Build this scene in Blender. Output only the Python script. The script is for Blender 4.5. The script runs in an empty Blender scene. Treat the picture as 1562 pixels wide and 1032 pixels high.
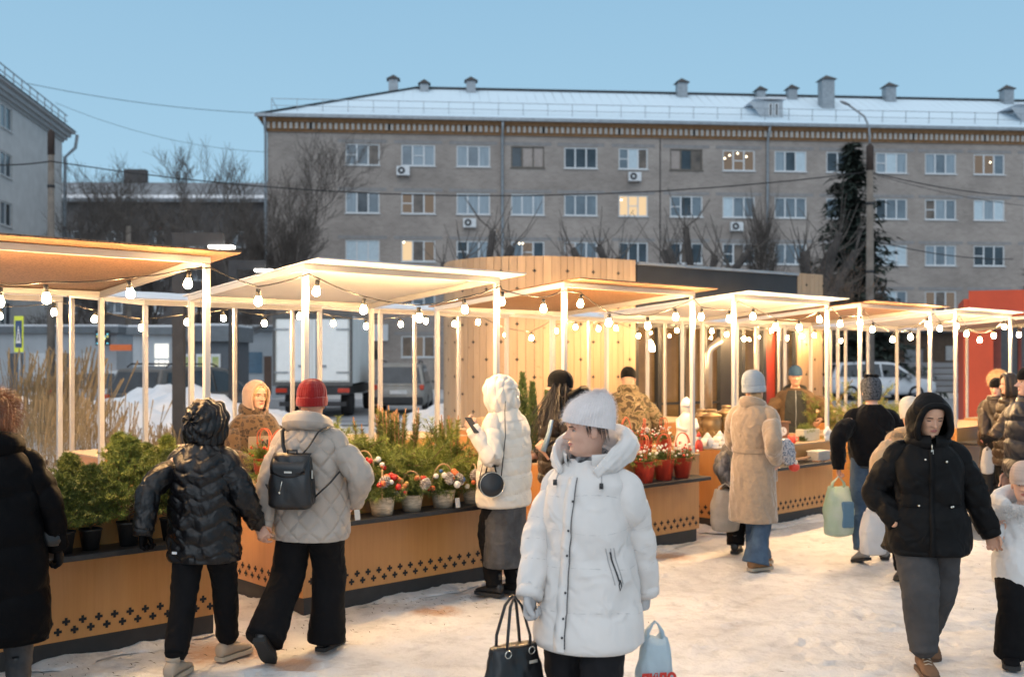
import bpy, bmesh, math, random
import numpy as np
from mathutils import Vector, Matrix
rnd = random.Random(11)
nrs = np.random.RandomState(5)
sc = bpy.context.scene
COL = sc.collection
PI = math.pi
F, CX, HOR, CAMZ = 1600.0, 781.0, 548.0, 1.85   # camera calibration of the place (focal in px, centre, horizon, eye height)

def at(u, v, Y):
    return Vector(((u - CX) / F * Y, Y, CAMZ - (v - HOR) / F * Y))

# ------------------------------------------------------------------ objects
def thing(name, label, cat, loc=(0, 0, 0), rz=0.0, group=None, kind=None):
    o = bpy.data.objects.new(name, None)
    o.empty_display_size = 0.2
    COL.objects.link(o)
    o.location = loc
    o.rotation_euler = (0, 0, rz)
    return tag(o, label, cat, group, kind)

def tag(o, label=None, cat=None, group=None, kind=None):
    if label: o['label'] = label
    if cat: o['category'] = cat
    if group: o['group'] = group
    if kind: o['kind'] = kind
    return o

def dup(root, loc=None, rz=None, label=None, group=None, scale=None):
    r = root.copy(); COL.objects.link(r)
    if loc is not None: r.location = loc
    if rz is not None: r.rotation_euler = (0, 0, rz)
    if scale is not None: r.scale = (scale,) * 3 if isinstance(scale, (int, float)) else scale
    if label: r['label'] = label
    if group: r['group'] = group
    def rec(src, dst):
        for ch in list(src.children):
            c = ch.copy(); COL.objects.link(c); c.parent = dst
            rec(ch, c)
    rec(root, r)
    return r

class MB:
    """collects geometry for ONE mesh object"""
    def __init__(s):
        s.v = []; s.f = []; s.m = []; s.sm = []; s.xf = None
    def add(s, vs, fs, m=0, smooth=False):
        o = len(s.v)
        if s.xf is not None:
            vs = [s.xf @ Vector(p) for p in vs]
        s.v.extend([(float(p[0]), float(p[1]), float(p[2])) for p in vs])
        for f in fs: s.f.append(tuple(i + o for i in f))
        s.m.extend([m] * len(fs)); s.sm.extend([smooth] * len(fs))
    def box(s, c, size, m=0, rz=0.0, rot=None):
        hx, hy, hz = size[0] / 2, size[1] / 2, size[2] / 2
        R = rot if rot is not None else Matrix.Rotation(rz, 3, 'Z')
        c = Vector(c)
        vs = [c + R @ Vector((x * hx, y * hy, z * hz)) for z in (-1, 1) for y in (-1, 1) for x in (-1, 1)]
        s.add(vs, [(0, 2, 3, 1), (4, 5, 7, 6), (0, 1, 5, 4), (2, 6, 7, 3), (0, 4, 6, 2), (1, 3, 7, 5)], m)
    def span(s, x0, x1, y0, y1, z0, z1, m=0):
        s.box(((x0 + x1) / 2, (y0 + y1) / 2, (z0 + z1) / 2), (x1 - x0, y1 - y0, z1 - z0), m)
    def beam(s, a, b, w, h, m=0, up=(0, 0, 1)):
        a = Vector(a); b = Vector(b); t = (b - a)
        L = t.length; t.normalize(); up = Vector(up)
        if abs(t.dot(up)) > .95: up = Vector((0, 1, 0))
        sd = t.cross(up).normalized(); u2 = sd.cross(t).normalized()
        R = Matrix((t, sd, u2)).transposed()
        s.box((a + b) / 2, (L, w, h), m, rot=R)
    def tube(s, pts, r, n=8, m=0, smooth=True, cap=True, flat=1.0, ref=None):
        pts = [Vector(p) for p in pts]; k = len(pts)
        rs = r if hasattr(r, '__len__') else [r] * k
        vs = []; prev = None
        for i, p in enumerate(pts):
            t = (pts[min(i + 1, k - 1)] - pts[max(i - 1, 0)])
            if t.length < 1e-9: t = Vector((0, 0, 1))
            t.normalize()
            if prev is None:
                a = Vector(ref) if ref is not None else (Vector((0, 0, 1)) if abs(t.z) < .9 else Vector((1, 0, 0)))
            else: a = prev
            sd = (a - t * a.dot(t))
            if sd.length < 1e-6: sd = t.orthogonal()
            sd.normalize(); prev = sd; up = t.cross(sd)
            for j in range(n):
                an = 2 * PI * j / n
                vs.append(p + (sd * math.cos(an) * flat + up * math.sin(an)) * rs[i])
        fs = [(i * n + j, i * n + (j + 1) % n, (i + 1) * n + (j + 1) % n, (i + 1) * n + j) for i in range(k - 1) for j in range(n)]
        if cap:
            fs.append(tuple(range(n - 1, -1, -1))); fs.append(tuple((k - 1) * n + j for j in range(n)))
        s.add(vs, fs, m, smooth)
    def lathe(s, prof, n=20, c=(0, 0, 0), m=0, smooth=True, sx=1.0, sy=1.0, square=0.0, cap=True):
        vs = []
        for r, z in prof:
            for j in range(n):
                a = 2 * PI * j / n + PI / n
                k = 1.0
                if square:
                    k = 1 + square * (1 / max(abs(math.cos(a)), abs(math.sin(a))) - 1)
                vs.append((c[0] + r * k * math.cos(a) * sx, c[1] + r * k * math.sin(a) * sy, c[2] + z))
        K = len(prof)
        fs = [(i * n + j, i * n + (j + 1) % n, (i + 1) * n + (j + 1) % n, (i + 1) * n + j) for i in range(K - 1) for j in range(n)]
        if cap:
            fs.append(tuple(range(n - 1, -1, -1))); fs.append(tuple((K - 1) * n + j for j in range(n)))
        s.add(vs, fs, m, smooth)
    def ball(s, c, r, nu=12, nv=8, m=0, R=None):
        rx, ry, rz = (r, r, r) if not hasattr(r, '__len__') else r
        vs = []
        for i in range(nv + 1):
            th = PI * i / nv
            for j in range(nu):
                ph = 2 * PI * j / nu
                p = Vector((rx * math.sin(th) * math.cos(ph), ry * math.sin(th) * math.sin(ph), rz * math.cos(th)))
                if R is not None: p = R @ p
                vs.append((c[0] + p.x, c[1] + p.y, c[2] + p.z))
        fs = [(i * nu + j, (i + 1) * nu + j, (i + 1) * nu + (j + 1) % nu, i * nu + (j + 1) % nu) for i in range(nv) for j in range(nu)]
        s.add(vs, fs, m, True)
    def grid(s, P, closed=True, m=0, smooth=True, cap=False):
        k, n = P.shape[0], P.shape[1]
        fs = []
        jn = n if closed else n - 1
        for i in range(k - 1):
            for j in range(jn):
                fs.append((i * n + j, i * n + (j + 1) % n, (i + 1) * n + (j + 1) % n, (i + 1) * n + j))
        if cap and closed:
            fs.append(tuple(range(n - 1, -1, -1))); fs.append(tuple((k - 1) * n + j for j in range(n)))
        s.add(P.reshape(-1, 3), fs, m, smooth)
    def prism(s, poly, y0, y1, m=0, axis='y'):
        """poly: list of (x,z) outline, extruded along y (or along x when axis='x': (y,z))"""
        n = len(poly)
        if axis == 'y': vs = [(x, y0, z) for x, z in poly] + [(x, y1, z) for x, z in poly]
        elif axis == 'x': vs = [(y0, x, z) for x, z in poly] + [(y1, x, z) for x, z in poly]
        else: vs = [(x, z, y0) for x, z in poly] + [(x, z, y1) for x, z in poly]
        fs = [tuple(range(n)), tuple(range(2 * n - 1, n - 1, -1))]
        fs += [(i, i + n, (i + 1) % n + n, (i + 1) % n) for i in range(n)]
        s.add(vs, fs, m)
    def quad(s, a, b, c, d, m=0):
        s.add([a, b, c, d], [(0, 1, 2, 3)], m)
    def mesh(s, name, fix=True):
        me = bpy.data.meshes.new(name)
        me.from_pydata(s.v, [], s.f)
        me.polygons.foreach_set('material_index', s.m)
        me.polygons.foreach_set('use_smooth', s.sm)
        if fix:
            bm = bmesh.new(); bm.from_mesh(me)
            bmesh.ops.recalc_face_normals(bm, faces=bm.faces)
            bm.to_mesh(me); bm.free()
        me.update()
        return me
    def build(s, name, mats, parent=None, loc=None, rz=None, fix=True, bevel=0):
        me = s.mesh(name, fix)
        for mt in (mats if isinstance(mats, (list, tuple)) else [mats]): me.materials.append(mt)
        o = bpy.data.objects.new(name, me); COL.objects.link(o)
        if parent is not None: o.parent = parent
        if loc is not None: o.location = loc
        if rz is not None: o.rotation_euler = (0, 0, rz)
        if bevel:
            b = o.modifiers.new('bevel', 'BEVEL'); b.width = bevel; b.segments = 2; b.limit_method = 'ANGLE'; b.angle_limit = .7
        return o

def place(name, me, parent=None, loc=(0, 0, 0), rz=0, rot=None, scale=None):
    o = bpy.data.objects.new(name, me); COL.objects.link(o)
    if parent is not None: o.parent = parent
    o.location = loc
    o.rotation_euler = rot if rot is not None else (0, 0, rz)
    if scale is not None: o.scale = scale if hasattr(scale, '__len__') else (scale,) * 3
    return o

def tri_soup(name, V, mats, parent=None, T=None, mi=None, per=3):
    """fast mesh of loose triangles / quads; V is (n, per, 3)"""
    V = np.asarray(V, dtype=np.float32); n = V.shape[0]; per = V.shape[1]
    me = bpy.data.meshes.new(name)
    me.vertices.add(n * per); me.vertices.foreach_set('co', V.reshape(-1))
    me.loops.add(n * per); me.loops.foreach_set('vertex_index', np.arange(n * per, dtype=np.int32))
    me.polygons.add(n); me.polygons.foreach_set('loop_start', np.arange(0, n * per, per, dtype=np.int32))
    try: me.polygons.foreach_set('loop_total', np.full(n, per, dtype=np.int32))
    except Exception: pass
    if mi is not None: me.polygons.foreach_set('material_index', np.asarray(mi, dtype=np.int32))
    me.update(calc_edges=True); me.validate()
    for mt in (mats if isinstance(mats, (list, tuple)) else [mats]): me.materials.append(mt)
    if parent is False: return me
    o = bpy.data.objects.new(name, me); COL.objects.link(o)
    if parent is not None: o.parent = parent
    return o

def fuse(mb, voxel, smooth=4):
    """one continuous skin over overlapping shapes"""
    me = mb.mesh('tmp')
    o = bpy.data.objects.new('tmp', me); COL.objects.link(o)
    r = o.modifiers.new('r', 'REMESH'); r.mode = 'VOXEL'; r.voxel_size = voxel
    if smooth:
        s = o.modifiers.new('s', 'SMOOTH'); s.iterations = smooth; s.factor = .5
    dg = bpy.context.evaluated_depsgraph_get()
    ev = o.evaluated_get(dg); m2 = ev.to_mesh()
    vs = np.empty(len(m2.vertices) * 3); m2.vertices.foreach_get('co', vs)
    fs = [tuple(p.vertices) for p in m2.polygons]
    vs = vs.reshape(-1, 3)
    ev.to_mesh_clear()
    bpy.data.objects.remove(o); bpy.data.meshes.remove(me)
    return vs, fs

# ------------------------------------------------------------------ materials
def nd(nt, typ, loc=(0, 0), **kw):
    n = nt.nodes.new(typ)
    for k, v in kw.items():
        if k.startswith('_'): setattr(n, k[1:], v)
        else: n.inputs[k].default_value = v
    return n

def c4(c): return (c[0], c[1], c[2], 1.0)

def newmat(name):
    m = bpy.data.materials.new(name); m.use_nodes = True
    nt = m.node_tree; b = nt.nodes['Principled BSDF']
    return m, nt, b

def M(name, col, rough=.6, metal=0., var=.12, scale=6., bump=.0, bscale=40., spec=.5, sheen=0., coat=0., stretch=None,
      emit=None, estr=0., col2=None, transl=0., detail=4., bdist=.01, alpha=None, trans=0., wr=0., wscale=9.):
    m, nt, b = newmat(name); L = nt.links
    tc = nd(nt, 'ShaderNodeTexCoord')
    mp = nd(nt, 'ShaderNodeMapping'); L.new(tc.outputs['Object'], mp.inputs['Vector'])
    if stretch: mp.inputs['Scale'].default_value = stretch
    nz = nd(nt, 'ShaderNodeTexNoise', Scale=scale, Detail=detail, Roughness=.6)
    L.new(mp.outputs[0], nz.inputs['Vector'])
    rp = nd(nt, 'ShaderNodeValToRGB')
    c2 = col2 if col2 is not None else [min(1, x * (1 + var)) for x in col]
    c1 = col if col2 is not None else [x * (1 - var) for x in col]
    rp.color_ramp.elements[0].position = .32; rp.color_ramp.elements[1].position = .68
    rp.color_ramp.elements[0].color = c4(c1); rp.color_ramp.elements[1].color = c4(c2)
    L.new(nz.outputs['Fac'], rp.inputs[0]); L.new(rp.outputs[0], b.inputs['Base Color'])
    b.inputs['Roughness'].default_value = rough; b.inputs['Metallic'].default_value = metal
    b.inputs['Specular IOR Level'].default_value = spec
    if sheen:
        b.inputs['Sheen Weight'].default_value = sheen; b.inputs['Sheen Roughness'].default_value = .5
    if coat: b.inputs['Coat Weight'].default_value = coat; b.inputs['Coat Roughness'].default_value = .15
    if trans: b.inputs['Transmission Weight'].default_value = trans
    if bump:
        n2 = nd(nt, 'ShaderNodeTexNoise', Scale=bscale, Detail=5., Roughness=.65); L.new(mp.outputs[0], n2.inputs['Vector'])
        bp = nd(nt, 'ShaderNodeBump', Strength=bump, Distance=bdist); L.new(n2.outputs['Fac'], bp.inputs['Height'])
        L.new(bp.outputs[0], b.inputs['Normal'])
        if wr:
            n3 = nd(nt, 'ShaderNodeTexNoise', Scale=wscale, Detail=3., Roughness=.55, Distortion=1.1); n3.noise_type = 'RIDGED_MULTIFRACTAL'; L.new(mp.outputs[0], n3.inputs['Vector'])
            b3 = nd(nt, 'ShaderNodeBump', Strength=wr, Distance=.03); L.new(n3.outputs['Fac'], b3.inputs['Height']); L.new(b3.outputs[0], bp.inputs['Normal'])
    if emit is not None:
        b.inputs['Emission Color'].default_value = c4(emit); b.inputs['Emission Strength'].default_value = estr
    if alpha is not None: b.inputs['Alpha'].default_value = alpha
    if transl:
        tr = nd(nt, 'ShaderNodeBsdfTranslucent'); L.new(rp.outputs[0], tr.inputs['Color'])
        mx = nd(nt, 'ShaderNodeMixShader', Fac=transl)
        out = nt.nodes['Material Output']
        L.new(b.outputs[0], mx.inputs[1]); L.new(tr.outputs[0], mx.inputs[2]); L.new(mx.outputs[0], out.inputs['Surface'])
    return m

def emis(name, col, s):
    m = bpy.data.materials.new(name); m.use_nodes = True; nt = m.node_tree
    nt.nodes.remove(nt.nodes['Principled BSDF'])
    e = nd(nt, 'ShaderNodeEmission', Color=c4(col), Strength=s)
    nt.links.new(e.outputs[0], nt.nodes['Material Output'].inputs['Surface'])
    return m

def ramp(nt, fac, stops, interp='LINEAR'):
    r = nd(nt, 'ShaderNodeValToRGB'); cr = r.color_ramp; cr.interpolation = interp
    cr.elements[0].position = stops[0][0]; cr.elements[0].color = c4(stops[0][1])
    cr.elements[1].position = stops[-1][0]; cr.elements[1].color = c4(stops[-1][1])
    for p, c in stops[1:-1]:
        e = cr.elements.new(p); e.color = c4(c)
    nt.links.new(fac, r.inputs[0]); return r

def mixc(nt, fac, a, b, mode='MIX'):
    n = nt.nodes.new('ShaderNodeMix'); n.data_type = 'RGBA'; n.blend_type = mode
    for sock, val in ((n.inputs[0], fac), (n.inputs[6], a), (n.inputs[7], b)):
        if hasattr(val, 'is_output') or hasattr(val, 'links'): nt.links.new(val, sock)
        elif isinstance(val, (int, float)): sock.default_value = val
        else: sock.default_value = c4(val)
    return n.outputs[2]

def text_mesh(txt, size, depth=.002, name='lettering', bold=0.):
    cu = bpy.data.curves.new('t', 'FONT'); cu.body = txt; cu.size = size; cu.extrude = depth; cu.offset = bold
    cu.align_x = 'CENTER'; cu.align_y = 'CENTER'; cu.resolution_u = 3
    o = bpy.data.objects.new('t', cu); COL.objects.link(o)
    dg = bpy.context.evaluated_depsgraph_get()
    me = bpy.data.meshes.new_from_object(o.evaluated_get(dg))
    me.name = name
    bpy.data.objects.remove(o); bpy.data.curves.remove(cu)
    return me

# ------------------------------------------------------------------ camera, world, sun
cam = bpy.data.cameras.new('camera'); camo = bpy.data.objects.new('camera', cam); COL.objects.link(camo)
camo.location = (0, 0, CAMZ); camo.rotation_euler = (PI / 2, 0, 0)
cam.sensor_width = 36; cam.lens = F / 1562 * 36; cam.shift_y = (HOR - 516) / 1562
cam.clip_start = .05; cam.clip_end = 3000
cam.dof.use_dof = True; cam.dof.focus_distance = 6.2; cam.dof.aperture_fstop = 2.3
sc.camera = camo
sc.view_settings.view_transform = 'Standard'; sc.view_settings.look = 'None'
sc.view_settings.exposure = 0; sc.view_settings.gamma = 1
try:
    sc.cycles.use_denoising = True
    sc.cycles.sample_clamp_indirect = 6
    sc.cycles.max_bounces = 8; sc.cycles.caustics_reflective = False; sc.cycles.caustics_refractive = False
    sc.cycles.use_light_tree = True
except Exception: pass

w = bpy.data.worlds.new('World'); sc.world = w; w.use_nodes = True
nt = w.node_tree; bg = nt.nodes['Background']
tc = nd(nt, 'ShaderNodeTexCoord'); sp = nd(nt, 'ShaderNodeSeparateXYZ'); nt.links.new(tc.outputs['Generated'], sp.inputs[0])
nz = nd(nt, 'ShaderNodeTexNoise', Scale=2.2, Detail=3.); nt.links.new(tc.outputs['Generated'], nz.inputs['Vector'])
ma = nd(nt, 'ShaderNodeMath', _operation='MULTIPLY_ADD'); ma.inputs[1].default_value = .05
nt.links.new(nz.outputs['Fac'], ma.inputs[0]); nt.links.new(sp.outputs['Z'], ma.inputs[2])
sky = ramp(nt, ma.outputs[0], [(0., (.32, .50, .66)), (.12, (.405, .64, .82)), (.24, (.355, .59, .78)), (.36, (.30, .53, .735)),
                              (.55, (.64, .69, .75)), (1., (.78, .80, .82))])
nsk = nd(nt, 'ShaderNodeTexSky'); nsk.sky_type = 'NISHITA'; nsk.sun_disc = False
nsk.sun_elevation = math.radians(3); nsk.sun_rotation = math.radians(194)
skyc = mixc(nt, .004, sky.outputs[0], nsk.outputs[0], 'ADD')
nt.links.new(skyc, bg.inputs['Color']); bg.inputs['Strength'].default_value = 1.0

sun = bpy.data.lights.new('sun', 'SUN'); sun.energy = .85; sun.angle = math.radians(60); sun.color = (.94, .96, 1.)
suno = bpy.data.objects.new('sun', sun); COL.objects.link(suno)
suno.rotation_euler = (math.radians(60), 0, math.radians(-14))
# ------------------------------------------------------------------ ground
def fnoise(x, y, z=0.): return noise_(Vector((x, y, z)))
from mathutils import noise as _mn
noise_ = _mn.noise

def snow_mat():
    m, nt, b = newmat('trampled_snow'); L = nt.links
    tc = nd(nt, 'ShaderNodeTexCoord')
    n1 = nd(nt, 'ShaderNodeTexNoise', Scale=.9, Detail=6., Roughness=.62); L.new(tc.outputs['Object'], n1.inputs['Vector'])
    n2 = nd(nt, 'ShaderNodeTexNoise', Scale=6., Detail=6., Roughness=.7); L.new(tc.outputs['Object'], n2.inputs['Vector'])
    mp = nd(nt, 'ShaderNodeMapping'); mp.inputs['Rotation'].default_value = (0, 0, .8); mp.inputs['Scale'].default_value = (1, 3.2, 1)
    L.new(tc.outputs['Object'], mp.inputs[0])
    n3 = nd(nt, 'ShaderNodeTexNoise', Scale=1.6, Detail=5., Roughness=.65); L.new(mp.outputs[0], n3.inputs['Vector'])
    n5 = nd(nt, 'ShaderNodeTexNoise', Scale=48., Detail=3., Roughness=.7); L.new(tc.outputs['Object'], n5.inputs['Vector'])
    a = ramp(nt, n1.outputs['Fac'], [(.30, (.54, .535, .54)), (.46, (.66, .655, .65)), (.66, (.77, .765, .76))])
    bb = ramp(nt, n2.outputs['Fac'], [(.28, (.55, .54, .54)), (.5, (.92, .92, .92)), (.75, (1, 1, 1))])
    c = mixc(nt, .75, a.outputs[0], bb.outputs[0], 'MULTIPLY')
    d = ramp(nt, n3.outputs['Fac'], [(.62, (0, 0, 0)), (.70, (.35, .35, .35)), (.80, (.6, .6, .6))])
    c = mixc(nt, d.outputs[0], c, (.40, .33, .27))
    e = ramp(nt, n5.outputs['Fac'], [(.68, (0, 0, 0)), (.74, (.5, .5, .5))])
    c = mixc(nt, e.outputs[0], c, (.30, .25, .20))
    # spilled orange sand in a few trodden spots
    for (sx, sy, r_) in ((-1.85, 6.75, .50), (-1.35, 6.45, .26), (-.55, 7.75, .28), (1.5, 9.9, .3), (.1, 8.3, .3)):
        dv = nd(nt, 'ShaderNodeVectorMath', _operation='DISTANCE'); dv.inputs[1].default_value = (sx, sy, 0)
        L.new(tc.outputs['Object'], dv.inputs[0]); mr = nd(nt, 'ShaderNodeMapRange'); mr.inputs['From Min'].default_value = r_ * 1.3; mr.inputs['From Max'].default_value = r_ * .2
        L.new(dv.outputs['Value'], mr.inputs['Value']); mm = nd(nt, 'ShaderNodeMath', _operation='MULTIPLY'); L.new(mr.outputs[0], mm.inputs[0]); L.new(n2.outputs['Fac'], mm.inputs[1])
        rr = ramp(nt, mm.outputs[0], [(.22, (0, 0, 0)), (.44, (.8, .8, .8))]); c = mixc(nt, rr.outputs[0], c, (.38, .20, .10))
    L.new(c, b.inputs['Base Color']); b.inputs['Roughness'].default_value = .5; b.inputs['Specular IOR Level'].default_value = .4
    v = nd(nt, 'ShaderNodeTexNoise', Scale=4.2, Detail=4., Roughness=.55); L.new(tc.outputs['Object'], v.inputs['Vector'])
    b1 = nd(nt, 'ShaderNodeBump', Strength=.5, Distance=.08); L.new(v.outputs['Fac'], b1.inputs['Height'])
    b2 = nd(nt, 'ShaderNodeBump', Strength=.8, Distance=.03); L.new(n2.outputs['Fac'], b2.inputs['Height']); L.new(b1.outputs[0], b2.inputs['Normal'])
    n6 = nd(nt, 'ShaderNodeTexNoise', Scale=38., Detail=4., Roughness=.7); L.new(tc.outputs['Object'], n6.inputs['Vector'])
    vo = nd(nt, 'ShaderNodeTexVoronoi', Scale=5.5); vo.feature = 'SMOOTH_F1'; L.new(tc.outputs['Object'], vo.inputs['Vector'])
    bv = nd(nt, 'ShaderNodeBump', Strength=.25, Distance=.05); L.new(vo.outputs['Distance'], bv.inputs['Height']); L.new(bv.outputs[0], b1.inputs['Normal'])
    b3 = nd(nt, 'ShaderNodeBump', Strength=.6, Distance=.010); L.new(n6.outputs['Fac'], b3.inputs['Height']); L.new(b2.outputs[0], b3.inputs['Normal'])
    L.new(b3.outputs[0], b.inputs['Normal'])
    return m
SNOWG = snow_mat()
SNOW = M('fresh_snow', (.74, .76, .80), .6, var=.06, scale=3., bump=.5, bscale=14., bdist=.05)
DIRT = M('orange_sand', (.42, .25, .13), .9, var=.3, scale=30., bump=.4)

xs = np.unique(np.concatenate([np.linspace(-260, 260, 40), np.linspace(-30, 30, 80), np.linspace(-4.2, 5.6, 270)]))
ys = np.unique(np.concatenate([np.linspace(-30, 600, 50), np.linspace(0, 40, 60), np.linspace(4.2, 12.2, 230)]))
def ground_z(x, y):
    near = 1.0 if (-8 < x < 12 and 2 < y < 20) else .4
    z = .016 * noise_(Vector((x * 1.1, y * 1.1, 0))) + .011 * noise_(Vector((x * 4.3, y * 4.3, 3))) + .006 * noise_(Vector((x * 11, y * 11, 9)))
    return z * near - .012
G = MB()
P = np.zeros((len(ys), len(xs), 3))
for i, y in enumerate(ys):
    for j, x in enumerate(xs):
        P[i, j] = (x, y, ground_z(x, y))
# boot prints trodden into the near snow
frs = np.random.RandomState(21); xx, yy = P[:, :, 0], P[:, :, 1]
for k in range(420):
    fx, fy = frs.uniform(-3.2, 5.), frs.uniform(4.4, 11.8)
    a = frs.choice([frs.normal(.83, .35), frs.normal(2.4, .9)]); ca, sa = math.cos(a), math.sin(a); sc_ = frs.uniform(.8, 1.1)
    u_ = (xx - fx) * ca + (yy - fy) * sa; v_ = -(xx - fx) * sa + (yy - fy) * ca
    r = (np.abs(u_) / (.145 * sc_)) ** 3 + (np.abs(v_) / (.055 * sc_)) ** 3
    m = r < 6
    if not m.any(): continue
    P[:, :, 2] += np.where(m, -.017 * np.exp(-r ** 2) + .009 * np.exp(-((r - 2.0) / .9) ** 2), 0) * frs.uniform(.5, 1.1)
G.grid(P, closed=False)
tag(G.build('ground', SNOWG, fix=False), kind='structure')

# snow-covered verge behind the stalls (a low bank) and the road beyond
def mound(name, cx, cy, sx, sy, h, seed, mat=SNOW, n=60, rough=.28):
    P = np.zeros((n, n, 3))
    for i in range(n):
        for j in range(n):
            a = (i / (n - 1) * 2 - 1); b = (j / (n - 1) * 2 - 1)
            r = max(0., 1 - (abs(a) ** 2.4)) * max(0., 1 - (abs(b) ** 2.4))
            x = cx + b * sx; y = cy + a * sy
            z = h * r * (1 + rough * 2 * noise_(Vector((x * .7 + seed, y * .7, 0))) + rough * noise_(Vector((x * 2.3, y * 2.3, seed)))) - .06 + .03 * noise_(Vector((x * 4, y * 4, seed)))
            P[i, j] = (x, y, z)
    mb = MB(); mb.grid(P, closed=False)
    return tag(mb.build(name, mat, fix=False), kind='structure')
mound('snow_bank', -7.2, 20.5, 4.6, 4.6, 1.05, 1.3)
mound('snow_bank', -13.8, 18.5, 4.0, 4.2, .7, 4.1)
mound('snow_bank', -1.2, 23.5, 2.2, 1.1, .75, 2.2)
mound('snow_bank', 6.2, 20.8, 1.4, 1.6, .78, 7.2)
mound('snow_bank', -3.6, 16.6, 1.8, 1.6, .28, 9.2)

ROADM = M('slushy_asphalt', (.16, .17, .19), .5, var=.3, scale=1.1, bump=.4, bscale=6., col2=(.42, .44, .47), stretch=(.25, 1.6, 1))
mb = MB(); mb.quad((-120, 27.5, 0.022), (140, 31.5, 0.022), (140, 52, .022), (-120, 46, .022))
tag(mb.build('road', ROADM), kind='structure')

# scattered needles and twigs on the trodden snow
LITTER = M('litter', (.07, .06, .03), .9, var=.5, scale=9.)
V = []
for k in range(520):
    t = nrs.rand() * 6.2; n_ = -abs(nrs.normal(0, .45)) - .05
    bx, by = -3.44 + .735 * t, 5.84 + .678 * t
    x = bx - .678 * n_ * -1 * -1; y = by + .735 * n_
    x = bx + .678 * abs(n_); y = by - .735 * abs(n_)
    if k % 7 == 0: x = nrs.uniform(-2, 5); y = nrs.uniform(4.6, 12)
    a = nrs.rand() * PI; l = nrs.uniform(.008, .035); ww = nrs.uniform(.002, .005)
    dx, dy = math.cos(a), math.sin(a); z = .014 + ground_z(x, y)+.006
    V.append([(x - dx * l, y - dy * l, z), (x + dy * ww, y - dx * ww, z + .004), (x + dx * l, y + dy * l, z + .002)])
tag(tri_soup('litter', V, LITTER), kind='stuff')

# ------------------------------------------------------------------ buildings
def brick_mat(name, c1, c2, mortar, sx=4., bump=.35, stain=.35):
    m, nt, b = newmat(name); L = nt.links
    tc = nd(nt, 'ShaderNodeTexCoord'); mp = nd(nt, 'ShaderNodeMapping'); L.new(tc.outputs['Object'], mp.inputs[0])
    mp.inputs['Rotation'].default_value = (PI / 2, 0, 0)
    br = nd(nt, 'ShaderNodeTexBrick', Scale=sx); br.inputs['Color1'].default_value = c4(c1); br.inputs['Color2'].default_value = c4(c2); br.inputs['Mortar'].default_value = c4(mortar)
    br.inputs['Mortar Size'].default_value = .03; br.inputs['Brick Width'].default_value = 1.0; br.inputs['Row Height'].default_value = .38
    L.new(mp.outputs[0], br.inputs['Vector'])
    n1 = nd(nt, 'ShaderNodeTexNoise', Scale=.35, Detail=6., Roughness=.65); L.new(tc.outputs['Object'], n1.inputs['Vector'])
    st = ramp(nt, n1.outputs['Fac'], [(.3, (1 - stain,) * 3), (.65, (1, 1, 1))])
    c = mixc(nt, 1., br.outputs['Color'], st.outputs[0], 'MULTIPLY')
    L.new(c, b.inputs['Base Color']); b.inputs['Roughness'].default_value = .9; b.inputs['Specular IOR Level'].default_value = .2
    return m
BRICK = brick_mat('pale_brick', (.40, .350, .318), (.335, .29, .265), (.455, .41, .375), sx=3.0, stain=.32)
DKBRICK = brick_mat('grey_brick', (.12, .11, .11), (.09, .085, .085), (.14, .13, .13))
RENDER_ = M('white_wall', (.56, .57, .58), .9, var=.08, scale=1.5, bump=.2, bscale=30.)
OCHRE = M('ochre_cornice', (.30, .17, .085), .9, var=.2, scale=4.)
PALEST = M('pale_stone', (.46, .43, .40), .9, var=.12, scale=3.)
LINTEL = M('lintel_concrete', (.27, .26, .26), .9, var=.15, scale=3.)
DARKGAP = M('dark_gap', (.02, .02, .022), .9)
PVC = M('white_plastic', (.66, .68, .70), .45, var=.05)
OLDWOOD = M('old_brown_frame', (.15, .13, .11), .7, var=.2)
METAL = M('galvanised_metal', (.30, .33, .36), .5, .5, var=.15, scale=5.)
DKMETAL = M('dark_metal', (.035, .036, .04), .5, .3, var=.2)
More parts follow.
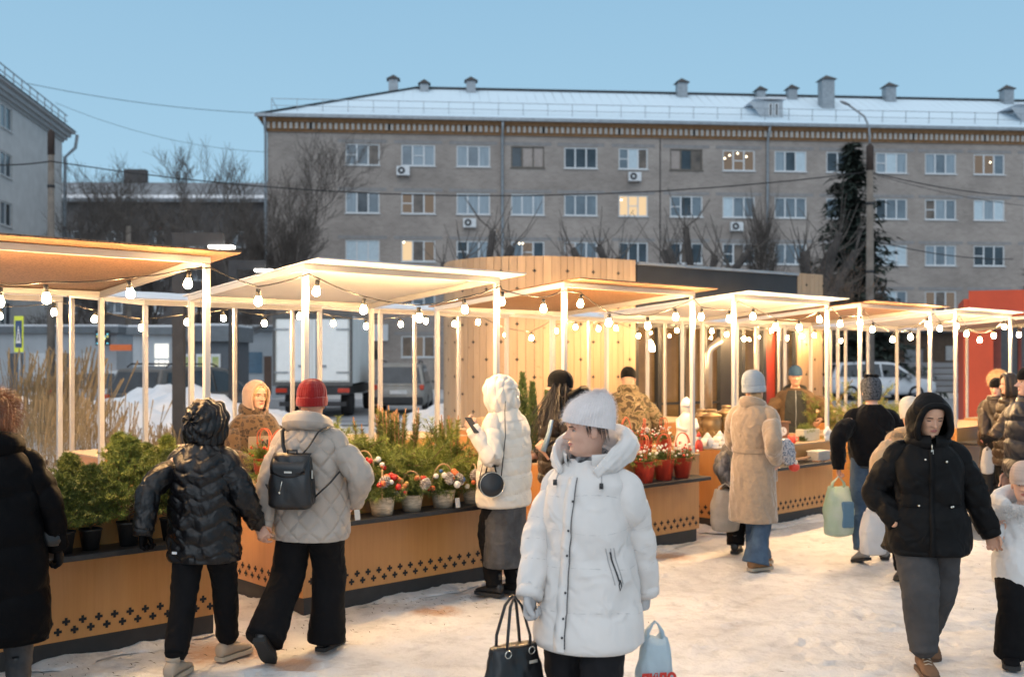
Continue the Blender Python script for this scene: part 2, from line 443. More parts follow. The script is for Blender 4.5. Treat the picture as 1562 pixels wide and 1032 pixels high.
def roof_mat():
    m, nt, b = newmat('snowy_metal_roof'); L = nt.links
    tc = nd(nt, 'ShaderNodeTexCoord')
    sp = nd(nt, 'ShaderNodeSeparateXYZ'); L.new(tc.outputs['Object'], sp.inputs[0])
    n1 = nd(nt, 'ShaderNodeTexNoise', Scale=.25, Detail=5.); L.new(tc.outputs['Object'], n1.inputs['Vector'])
    wv = nd(nt, 'ShaderNodeMath', _operation='FRACT'); mu = nd(nt, 'ShaderNodeMath', _operation='MULTIPLY'); mu.inputs[1].default_value = 1.6
    L.new(sp.outputs['X'], mu.inputs[0]); L.new(mu.outputs[0], wv.inputs[0])
    seam = ramp(nt, wv.outputs[0], [(.0, (1, 1, 1)), (.16, (0, 0, 0)), (.9, (0, 0, 0))])
    top = ramp(nt, sp.outputs['Z'], [(0., (0, 0, 0)), (1., (1, 1, 1))])
    mr = nd(nt, 'ShaderNodeMapRange'); mr.inputs['From Min'].default_value = 18.3; mr.inputs['From Max'].default_value = 20.1
    L.new(sp.outputs['Z'], mr.inputs['Value'])
    pt = ramp(nt, n1.outputs['Fac'], [(.40, (0, 0, 0)), (.62, (1, 1, 1))])
    f = nd(nt, 'ShaderNodeMath', _operation='MULTIPLY'); L.new(mr.outputs[0], f.inputs[0]); L.new(pt.outputs[0], f.inputs[1])
    f2 = nd(nt, 'ShaderNodeMath', _operation='MULTIPLY'); L.new(f.outputs[0], f2.inputs[0]); L.new(seam.outputs[0], f2.inputs[1])
    c = mixc(nt, f2.outputs[0], (.64, .79, .90), (.22, .28, .33))  # blue of the reflected sky is put into the snow colour
    L.new(c, b.inputs['Base Color']); b.inputs['Roughness'].default_value = .7
    bp = nd(nt, 'ShaderNodeBump', Strength=.3, Distance=.05); L.new(seam.outputs[0], bp.inputs['Height']); L.new(bp.outputs[0], b.inputs['Normal'])
    return m
SNOWROOF = roof_mat()

GL = [M('glass_dark', (.045, .06, .075), .08, var=.5, scale=.7), M('glass_mid', (.12, .15, .18), .1, var=.5, scale=.8, col2=(.2, .25, .29)),
      M('glass_curtain', (.27, .33, .38), .25, var=.15, scale=2.5, stretch=(6, 6, .4)), M('glass_blind', (.50, .60, .66), .3, var=.08),
      M('glass_pink_curtain', (.36, .30, .27), .3, var=.1), M('glass_brown', (.14, .11, .09), .2, var=.5, scale=1.)]
GLIT = [emis('lit_room', (1., .72, .42), .95), emis('lit_room_dim', (.50, .40, .32), .36), emis('lit_lamp', (1., .85, .6), 6.)]
PANES = GL + GLIT     # 6 lit, 7 dim, 8 lamp

def facade(mb, cols, rows, L, H, m=0, mr=1, depth=.14):
    xs = sorted(set([0, L] + [c for p in cols for c in p])); zs = sorted(set([0, H] + [c for p in rows for c in p]))
    for i in range(len(xs) - 1):
        for k in range(len(zs) - 1):
            isw = any(abs(xs[i] - a) < 1e-6 for a, b in cols) and any(abs(zs[k] - a) < 1e-6 for a, b in rows)
            x0, x1, z0, z1 = xs[i], xs[i + 1], zs[k], zs[k + 1]
            if not isw:
                mb.quad((x0, 0, z0), (x1, 0, z0), (x1, 0, z1), (x0, 0, z1), m)
            else:
                d = depth
                mb.quad((x0, 0, z0), (x1, 0, z0), (x1, d, z0), (x0, d, z0), mr); mb.quad((x0, 0, z1), (x1, 0, z1), (x1, d, z1), (x0, d, z1), mr)
                mb.quad((x0, 0, z0), (x0, d, z0), (x0, d, z1), (x0, 0, z1), mr); mb.quad((x1, 0, z0), (x1, d, z0), (x1, d, z1), (x1, 0, z1), mr)

def window(parent, x, z, w, h, tints, frame=PVC, y=.05, split=None, lamps=()):
    """frame part with a pane sub-part; local +y goes into the building"""
    n = len(tints); t = .075
    mb = MB()
    mb.span(x - w / 2, x + w / 2, y, y + .08, z, z + t); mb.span(x - w / 2, x + w / 2, y, y + .08, z + h - t, z + h)
    for i in range(n + 1):
        cx = x - w / 2 + w * i / n; cw = t * (1.0 if i in (0, n) else 1.15)
        cx = min(max(cx, x - w / 2 + t / 2), x + w / 2 - t / 2)
        mb.span(cx - cw / 2, cx + cw / 2, y + .002, y + .078, z + t, z + h - t)
    if split is not None:
        x0 = x - w / 2 + w * split / n; mb.span(x0 + t, x0 + w / n - t / 2, y + .01, y + .07, z + h * .47, z + h * .47 + .06)
    mb.span(x - w / 2 - .06, x + w / 2 + .06, -.09, y, z - .05, z - .003)
    f = mb.build('window', frame, parent)
    mb = MB()
    for i, tn in enumerate(tints):
        x0, x1 = x - w / 2 + w * i / n, x - w / 2 + w * (i + 1) / n
        mb.quad((x0, y + .05, z + .03), (x1, y + .05, z + .03), (x1, y + .05, z + h - .03), (x0, y + .05, z + h - .03), tn)
    for (lx, lz) in lamps:
        mb.ball((x + lx * w / 2, y + .03, z + lz * h), .055, 8, 6, 8)
    mb.build('pane', PANES, f)
    return f

def ac_unit(parent, x, z):
    mb = MB(); mb.span(x - .4, x + .4, -.38, -.06, z, z + .55, 0)
    mb.lathe([(.0, 0), (.2, 0), (.2, .03), (.06, .03), (.06, .05), (0, .05)], 18, (0, 0, 0), 1) if False else None
    n = 20
    vs = [(x - .1 + .22 * math.cos(2 * PI * i / n), -.395, z + .28 + .22 * math.sin(2 * PI * i / n)) for i in range(n)]
    mb.add(vs, [tuple(range(n))], 1)
    vs = [(x - .1 + .08 * math.cos(2 * PI * i / n), -.40, z + .28 + .08 * math.sin(2 * PI * i / n)) for i in range(n)]
    mb.add(vs, [tuple(range(n))], 0)
    mb.span(x - .35, x - .3, -.4, 0, z - .06, z, 2); mb.span(x + .3, x + .35, -.4, 0, z - .06, z, 2)
    return mb.build('air_conditioner', [PVC, DKMETAL, METAL], parent)

# --- the long five-storey block
BX, BY, BTH = -14.92, 64.0, math.atan2(4, 48.1)
bc, bs = math.cos(BTH), math.sin(BTH)
def bcol(u):
    k = (u - CX) / F
    return (k * BY - BX) / (bc - k * bs)
blk = thing('apartment_building', 'long five-storey pale brick apartment block with snowy hipped roof and ochre cornice', 'building', (BX, BY, 0), BTH)
WC = [553, 638, 722, 805, 886, 966, 1047, 1127, 1206, 1278, 1360, 1435, 1509, 1586]
WZ = [13.78, 10.83, 7.88, 4.93, 1.98]
WH = 1.32
wcols = []
for i, u in enumerate(WC):
    w_ = 1.85 if i == 5 else (1.5 if i == 9 else 2.08)
    c = bcol(u); wcols.append((c - w_ / 2, c + w_ / 2))
BL = 62.
mb = MB()
facade(mb, wcols, [(z, z + WH) for z in WZ], BL, 15.75)
for a, b in wcols:
    for z in WZ[:]:
        mb.span(a - .45, b + .45, -.012, -.002, z + WH + .06, z + WH + .26, 2)
mb.span(bcol(1007) - .03, bcol(1007) + .03, -.015, -.003, 0, 15.7, 3)
mb.quad((0, 0, 0), (0, 12, 0), (0, 12, 15.75), (0, 0, 15.75)); mb.quad((BL, 0, 0), (BL, 12, 0), (BL, 12, 15.75), (BL, 0, 15.75)); mb.quad((0, 12, 0), (BL, 12, 0), (BL, 12, 15.75), (0, 12, 15.75))
mb.span(.05, BL, .6, .62, .05, 15.7, 3)
mb.build('wall', [BRICK, PALEST, LINTEL, DARKGAP], blk, fix=False)
mb = MB()
mb.span(-.12, BL, -.13, .2, 15.75, 15.87, 0); mb.span(-.2, BL, -.2, .2, 15.871, 16.30, 1); mb.span(-.32, BL, -.36, .2, 16.301, 16.42, 0); mb.span(-.45, BL, -.5, .2, 16.421, 16.60, 1)
for i in range(int(BL / .34)):
    x = i * .34
    mb.span(x, x + .17, -.31, -.195, 15.90, 16.27, 2)
    if i % 14 == 7: mb.span(x + .18, x + .33, -.205, -.198, 15.9, 16.28, 3)
mb.build('cornice', [OCHRE, OCHRE, PALEST, DARKGAP], blk)
mb = MB()
e = .62; zr, ze = 20.1, 16.62
mb.add([(-e, -e, ze), (BL, -e, ze), (BL, 12 + e, ze), (-e, 12 + e, ze), (8.9, 6, zr), (BL, 6, zr)],
       [(0, 1, 5, 4), (3, 4, 5, 2), (0, 4, 3), (1, 2, 5)], 0)
mb.span(-e - .05, BL, -e - .1, -e + .05, ze - .1, ze + .1, 1); mb.beam((8.9, 6, zr + .03), (BL, 6, zr + .03), .35, .14, 2)
mb.beam((-e, -e, ze + .05), (8.9, 6, zr + .05), .3, .1, 2)
roof = mb.build('roof', [SNOWROOF, METAL, DKMETAL], blk)
mb = MB()
for i in range(40):
    x = .2 + i * 1.55; mb.beam((x, .35, ze + .4), (x, .3, ze + 1.25), .035, .035)
mb.beam((.2, .32, ze + 1.22), (BL, .32, ze + 1.22), .035, .035); mb.beam((.2, .32, ze + .8), (BL, .32, ze + .8), .03, .03)
mb.beam((.2, .3, ze + 1.22), (.2, 11.5, ze + 1.22), .035, .035)
mb.build('roof_railing', METAL, roof)
for u, w_, z0, z1 in ((621, .62, 19.4, 20.75), (668, .55, 19.9, 20.5), (739, .62, 19.6, 20.75), (1060, .68, 19.8, 20.95), (1180, .6, 19.8, 20.55), (1228, .62, 19.9, 20.7), (1377, .72, 19.8, 21.0), (1265, .85, 18.6, 20.85), (1557, .7, 19.8, 21.)):
    x = bcol(u) * 1.075 + (.6 if u < 700 else 0); y = 5.5 if z0 > 19 else 3.6
    x = bcol(u) + (5.5 if u > 0 else 0) * ((u - CX) / F - bs) 
    mb = MB(); mb.span(x - w_ / 2, x + w_ / 2, y - w_ / 2, y + w_ / 2, z0 - .6, z1 - .25, 0)
    h = w_ / 2 + .14
    mb.add([(x - h, y - h, z1 - .25), (x + h, y - h, z1 - .25), (x + h, y + h, z1 - .25), (x - h, y + h, z1 - .25), (x, y, z1 + .12)], [(0, 1, 4), (1, 2, 4), (2, 3, 4), (3, 0, 4), (3, 2, 1, 0)], 1)
    mb.build('chimney', [METAL, DKMETAL], roof)
for u in (1187, 1590):
    x = bcol(u); mb = MB()
    mb.span(x - .62, x + .62, .9, 3.5, ze + .65, ze + 1.85, 0); mb.prism([(x - 1.3, ze + 1.95), (x + .8, ze + 1.95), (x + .8, ze + 2.08), (x - 1.3, ze + 2.0)], .7, 3.6, 1)
    mb.add([(x - .62, .92, ze + .65), (x - .62, .92, ze + 1.95), (x - 1.6, .92, ze + 1.75)], [(0, 1, 2)], 0)
    for s in (-.2, .2): mb.span(x + s - .13, x + s + .13, .86, .895, ze + .85, ze + 1.7, 2); mb.span(x + s - .05, x + s + .05, .84, .858, ze + .9, ze + 1.65, 3)
    mb.build('dormer', [M('dormer_metal', (.42, .46, .5), .6, .2), SNOW, PVC, DARKGAP], roof)
for u in (766, 1170, 409):
    x = bcol(u) if u != 409 else -.1
    mb = MB(); mb.tube([(x, -.6, 16.5), (x, -.25, 15.9), (x, -.1, 15.5), (x, -.1, .4), (x, -.25, .2)], .085, 8)
    mb.build('drainpipe', METAL, blk)
for i in range(60):
    pass
tint_rows = {
 0: [(1, 1, 5), (1, 2, 2), (2, 1, 2), (0, 4, 4), (0, 0, 0), (1, 3, 5), (4, 0, 5), (7, 7, 7), (2, 0, 3), (0, 0), (2, 3, 2), (2, 1, 2), (7, 7, 1), (2, 2, 1)],
 1: [(2, 0, 1), (7, 5, 7), (2, 2, 2), (2, 2, 2), (1, 1, 1), (6, 6, 6), (1, 0, 1), (3, 1, 1), (1, 1, 1), (1, 1), (0, 1, 1), (5, 2, 1), (3, 2, 3), (2, 1, 1)],
 2: [(3, 3, 3), (6, 5, 7), (0, 1, 2), (1, 7, 0), (4, 1, 1), (0, 0, 0), (0, 5, 0), (0, 5, 0), (1, 1, 1), (5, 0), (3, 3, 3), (2, 1, 2), (0, 0, 0), (1, 2, 1)],
 3: [(1, 2, 1), (5, 1, 1), (1, 1, 1), (2, 1, 0), (1, 0, 0), (1, 2, 1), (0, 1, 1), (1, 0, 1), (1, 2, 2), (1, 1), (1, 3, 1), (7, 5, 7), (5, 1, 0), (1, 1, 1)],
 4: [(5, 7, 5), (5, 7, 5), (0, 1, 0), (1, 0, 5), (0, 0, 0), (5, 5, 0), (0, 0, 1), (0, 1, 0), (0, 0, 0), (1, 0), (0, 0, 1), (0, 1, 0), (0, 0, 0), (1, 0, 0)]}
lampmap = {(0, 7): [(-.85, .6), (-.55, .75), (-.05, .85), (.5, .7)], (1, 5): [(-.8, .78)], (2, 3): [(-.5, .9), (-.3, .9)], (0, 12): [(.1, .62)], (2, 1): [(-.85, .9)]}
for r_, z in enumerate(WZ):
    for i, (a, b) in enumerate(wcols):
        fr = OLDWOOD if (r_, i) in ((0, 6), (0, 3)) else (OLDWOOD if (r_ == 4 and i % 3 == 0) else PVC)
        window(blk, (a + b) / 2, z, b - a, WH, tint_rows[r_][i], fr, split=(0 if (i * 7 + r_ * 3) % 5 == 0 else (1 if (i + r_ * 2) % 6 == 1 else None)), lamps=lampmap.get((r_, i), ()))
for u, z in ((615, 13.15), (967, 13.0), (716, 10.0), (1122, 9.95)): ac_unit(blk, bcol(u), z)
mb = MB(); mb.span(bcol(568), bcol(592), -.25, -.02, 3.0, 4.0, 0); mb.build('meter_box', PVC, blk)

# --- white four-storey building on the left edge
lb = thing('apartment_building', 'whitewashed building cut by the left edge of the picture, seen along its side wall', 'building', (-27.45, 64.0, 0), PI / 2 + .13)
# local +x goes away from the camera along the wall, so start nearer: shift back
LL = 30.
mb = MB(); cols = [(LL - 10.6 - 4.6 * k, LL - 8.9 - 4.6 * k) for k in range(4)]; rows = [(z, z + 1.25) for z in (3.6, 6.2, 8.75, 11.3, 13.75)]
def lw(o, mbx): 
    pass
mbw = MB()
mbw.xf = Matrix.Translation((-LL, 0, 0)) @ Matrix.Scale(-1, 4, (0, 1, 0))
facade(mbw, cols, rows, LL, 15.4)
mbw.xf = Matrix.Translation((-LL, 0, 0))
mbw.quad((LL, 0, 0), (LL, 14, 0), (LL, 14, 15), (LL, 0, 15)); mbw.quad((0, 0, 0), (0, 14, 0), (0, 14, 15), (0, 0, 15))
mbw.xf = None
# mirror: interior lies on +y (left of the wall as we look down it)
for i, p in enumerate(mbw.v):
    mbw.v[i] = (p[0], abs(p[1]), p[2])
mbw.build('wall', [RENDER_, PALEST], lb, fix=False)
mb = MB(); mb.xf = Matrix.Translation((-LL, 0, 0))
for k, (o, z0, z1) in enumerate(((.1, 15.1, 15.25), (.25, 15.251, 15.45), (.42, 15.451, 15.7), (.62, 15.701, 15.85))): mb.span(-1, LL + o, -o, .3, z0, z1)
mb.build('cornice', M('white_cornice', (.42, .44, .46), .9, var=.1), lb)
mb = MB(); mb.xf = Matrix.Translation((-LL, 0, 0)); mb.add([(-1, -.7, 15.86), (LL + .7, -.7, 15.86), (LL - 6, 7, 18.5), (-1, 7, 18.5)], [(0, 1, 2, 3)]); mb.add([(LL + .7, -.7, 15.86), (LL + .7, 14.7, 15.86), (LL - 6, 7, 18.5)], [(0, 1, 2)])
mb.build('roof', METAL, lb)
mb = MB(); mb.xf = Matrix.Translation((-LL, 0, 0))
for k in range(16): mb.beam((LL - .5 - k * 1.3, -.3, 15.9), (LL - .5 - k * 1.3, -.3, 16.7), .05, .05)
mb.beam((LL, -.3, 16.7), (LL - 22, -.3, 16.7), .05, .05); mb.beam((LL, -.3, 16.35), (LL - 22, -.3, 16.35), .04, .04)
mb.build('roof_railing', METAL, lb)
mb = MB(); mb.tube([(.7, -.7, 15.7), (.65, -.6, 14.9), (.1, -.15, 14.2), (.05, -.12, .3)], .1, 8); mb.build('drainpipe', METAL, lb)
for (a, b) in cols:
    for (z0, z1) in rows:
        window(lb, (a + b) / 2 - LL, z0, b - a, z1 - z0, (1, 0), PVC, y=.04)

# --- grey block closing the gap far behind
gb = thing('apartment_building', 'dark grey brick building far behind the bare trees, with a low snow-streaked roof', 'building', (-49., 108, 0), .02)
mb = MB(); cols = [(3 + 4.2 * k, 4.6 + 4.2 * k) for k in range(9)]; rows = [(3.2, 4.9), (6.6, 8.3), (10., 11.7), (13.4, 15.1)]
facade(mb, cols, rows, 42, 18.2); mb.build('wall', [DKBRICK, LINTEL], gb, fix=False)
mb = MB(); mb.add([(-1, -.8, 18.2), (43, -.8, 18.2), (43, 9, 21.6), (-1, 9, 21.6)], [(0, 1, 2, 3)]); mb.span(-1, 43, -.9, -.5, 18.0, 18.35, 0)
mb.build('roof', M('old_roof', (.10, .11, .12), .8, var=.3, scale=.6, col2=(.28, .30, .33), stretch=(3., .4, 1)), gb)
mb = MB(); mb.add([(-1, -.92, 18.3), (43, -.92, 18.3), (43, 1.4, 19.05), (-1, 1.4, 19.05)], [(0, 1, 2, 3)]); mb.build('roof_snow', SNOW, gb)
for x in (6., 33.): 
    mb = MB(); mb.span(x, x + 2.4, 8.5, 9.5, 21., 23.0); mb.build('chimney', DKBRICK, gb)
for (a, b) in cols:
    for (z0, z1) in rows: window(gb, (a + b) / 2, z0, b - a, z1 - z0, (1, 0), PVC)

# ------------------------------------------------------------------ bare trees, spruces
BARK = M('bark', (.075, .065, .06), .95, var=.3, scale=6., bump=.6, bscale=20., bdist=.03)
TWIG = M('twigs', (.13, .112, .10), .95, var=.25, scale=3.)
def bare_tree(seed, H, lean=0., spread=.5, depth=5, first=.22, nchild=4, thin=.62, up=.35, trunk_r=None):
    rg = random.Random(seed); mt = MB(); mc = MB()
    def branch(p, d, L, r, lv):
        k = 4 if lv < 2 else 3
        pts = [p]; q = p.copy(); dd = d.copy()
        for i in range(k):
            dd = (dd + Vector((rg.gauss(0, .13), rg.gauss(0, .13), up * .12))).normalized(); q = q + dd * (L / k); pts.append(q.copy())
        rs = [r * (1 - .45 * i / k) for i in range(k + 1)]
        (mt if lv == 0 else mc).tube(pts, rs, 7 if lv == 0 else (5 if lv == 1 else 3), cap=False)
        if lv >= depth: return
        n = nchild + (1 if lv > 1 else 0) + rg.choice((0, 1))
        for j in range(n):
            f = first + (1 - first) * (j + rg.random() * .8) / n if lv == 0 else .25 + .75 * (j + rg.random()) / n
            idx = min(k - 1, int(f * k)); fr = f * k - idx
            bp = pts[idx].lerp(pts[idx + 1], min(1, fr))
            a = rg.random() * 2 * PI
            side = d.orthogonal().normalized(); side = Matrix.Rotation(a, 3, d) @ side
            nd_ = (d * (1 - spread * rg.uniform(.5, 1.)) + side * spread * rg.uniform(.7, 1.4) + Vector((0, 0, up))).normalized()
            branch(bp, nd_, L * thin * rg.uniform(.75, 1.15), max(.0105, r * rg.uniform(.38, .55)), lv + 1)
    branch(Vector((0, 0, -.1)), Vector((lean, 0, 1)).normalized(), H * .62, trunk_r or H * .014, 0)
    return mt.mesh('trunk', False), mc.mesh('crown', False)
TREES = {}
for k, a in {'a': (3, 11, .05, .55, 5), 'b': (8, 12, -.1, .5, 5), 'c': (21, 9, .1, .7, 5)}.items():
    t_, c_ = bare_tree(*a); t_.materials.append(BARK); c_.materials.append(TWIG); TREES[k] = (t_, c_)
def pollard(seed):
    rg = random.Random(seed); mt = MB(); mc = MB()
    mt.tube([(0, 0, -.1), (.05, 0, 1.5), (0, .05, 3.2)], [.24, .2, .19], 8)
    for j in range(5):
        a = j / 5 * 2 * PI + rg.random(); d = Vector((math.cos(a) * .45, math.sin(a) * .45, 1)).normalized()
        p = Vector((0, 0, 2.9)); pts = [p]
        for i in range(4):
            d = (d + Vector((rg.gauss(0, .15), rg.gauss(0, .15), .12))).normalized(); p = p + d * rg.uniform(.6, 1.05); pts.append(p.copy())
        mt.tube(pts, [.20, .18, .16, .15, .14], 6)
        for q in pts[2:]:
            for i in range(4):
                dd = Vector((rg.gauss(0, .8), rg.gauss(0, .8), 1)).normalized(); L = rg.uniform(.7, 1.9)
                mc.tube([q, q + dd * L * .5, q + (dd + Vector((0, 0, .25))) * L], [.026, .02, .012], 3, cap=False)
    a_, b_ = mt.mesh('trunk', False), mc.mesh('crown', False); a_.materials.append(BARK); b_.materials.append(TWIG)
    return a_, b_
TREES['p'] = pollard(4); TREES['q'] = pollard(9)
def brushy(seed, H, w):
    rg = random.Random(seed); mt = MB(); mc = MB()
    mt.tube([(0, 0, -.1), (0, 0, H * .5)], [.12, .06], 6)
    for i in range(260):
        z = H * (.08 + .8 * rg.random() ** .8); a = rg.random() * 2 * PI; t = z / H
        d = Vector((math.cos(a) * .33, math.sin(a) * .33, 1)).normalized(); L = H * rg.uniform(.12, .26)
        ww = w * (1 - t) * rg.uniform(.15, .7)
        p = Vector((math.cos(a) * ww, math.sin(a) * ww, z))
        mc.tube([p, p + d * L * .6, p + (d + Vector((0, 0, .3))) * L], [.02, .014, .005], 3, cap=False)
        for j in range(3):
            d2 = Vector((math.cos(a + rg.gauss(0, 1)) * .5, math.sin(a + rg.gauss(0, 1)) * .5, 1)).normalized(); q = p + d * L * rg.uniform(.2, .7)
            mc.tube([q, q + d2 * L * .5], [.013, .005], 3, cap=False)
    a_, b_ = mt.mesh('trunk', False), mc.mesh('crown', False); a_.materials.append(BARK); b_.materials.append(TWIG)
    return a_, b_
TREES['s'] = brushy(2, 8.5, 1.6)
def put_tree(kind, u, Y, H, label, rz=0., ref=None, cat='tree', group='bare trees in front of the far buildings'):
    base = max(max(q.co.z for q in TREES[kind][1].vertices) * .94, 1.)
    s = H / base
    t = thing('bare_tree', label, cat, ((u - CX) / F * Y, Y, 0), rz, group); t.scale = (s, s, s)
    place('trunk', TREES[kind][0], t); place('crown', TREES[kind][1], t)
    return t
def vtop(v, Y): return CAMZ + (HOR - v) / F * Y
for (k, u, Y, v, rz, lab) in (
    ('a', 455, 55, 205, .3, 'tall fine-twigged bare tree in front of the left end of the brick block'),
    ('b', 425, 58, 235, 2.0, 'bare tree at the left corner of the brick block, beside its drainpipe'),
    ('a', 210, 62, 250, 4.1, 'dark bare tree rising above the thin concrete pole at the left'),
    ('b', 130, 50, 285, 1.2, 'dark bare tree just right of the thick concrete pole at the left'),
    ('c', 290, 66, 255, .5, 'bare tree in front of the middle of the far grey building'),
    ('b', 355, 70, 240, 3.3, 'bare tree in front of the right end of the far grey building'),
    ('c', 180, 56, 300, 2.6, 'low spreading bare tree behind the copper canopy at left'),
    ('a', 320, 46, 300, 5.2, 'bare tree directly behind the two lit square street lamps'),
    ('p', 735, 48, 315, .4, 'pollarded tree with thick cut limbs above the curved wooden wall'),
    ('q', 925, 48, 325, 1.9, 'slim pollarded tree just left of the dark pavilion roof edge'),
    ('p', 1065, 47, 305, 3.5, 'pollarded tree with long shoots behind the dark pavilion fascia'),
    ('s', 1165, 46, 300, .2, 'dense upright brushy bare tree behind the right part of the dark fascia'),
    ('q', 1245, 44, 310, 4.4, 'pollarded tree with bare shoots just left of the dark spruce'),
    ('c', 1250, 25, 395, 2.2, 'slender bare sapling beside the white car, right of the wooden pillar')):
    put_tree(k, u, Y, vtop(v, Y), lab, rz)

NEEDLE_DK = M('spruce_needles', (.018, .03, .024), .8, var=.4, scale=3., col2=(.05, .07, .055))
def spruce(H, w, seed):
    rg = np.random.RandomState(seed); V = []
    z = H * .06
    while z < H * .985:
        t = z / H; R_ = w * (1 - t) ** .8 * rg.uniform(.75, 1.15) + .08
        n = int(7 + 11 * (1 - t))
        for j in range(n):
            a = rg.rand() * 2 * PI; L = R_ * rg.uniform(.55, 1.15)
            m = max(6, int(L * 12))
            for i in range(m):
                f = (i + rg.rand()) / m; r = f * L
                p = np.array([math.cos(a) * r, math.sin(a) * r, z - .28 * r - .1 * r * f + .25 * (f > .75) * (f - .75) * L])
                wd = .10 + .22 * (1 - f) * L * .35
                for q in range(2):
                    d = np.array([math.cos(a + rg.normal(0, 1.1)), math.sin(a + rg.normal(0, 1.1)), rg.normal(-.55, .4)]) * rg.uniform(.14, .36)
                    o = rg.normal(0, wd * .5, 3) * np.array([1, 1, .5]); s = np.cross(d, [0, 0, 1.]); s = s / (np.linalg.norm(s) + 1e-6) * rg.uniform(.03, .07)
                    V.append([p + o - s, p + o + s, p + o + d])
        z += H * rg.uniform(.008, .013)
    return tri_soup('crown', V, NEEDLE_DK, parent=False)
SPR = spruce(13.5, 2.1, 3)
mb = MB(); mb.tube([(0, 0, -.1), (0, 0, 12.8)], [.2, .03], 7); SPT = mb.mesh('trunk', False); SPT.materials.append(BARK)
for (u, Y, v, sc_, lab, rz) in ((1300, 50, 213, 1., 'tall narrow dark spruce beside the concrete pole in front of the brick block', 0.), (1590, 44, 345, .72, 'dark snow-dusted spruce cut by the right edge above the red pavilion', 2.)):
    H = vtop(v, Y); t = thing('spruce_tree', lab, 'tree', ((u - CX) / F * Y, Y, 0), rz, 'dark spruces')
    s = H / 13.5; t.scale = (s * 1.8, s * 1.8, s); place('trunk', SPT, t); place('crown', SPR, t)

# dry tall grass behind the first stall
DRY = M('dry_grass', (.17, .115, .055), .9, var=.35, scale=2., col2=(.34, .25, .14))
V = []
for k in range(3400):
    c = nrs.randint(0, 26); rs = np.random.RandomState(c)
    bx = rs.uniform(-10.6, -5.2); by = rs.uniform(14.2, 18.2)
    if bx > -6.5 and by < 14.6: by += 2
    x = bx + nrs.normal(0, .33); y = by + nrs.normal(0, .3); h = rs.uniform(.8, 2.0 if bx < -7.2 else 1.3) * nrs.uniform(.6, 1.1)
    if bx > -6.3: h *= .6
    l = nrs.normal(0, .13) * h; l2 = nrs.normal(0, .16) * h; ww = .0019
    V.append([(x - ww, y, -.02), (x + ww, y, -.02), (x + l * .35 + ww * .8, y + l2 * .3, h * .6), (x + l * .35 - ww * .8, y + l2 * .3, h * .6)])
    V.append([(x + l * .35 - ww, y + l2 * .3, h * .6), (x + l * .35 + ww, y + l2 * .3, h * .6), (x + l + .012, y + l2, h), (x + l - .005, y + l2, h * 1.02)])
tag(tri_soup('dry_grass', V, DRY), kind='stuff')
# dark dead weeds poking through the snow
V = []
WEED = M('dead_weeds', (.05, .035, .025), .9)
mb = MB()
for k in range(60):
    x = nrs.uniform(-6.4, -3.4); y = nrs.uniform(11.5, 16.5); rg = random.Random(k)
    for j in range(4):
        d = Vector((rg.gauss(0, .5), rg.gauss(0, .4), 1)).normalized(); L = rg.uniform(.15, .5); p = Vector((x, y, .0))
        q = p + d * L * .6; mb.tube([p, q, q + (d + Vector((rg.gauss(0, .5), 0, .1))) * L * .5], [.007, .006, .003], 3, cap=False)
        if rg.random() < .5: mb.ball(q + d * L * .4, (.018, .018, .04), 5, 4)
tag(mb.build('dead_weeds', WEED, fix=False), kind='stuff')

# ------------------------------------------------------------------ poles, lamps, wires
CONC = M('concrete_pole', (.20, .17, .145), .9, var=.2, scale=3., bump=.3, bscale=20.)
def pole(u, Y, v, r, label, cap=True, arm=False):
    H = vtop(v, Y); t = thing('utility_pole', label, 'pole', ((u - CX) / F * Y, Y, 0))
    mb = MB(); mb.tube([(0, 0, -.1), (0, 0, H)], [r * 1.25, r * .85], 12); mb.build('shaft', CONC, t)
    if cap:
        mb = MB(); mb.tube([(0, 0, H - .35), (0, 0, H + .5), (0, 0, H + .62)], [r * 1.02, r * 1.02, r * .3], 10); mb.build('cap', M('rusty_cap', (.05, .035, .03), .9), t)
    for z in (H - 1.6, H * .55):
        mb = MB(); mb.tube([(0, 0, z), (0, 0, z + .1)], r * 1.1, 10); mb.build('band', DKMETAL, t)
    if arm:
        mb = MB(); mb.tube([(0, 0, H + .4), (-.03, 0, H + 1.2), (-.2, 0, H + 1.6), (-.75, 0, H + 2.0)], .04, 8); mb.build('lamp_arm', METAL, t)
        mb = MB(); mb.ball((-.9, 0, H + 2.08), (.22, .1, .05), 10, 6, R=Matrix.Rotation(.4, 3, 'Y')); mb.build('lamp_head', METAL, t)
    return t
pole(78, 40, 222, .13, 'thick concrete pole with a dark cap in front of the white building at left')
pole(1327, 38, 245, .135, 'concrete pole with a bent lamp arm in front of the brick block at right', arm=True)
pole(196, 52, 345, .14, 'thin concrete pole among the bare trees behind the copper canopy at left', cap=False)
LAMPM = emis('lamp_white', (1., .93, .82), 14.)
def square_lamp(u0, u1, vt, Y, label):
    H = vtop(vt, Y); x0 = (u0 - CX) / F * Y; L = (u1 - u0) / F * Y
    t = thing('street_lamp', label, 'street lamp', (x0, Y, 0), 0, 'black square-armed street lamps')
    mb = MB(); mb.span(-.09, .09, -.06, .06, -.05, H + .1); mb.build('post', DKMETAL, t)
    mb = MB(); mb.span(.09, L + .1, -.055, .055, H - .1, H + .098); mb.build('arm', DKMETAL, t)
    mb = MB(); mb.span(L - .12, L + .25, -.09, .09, H - .14, H - .102); mb.build('lamp_panel', LAMPM, t)
square_lamp(273, 332, 365, 16.5, 'nearer black street lamp with a square arm, lit, behind the first white canopy')
square_lamp(356, 398, 404, 23., 'farther black street lamp with a square arm, lit, left of the white truck')

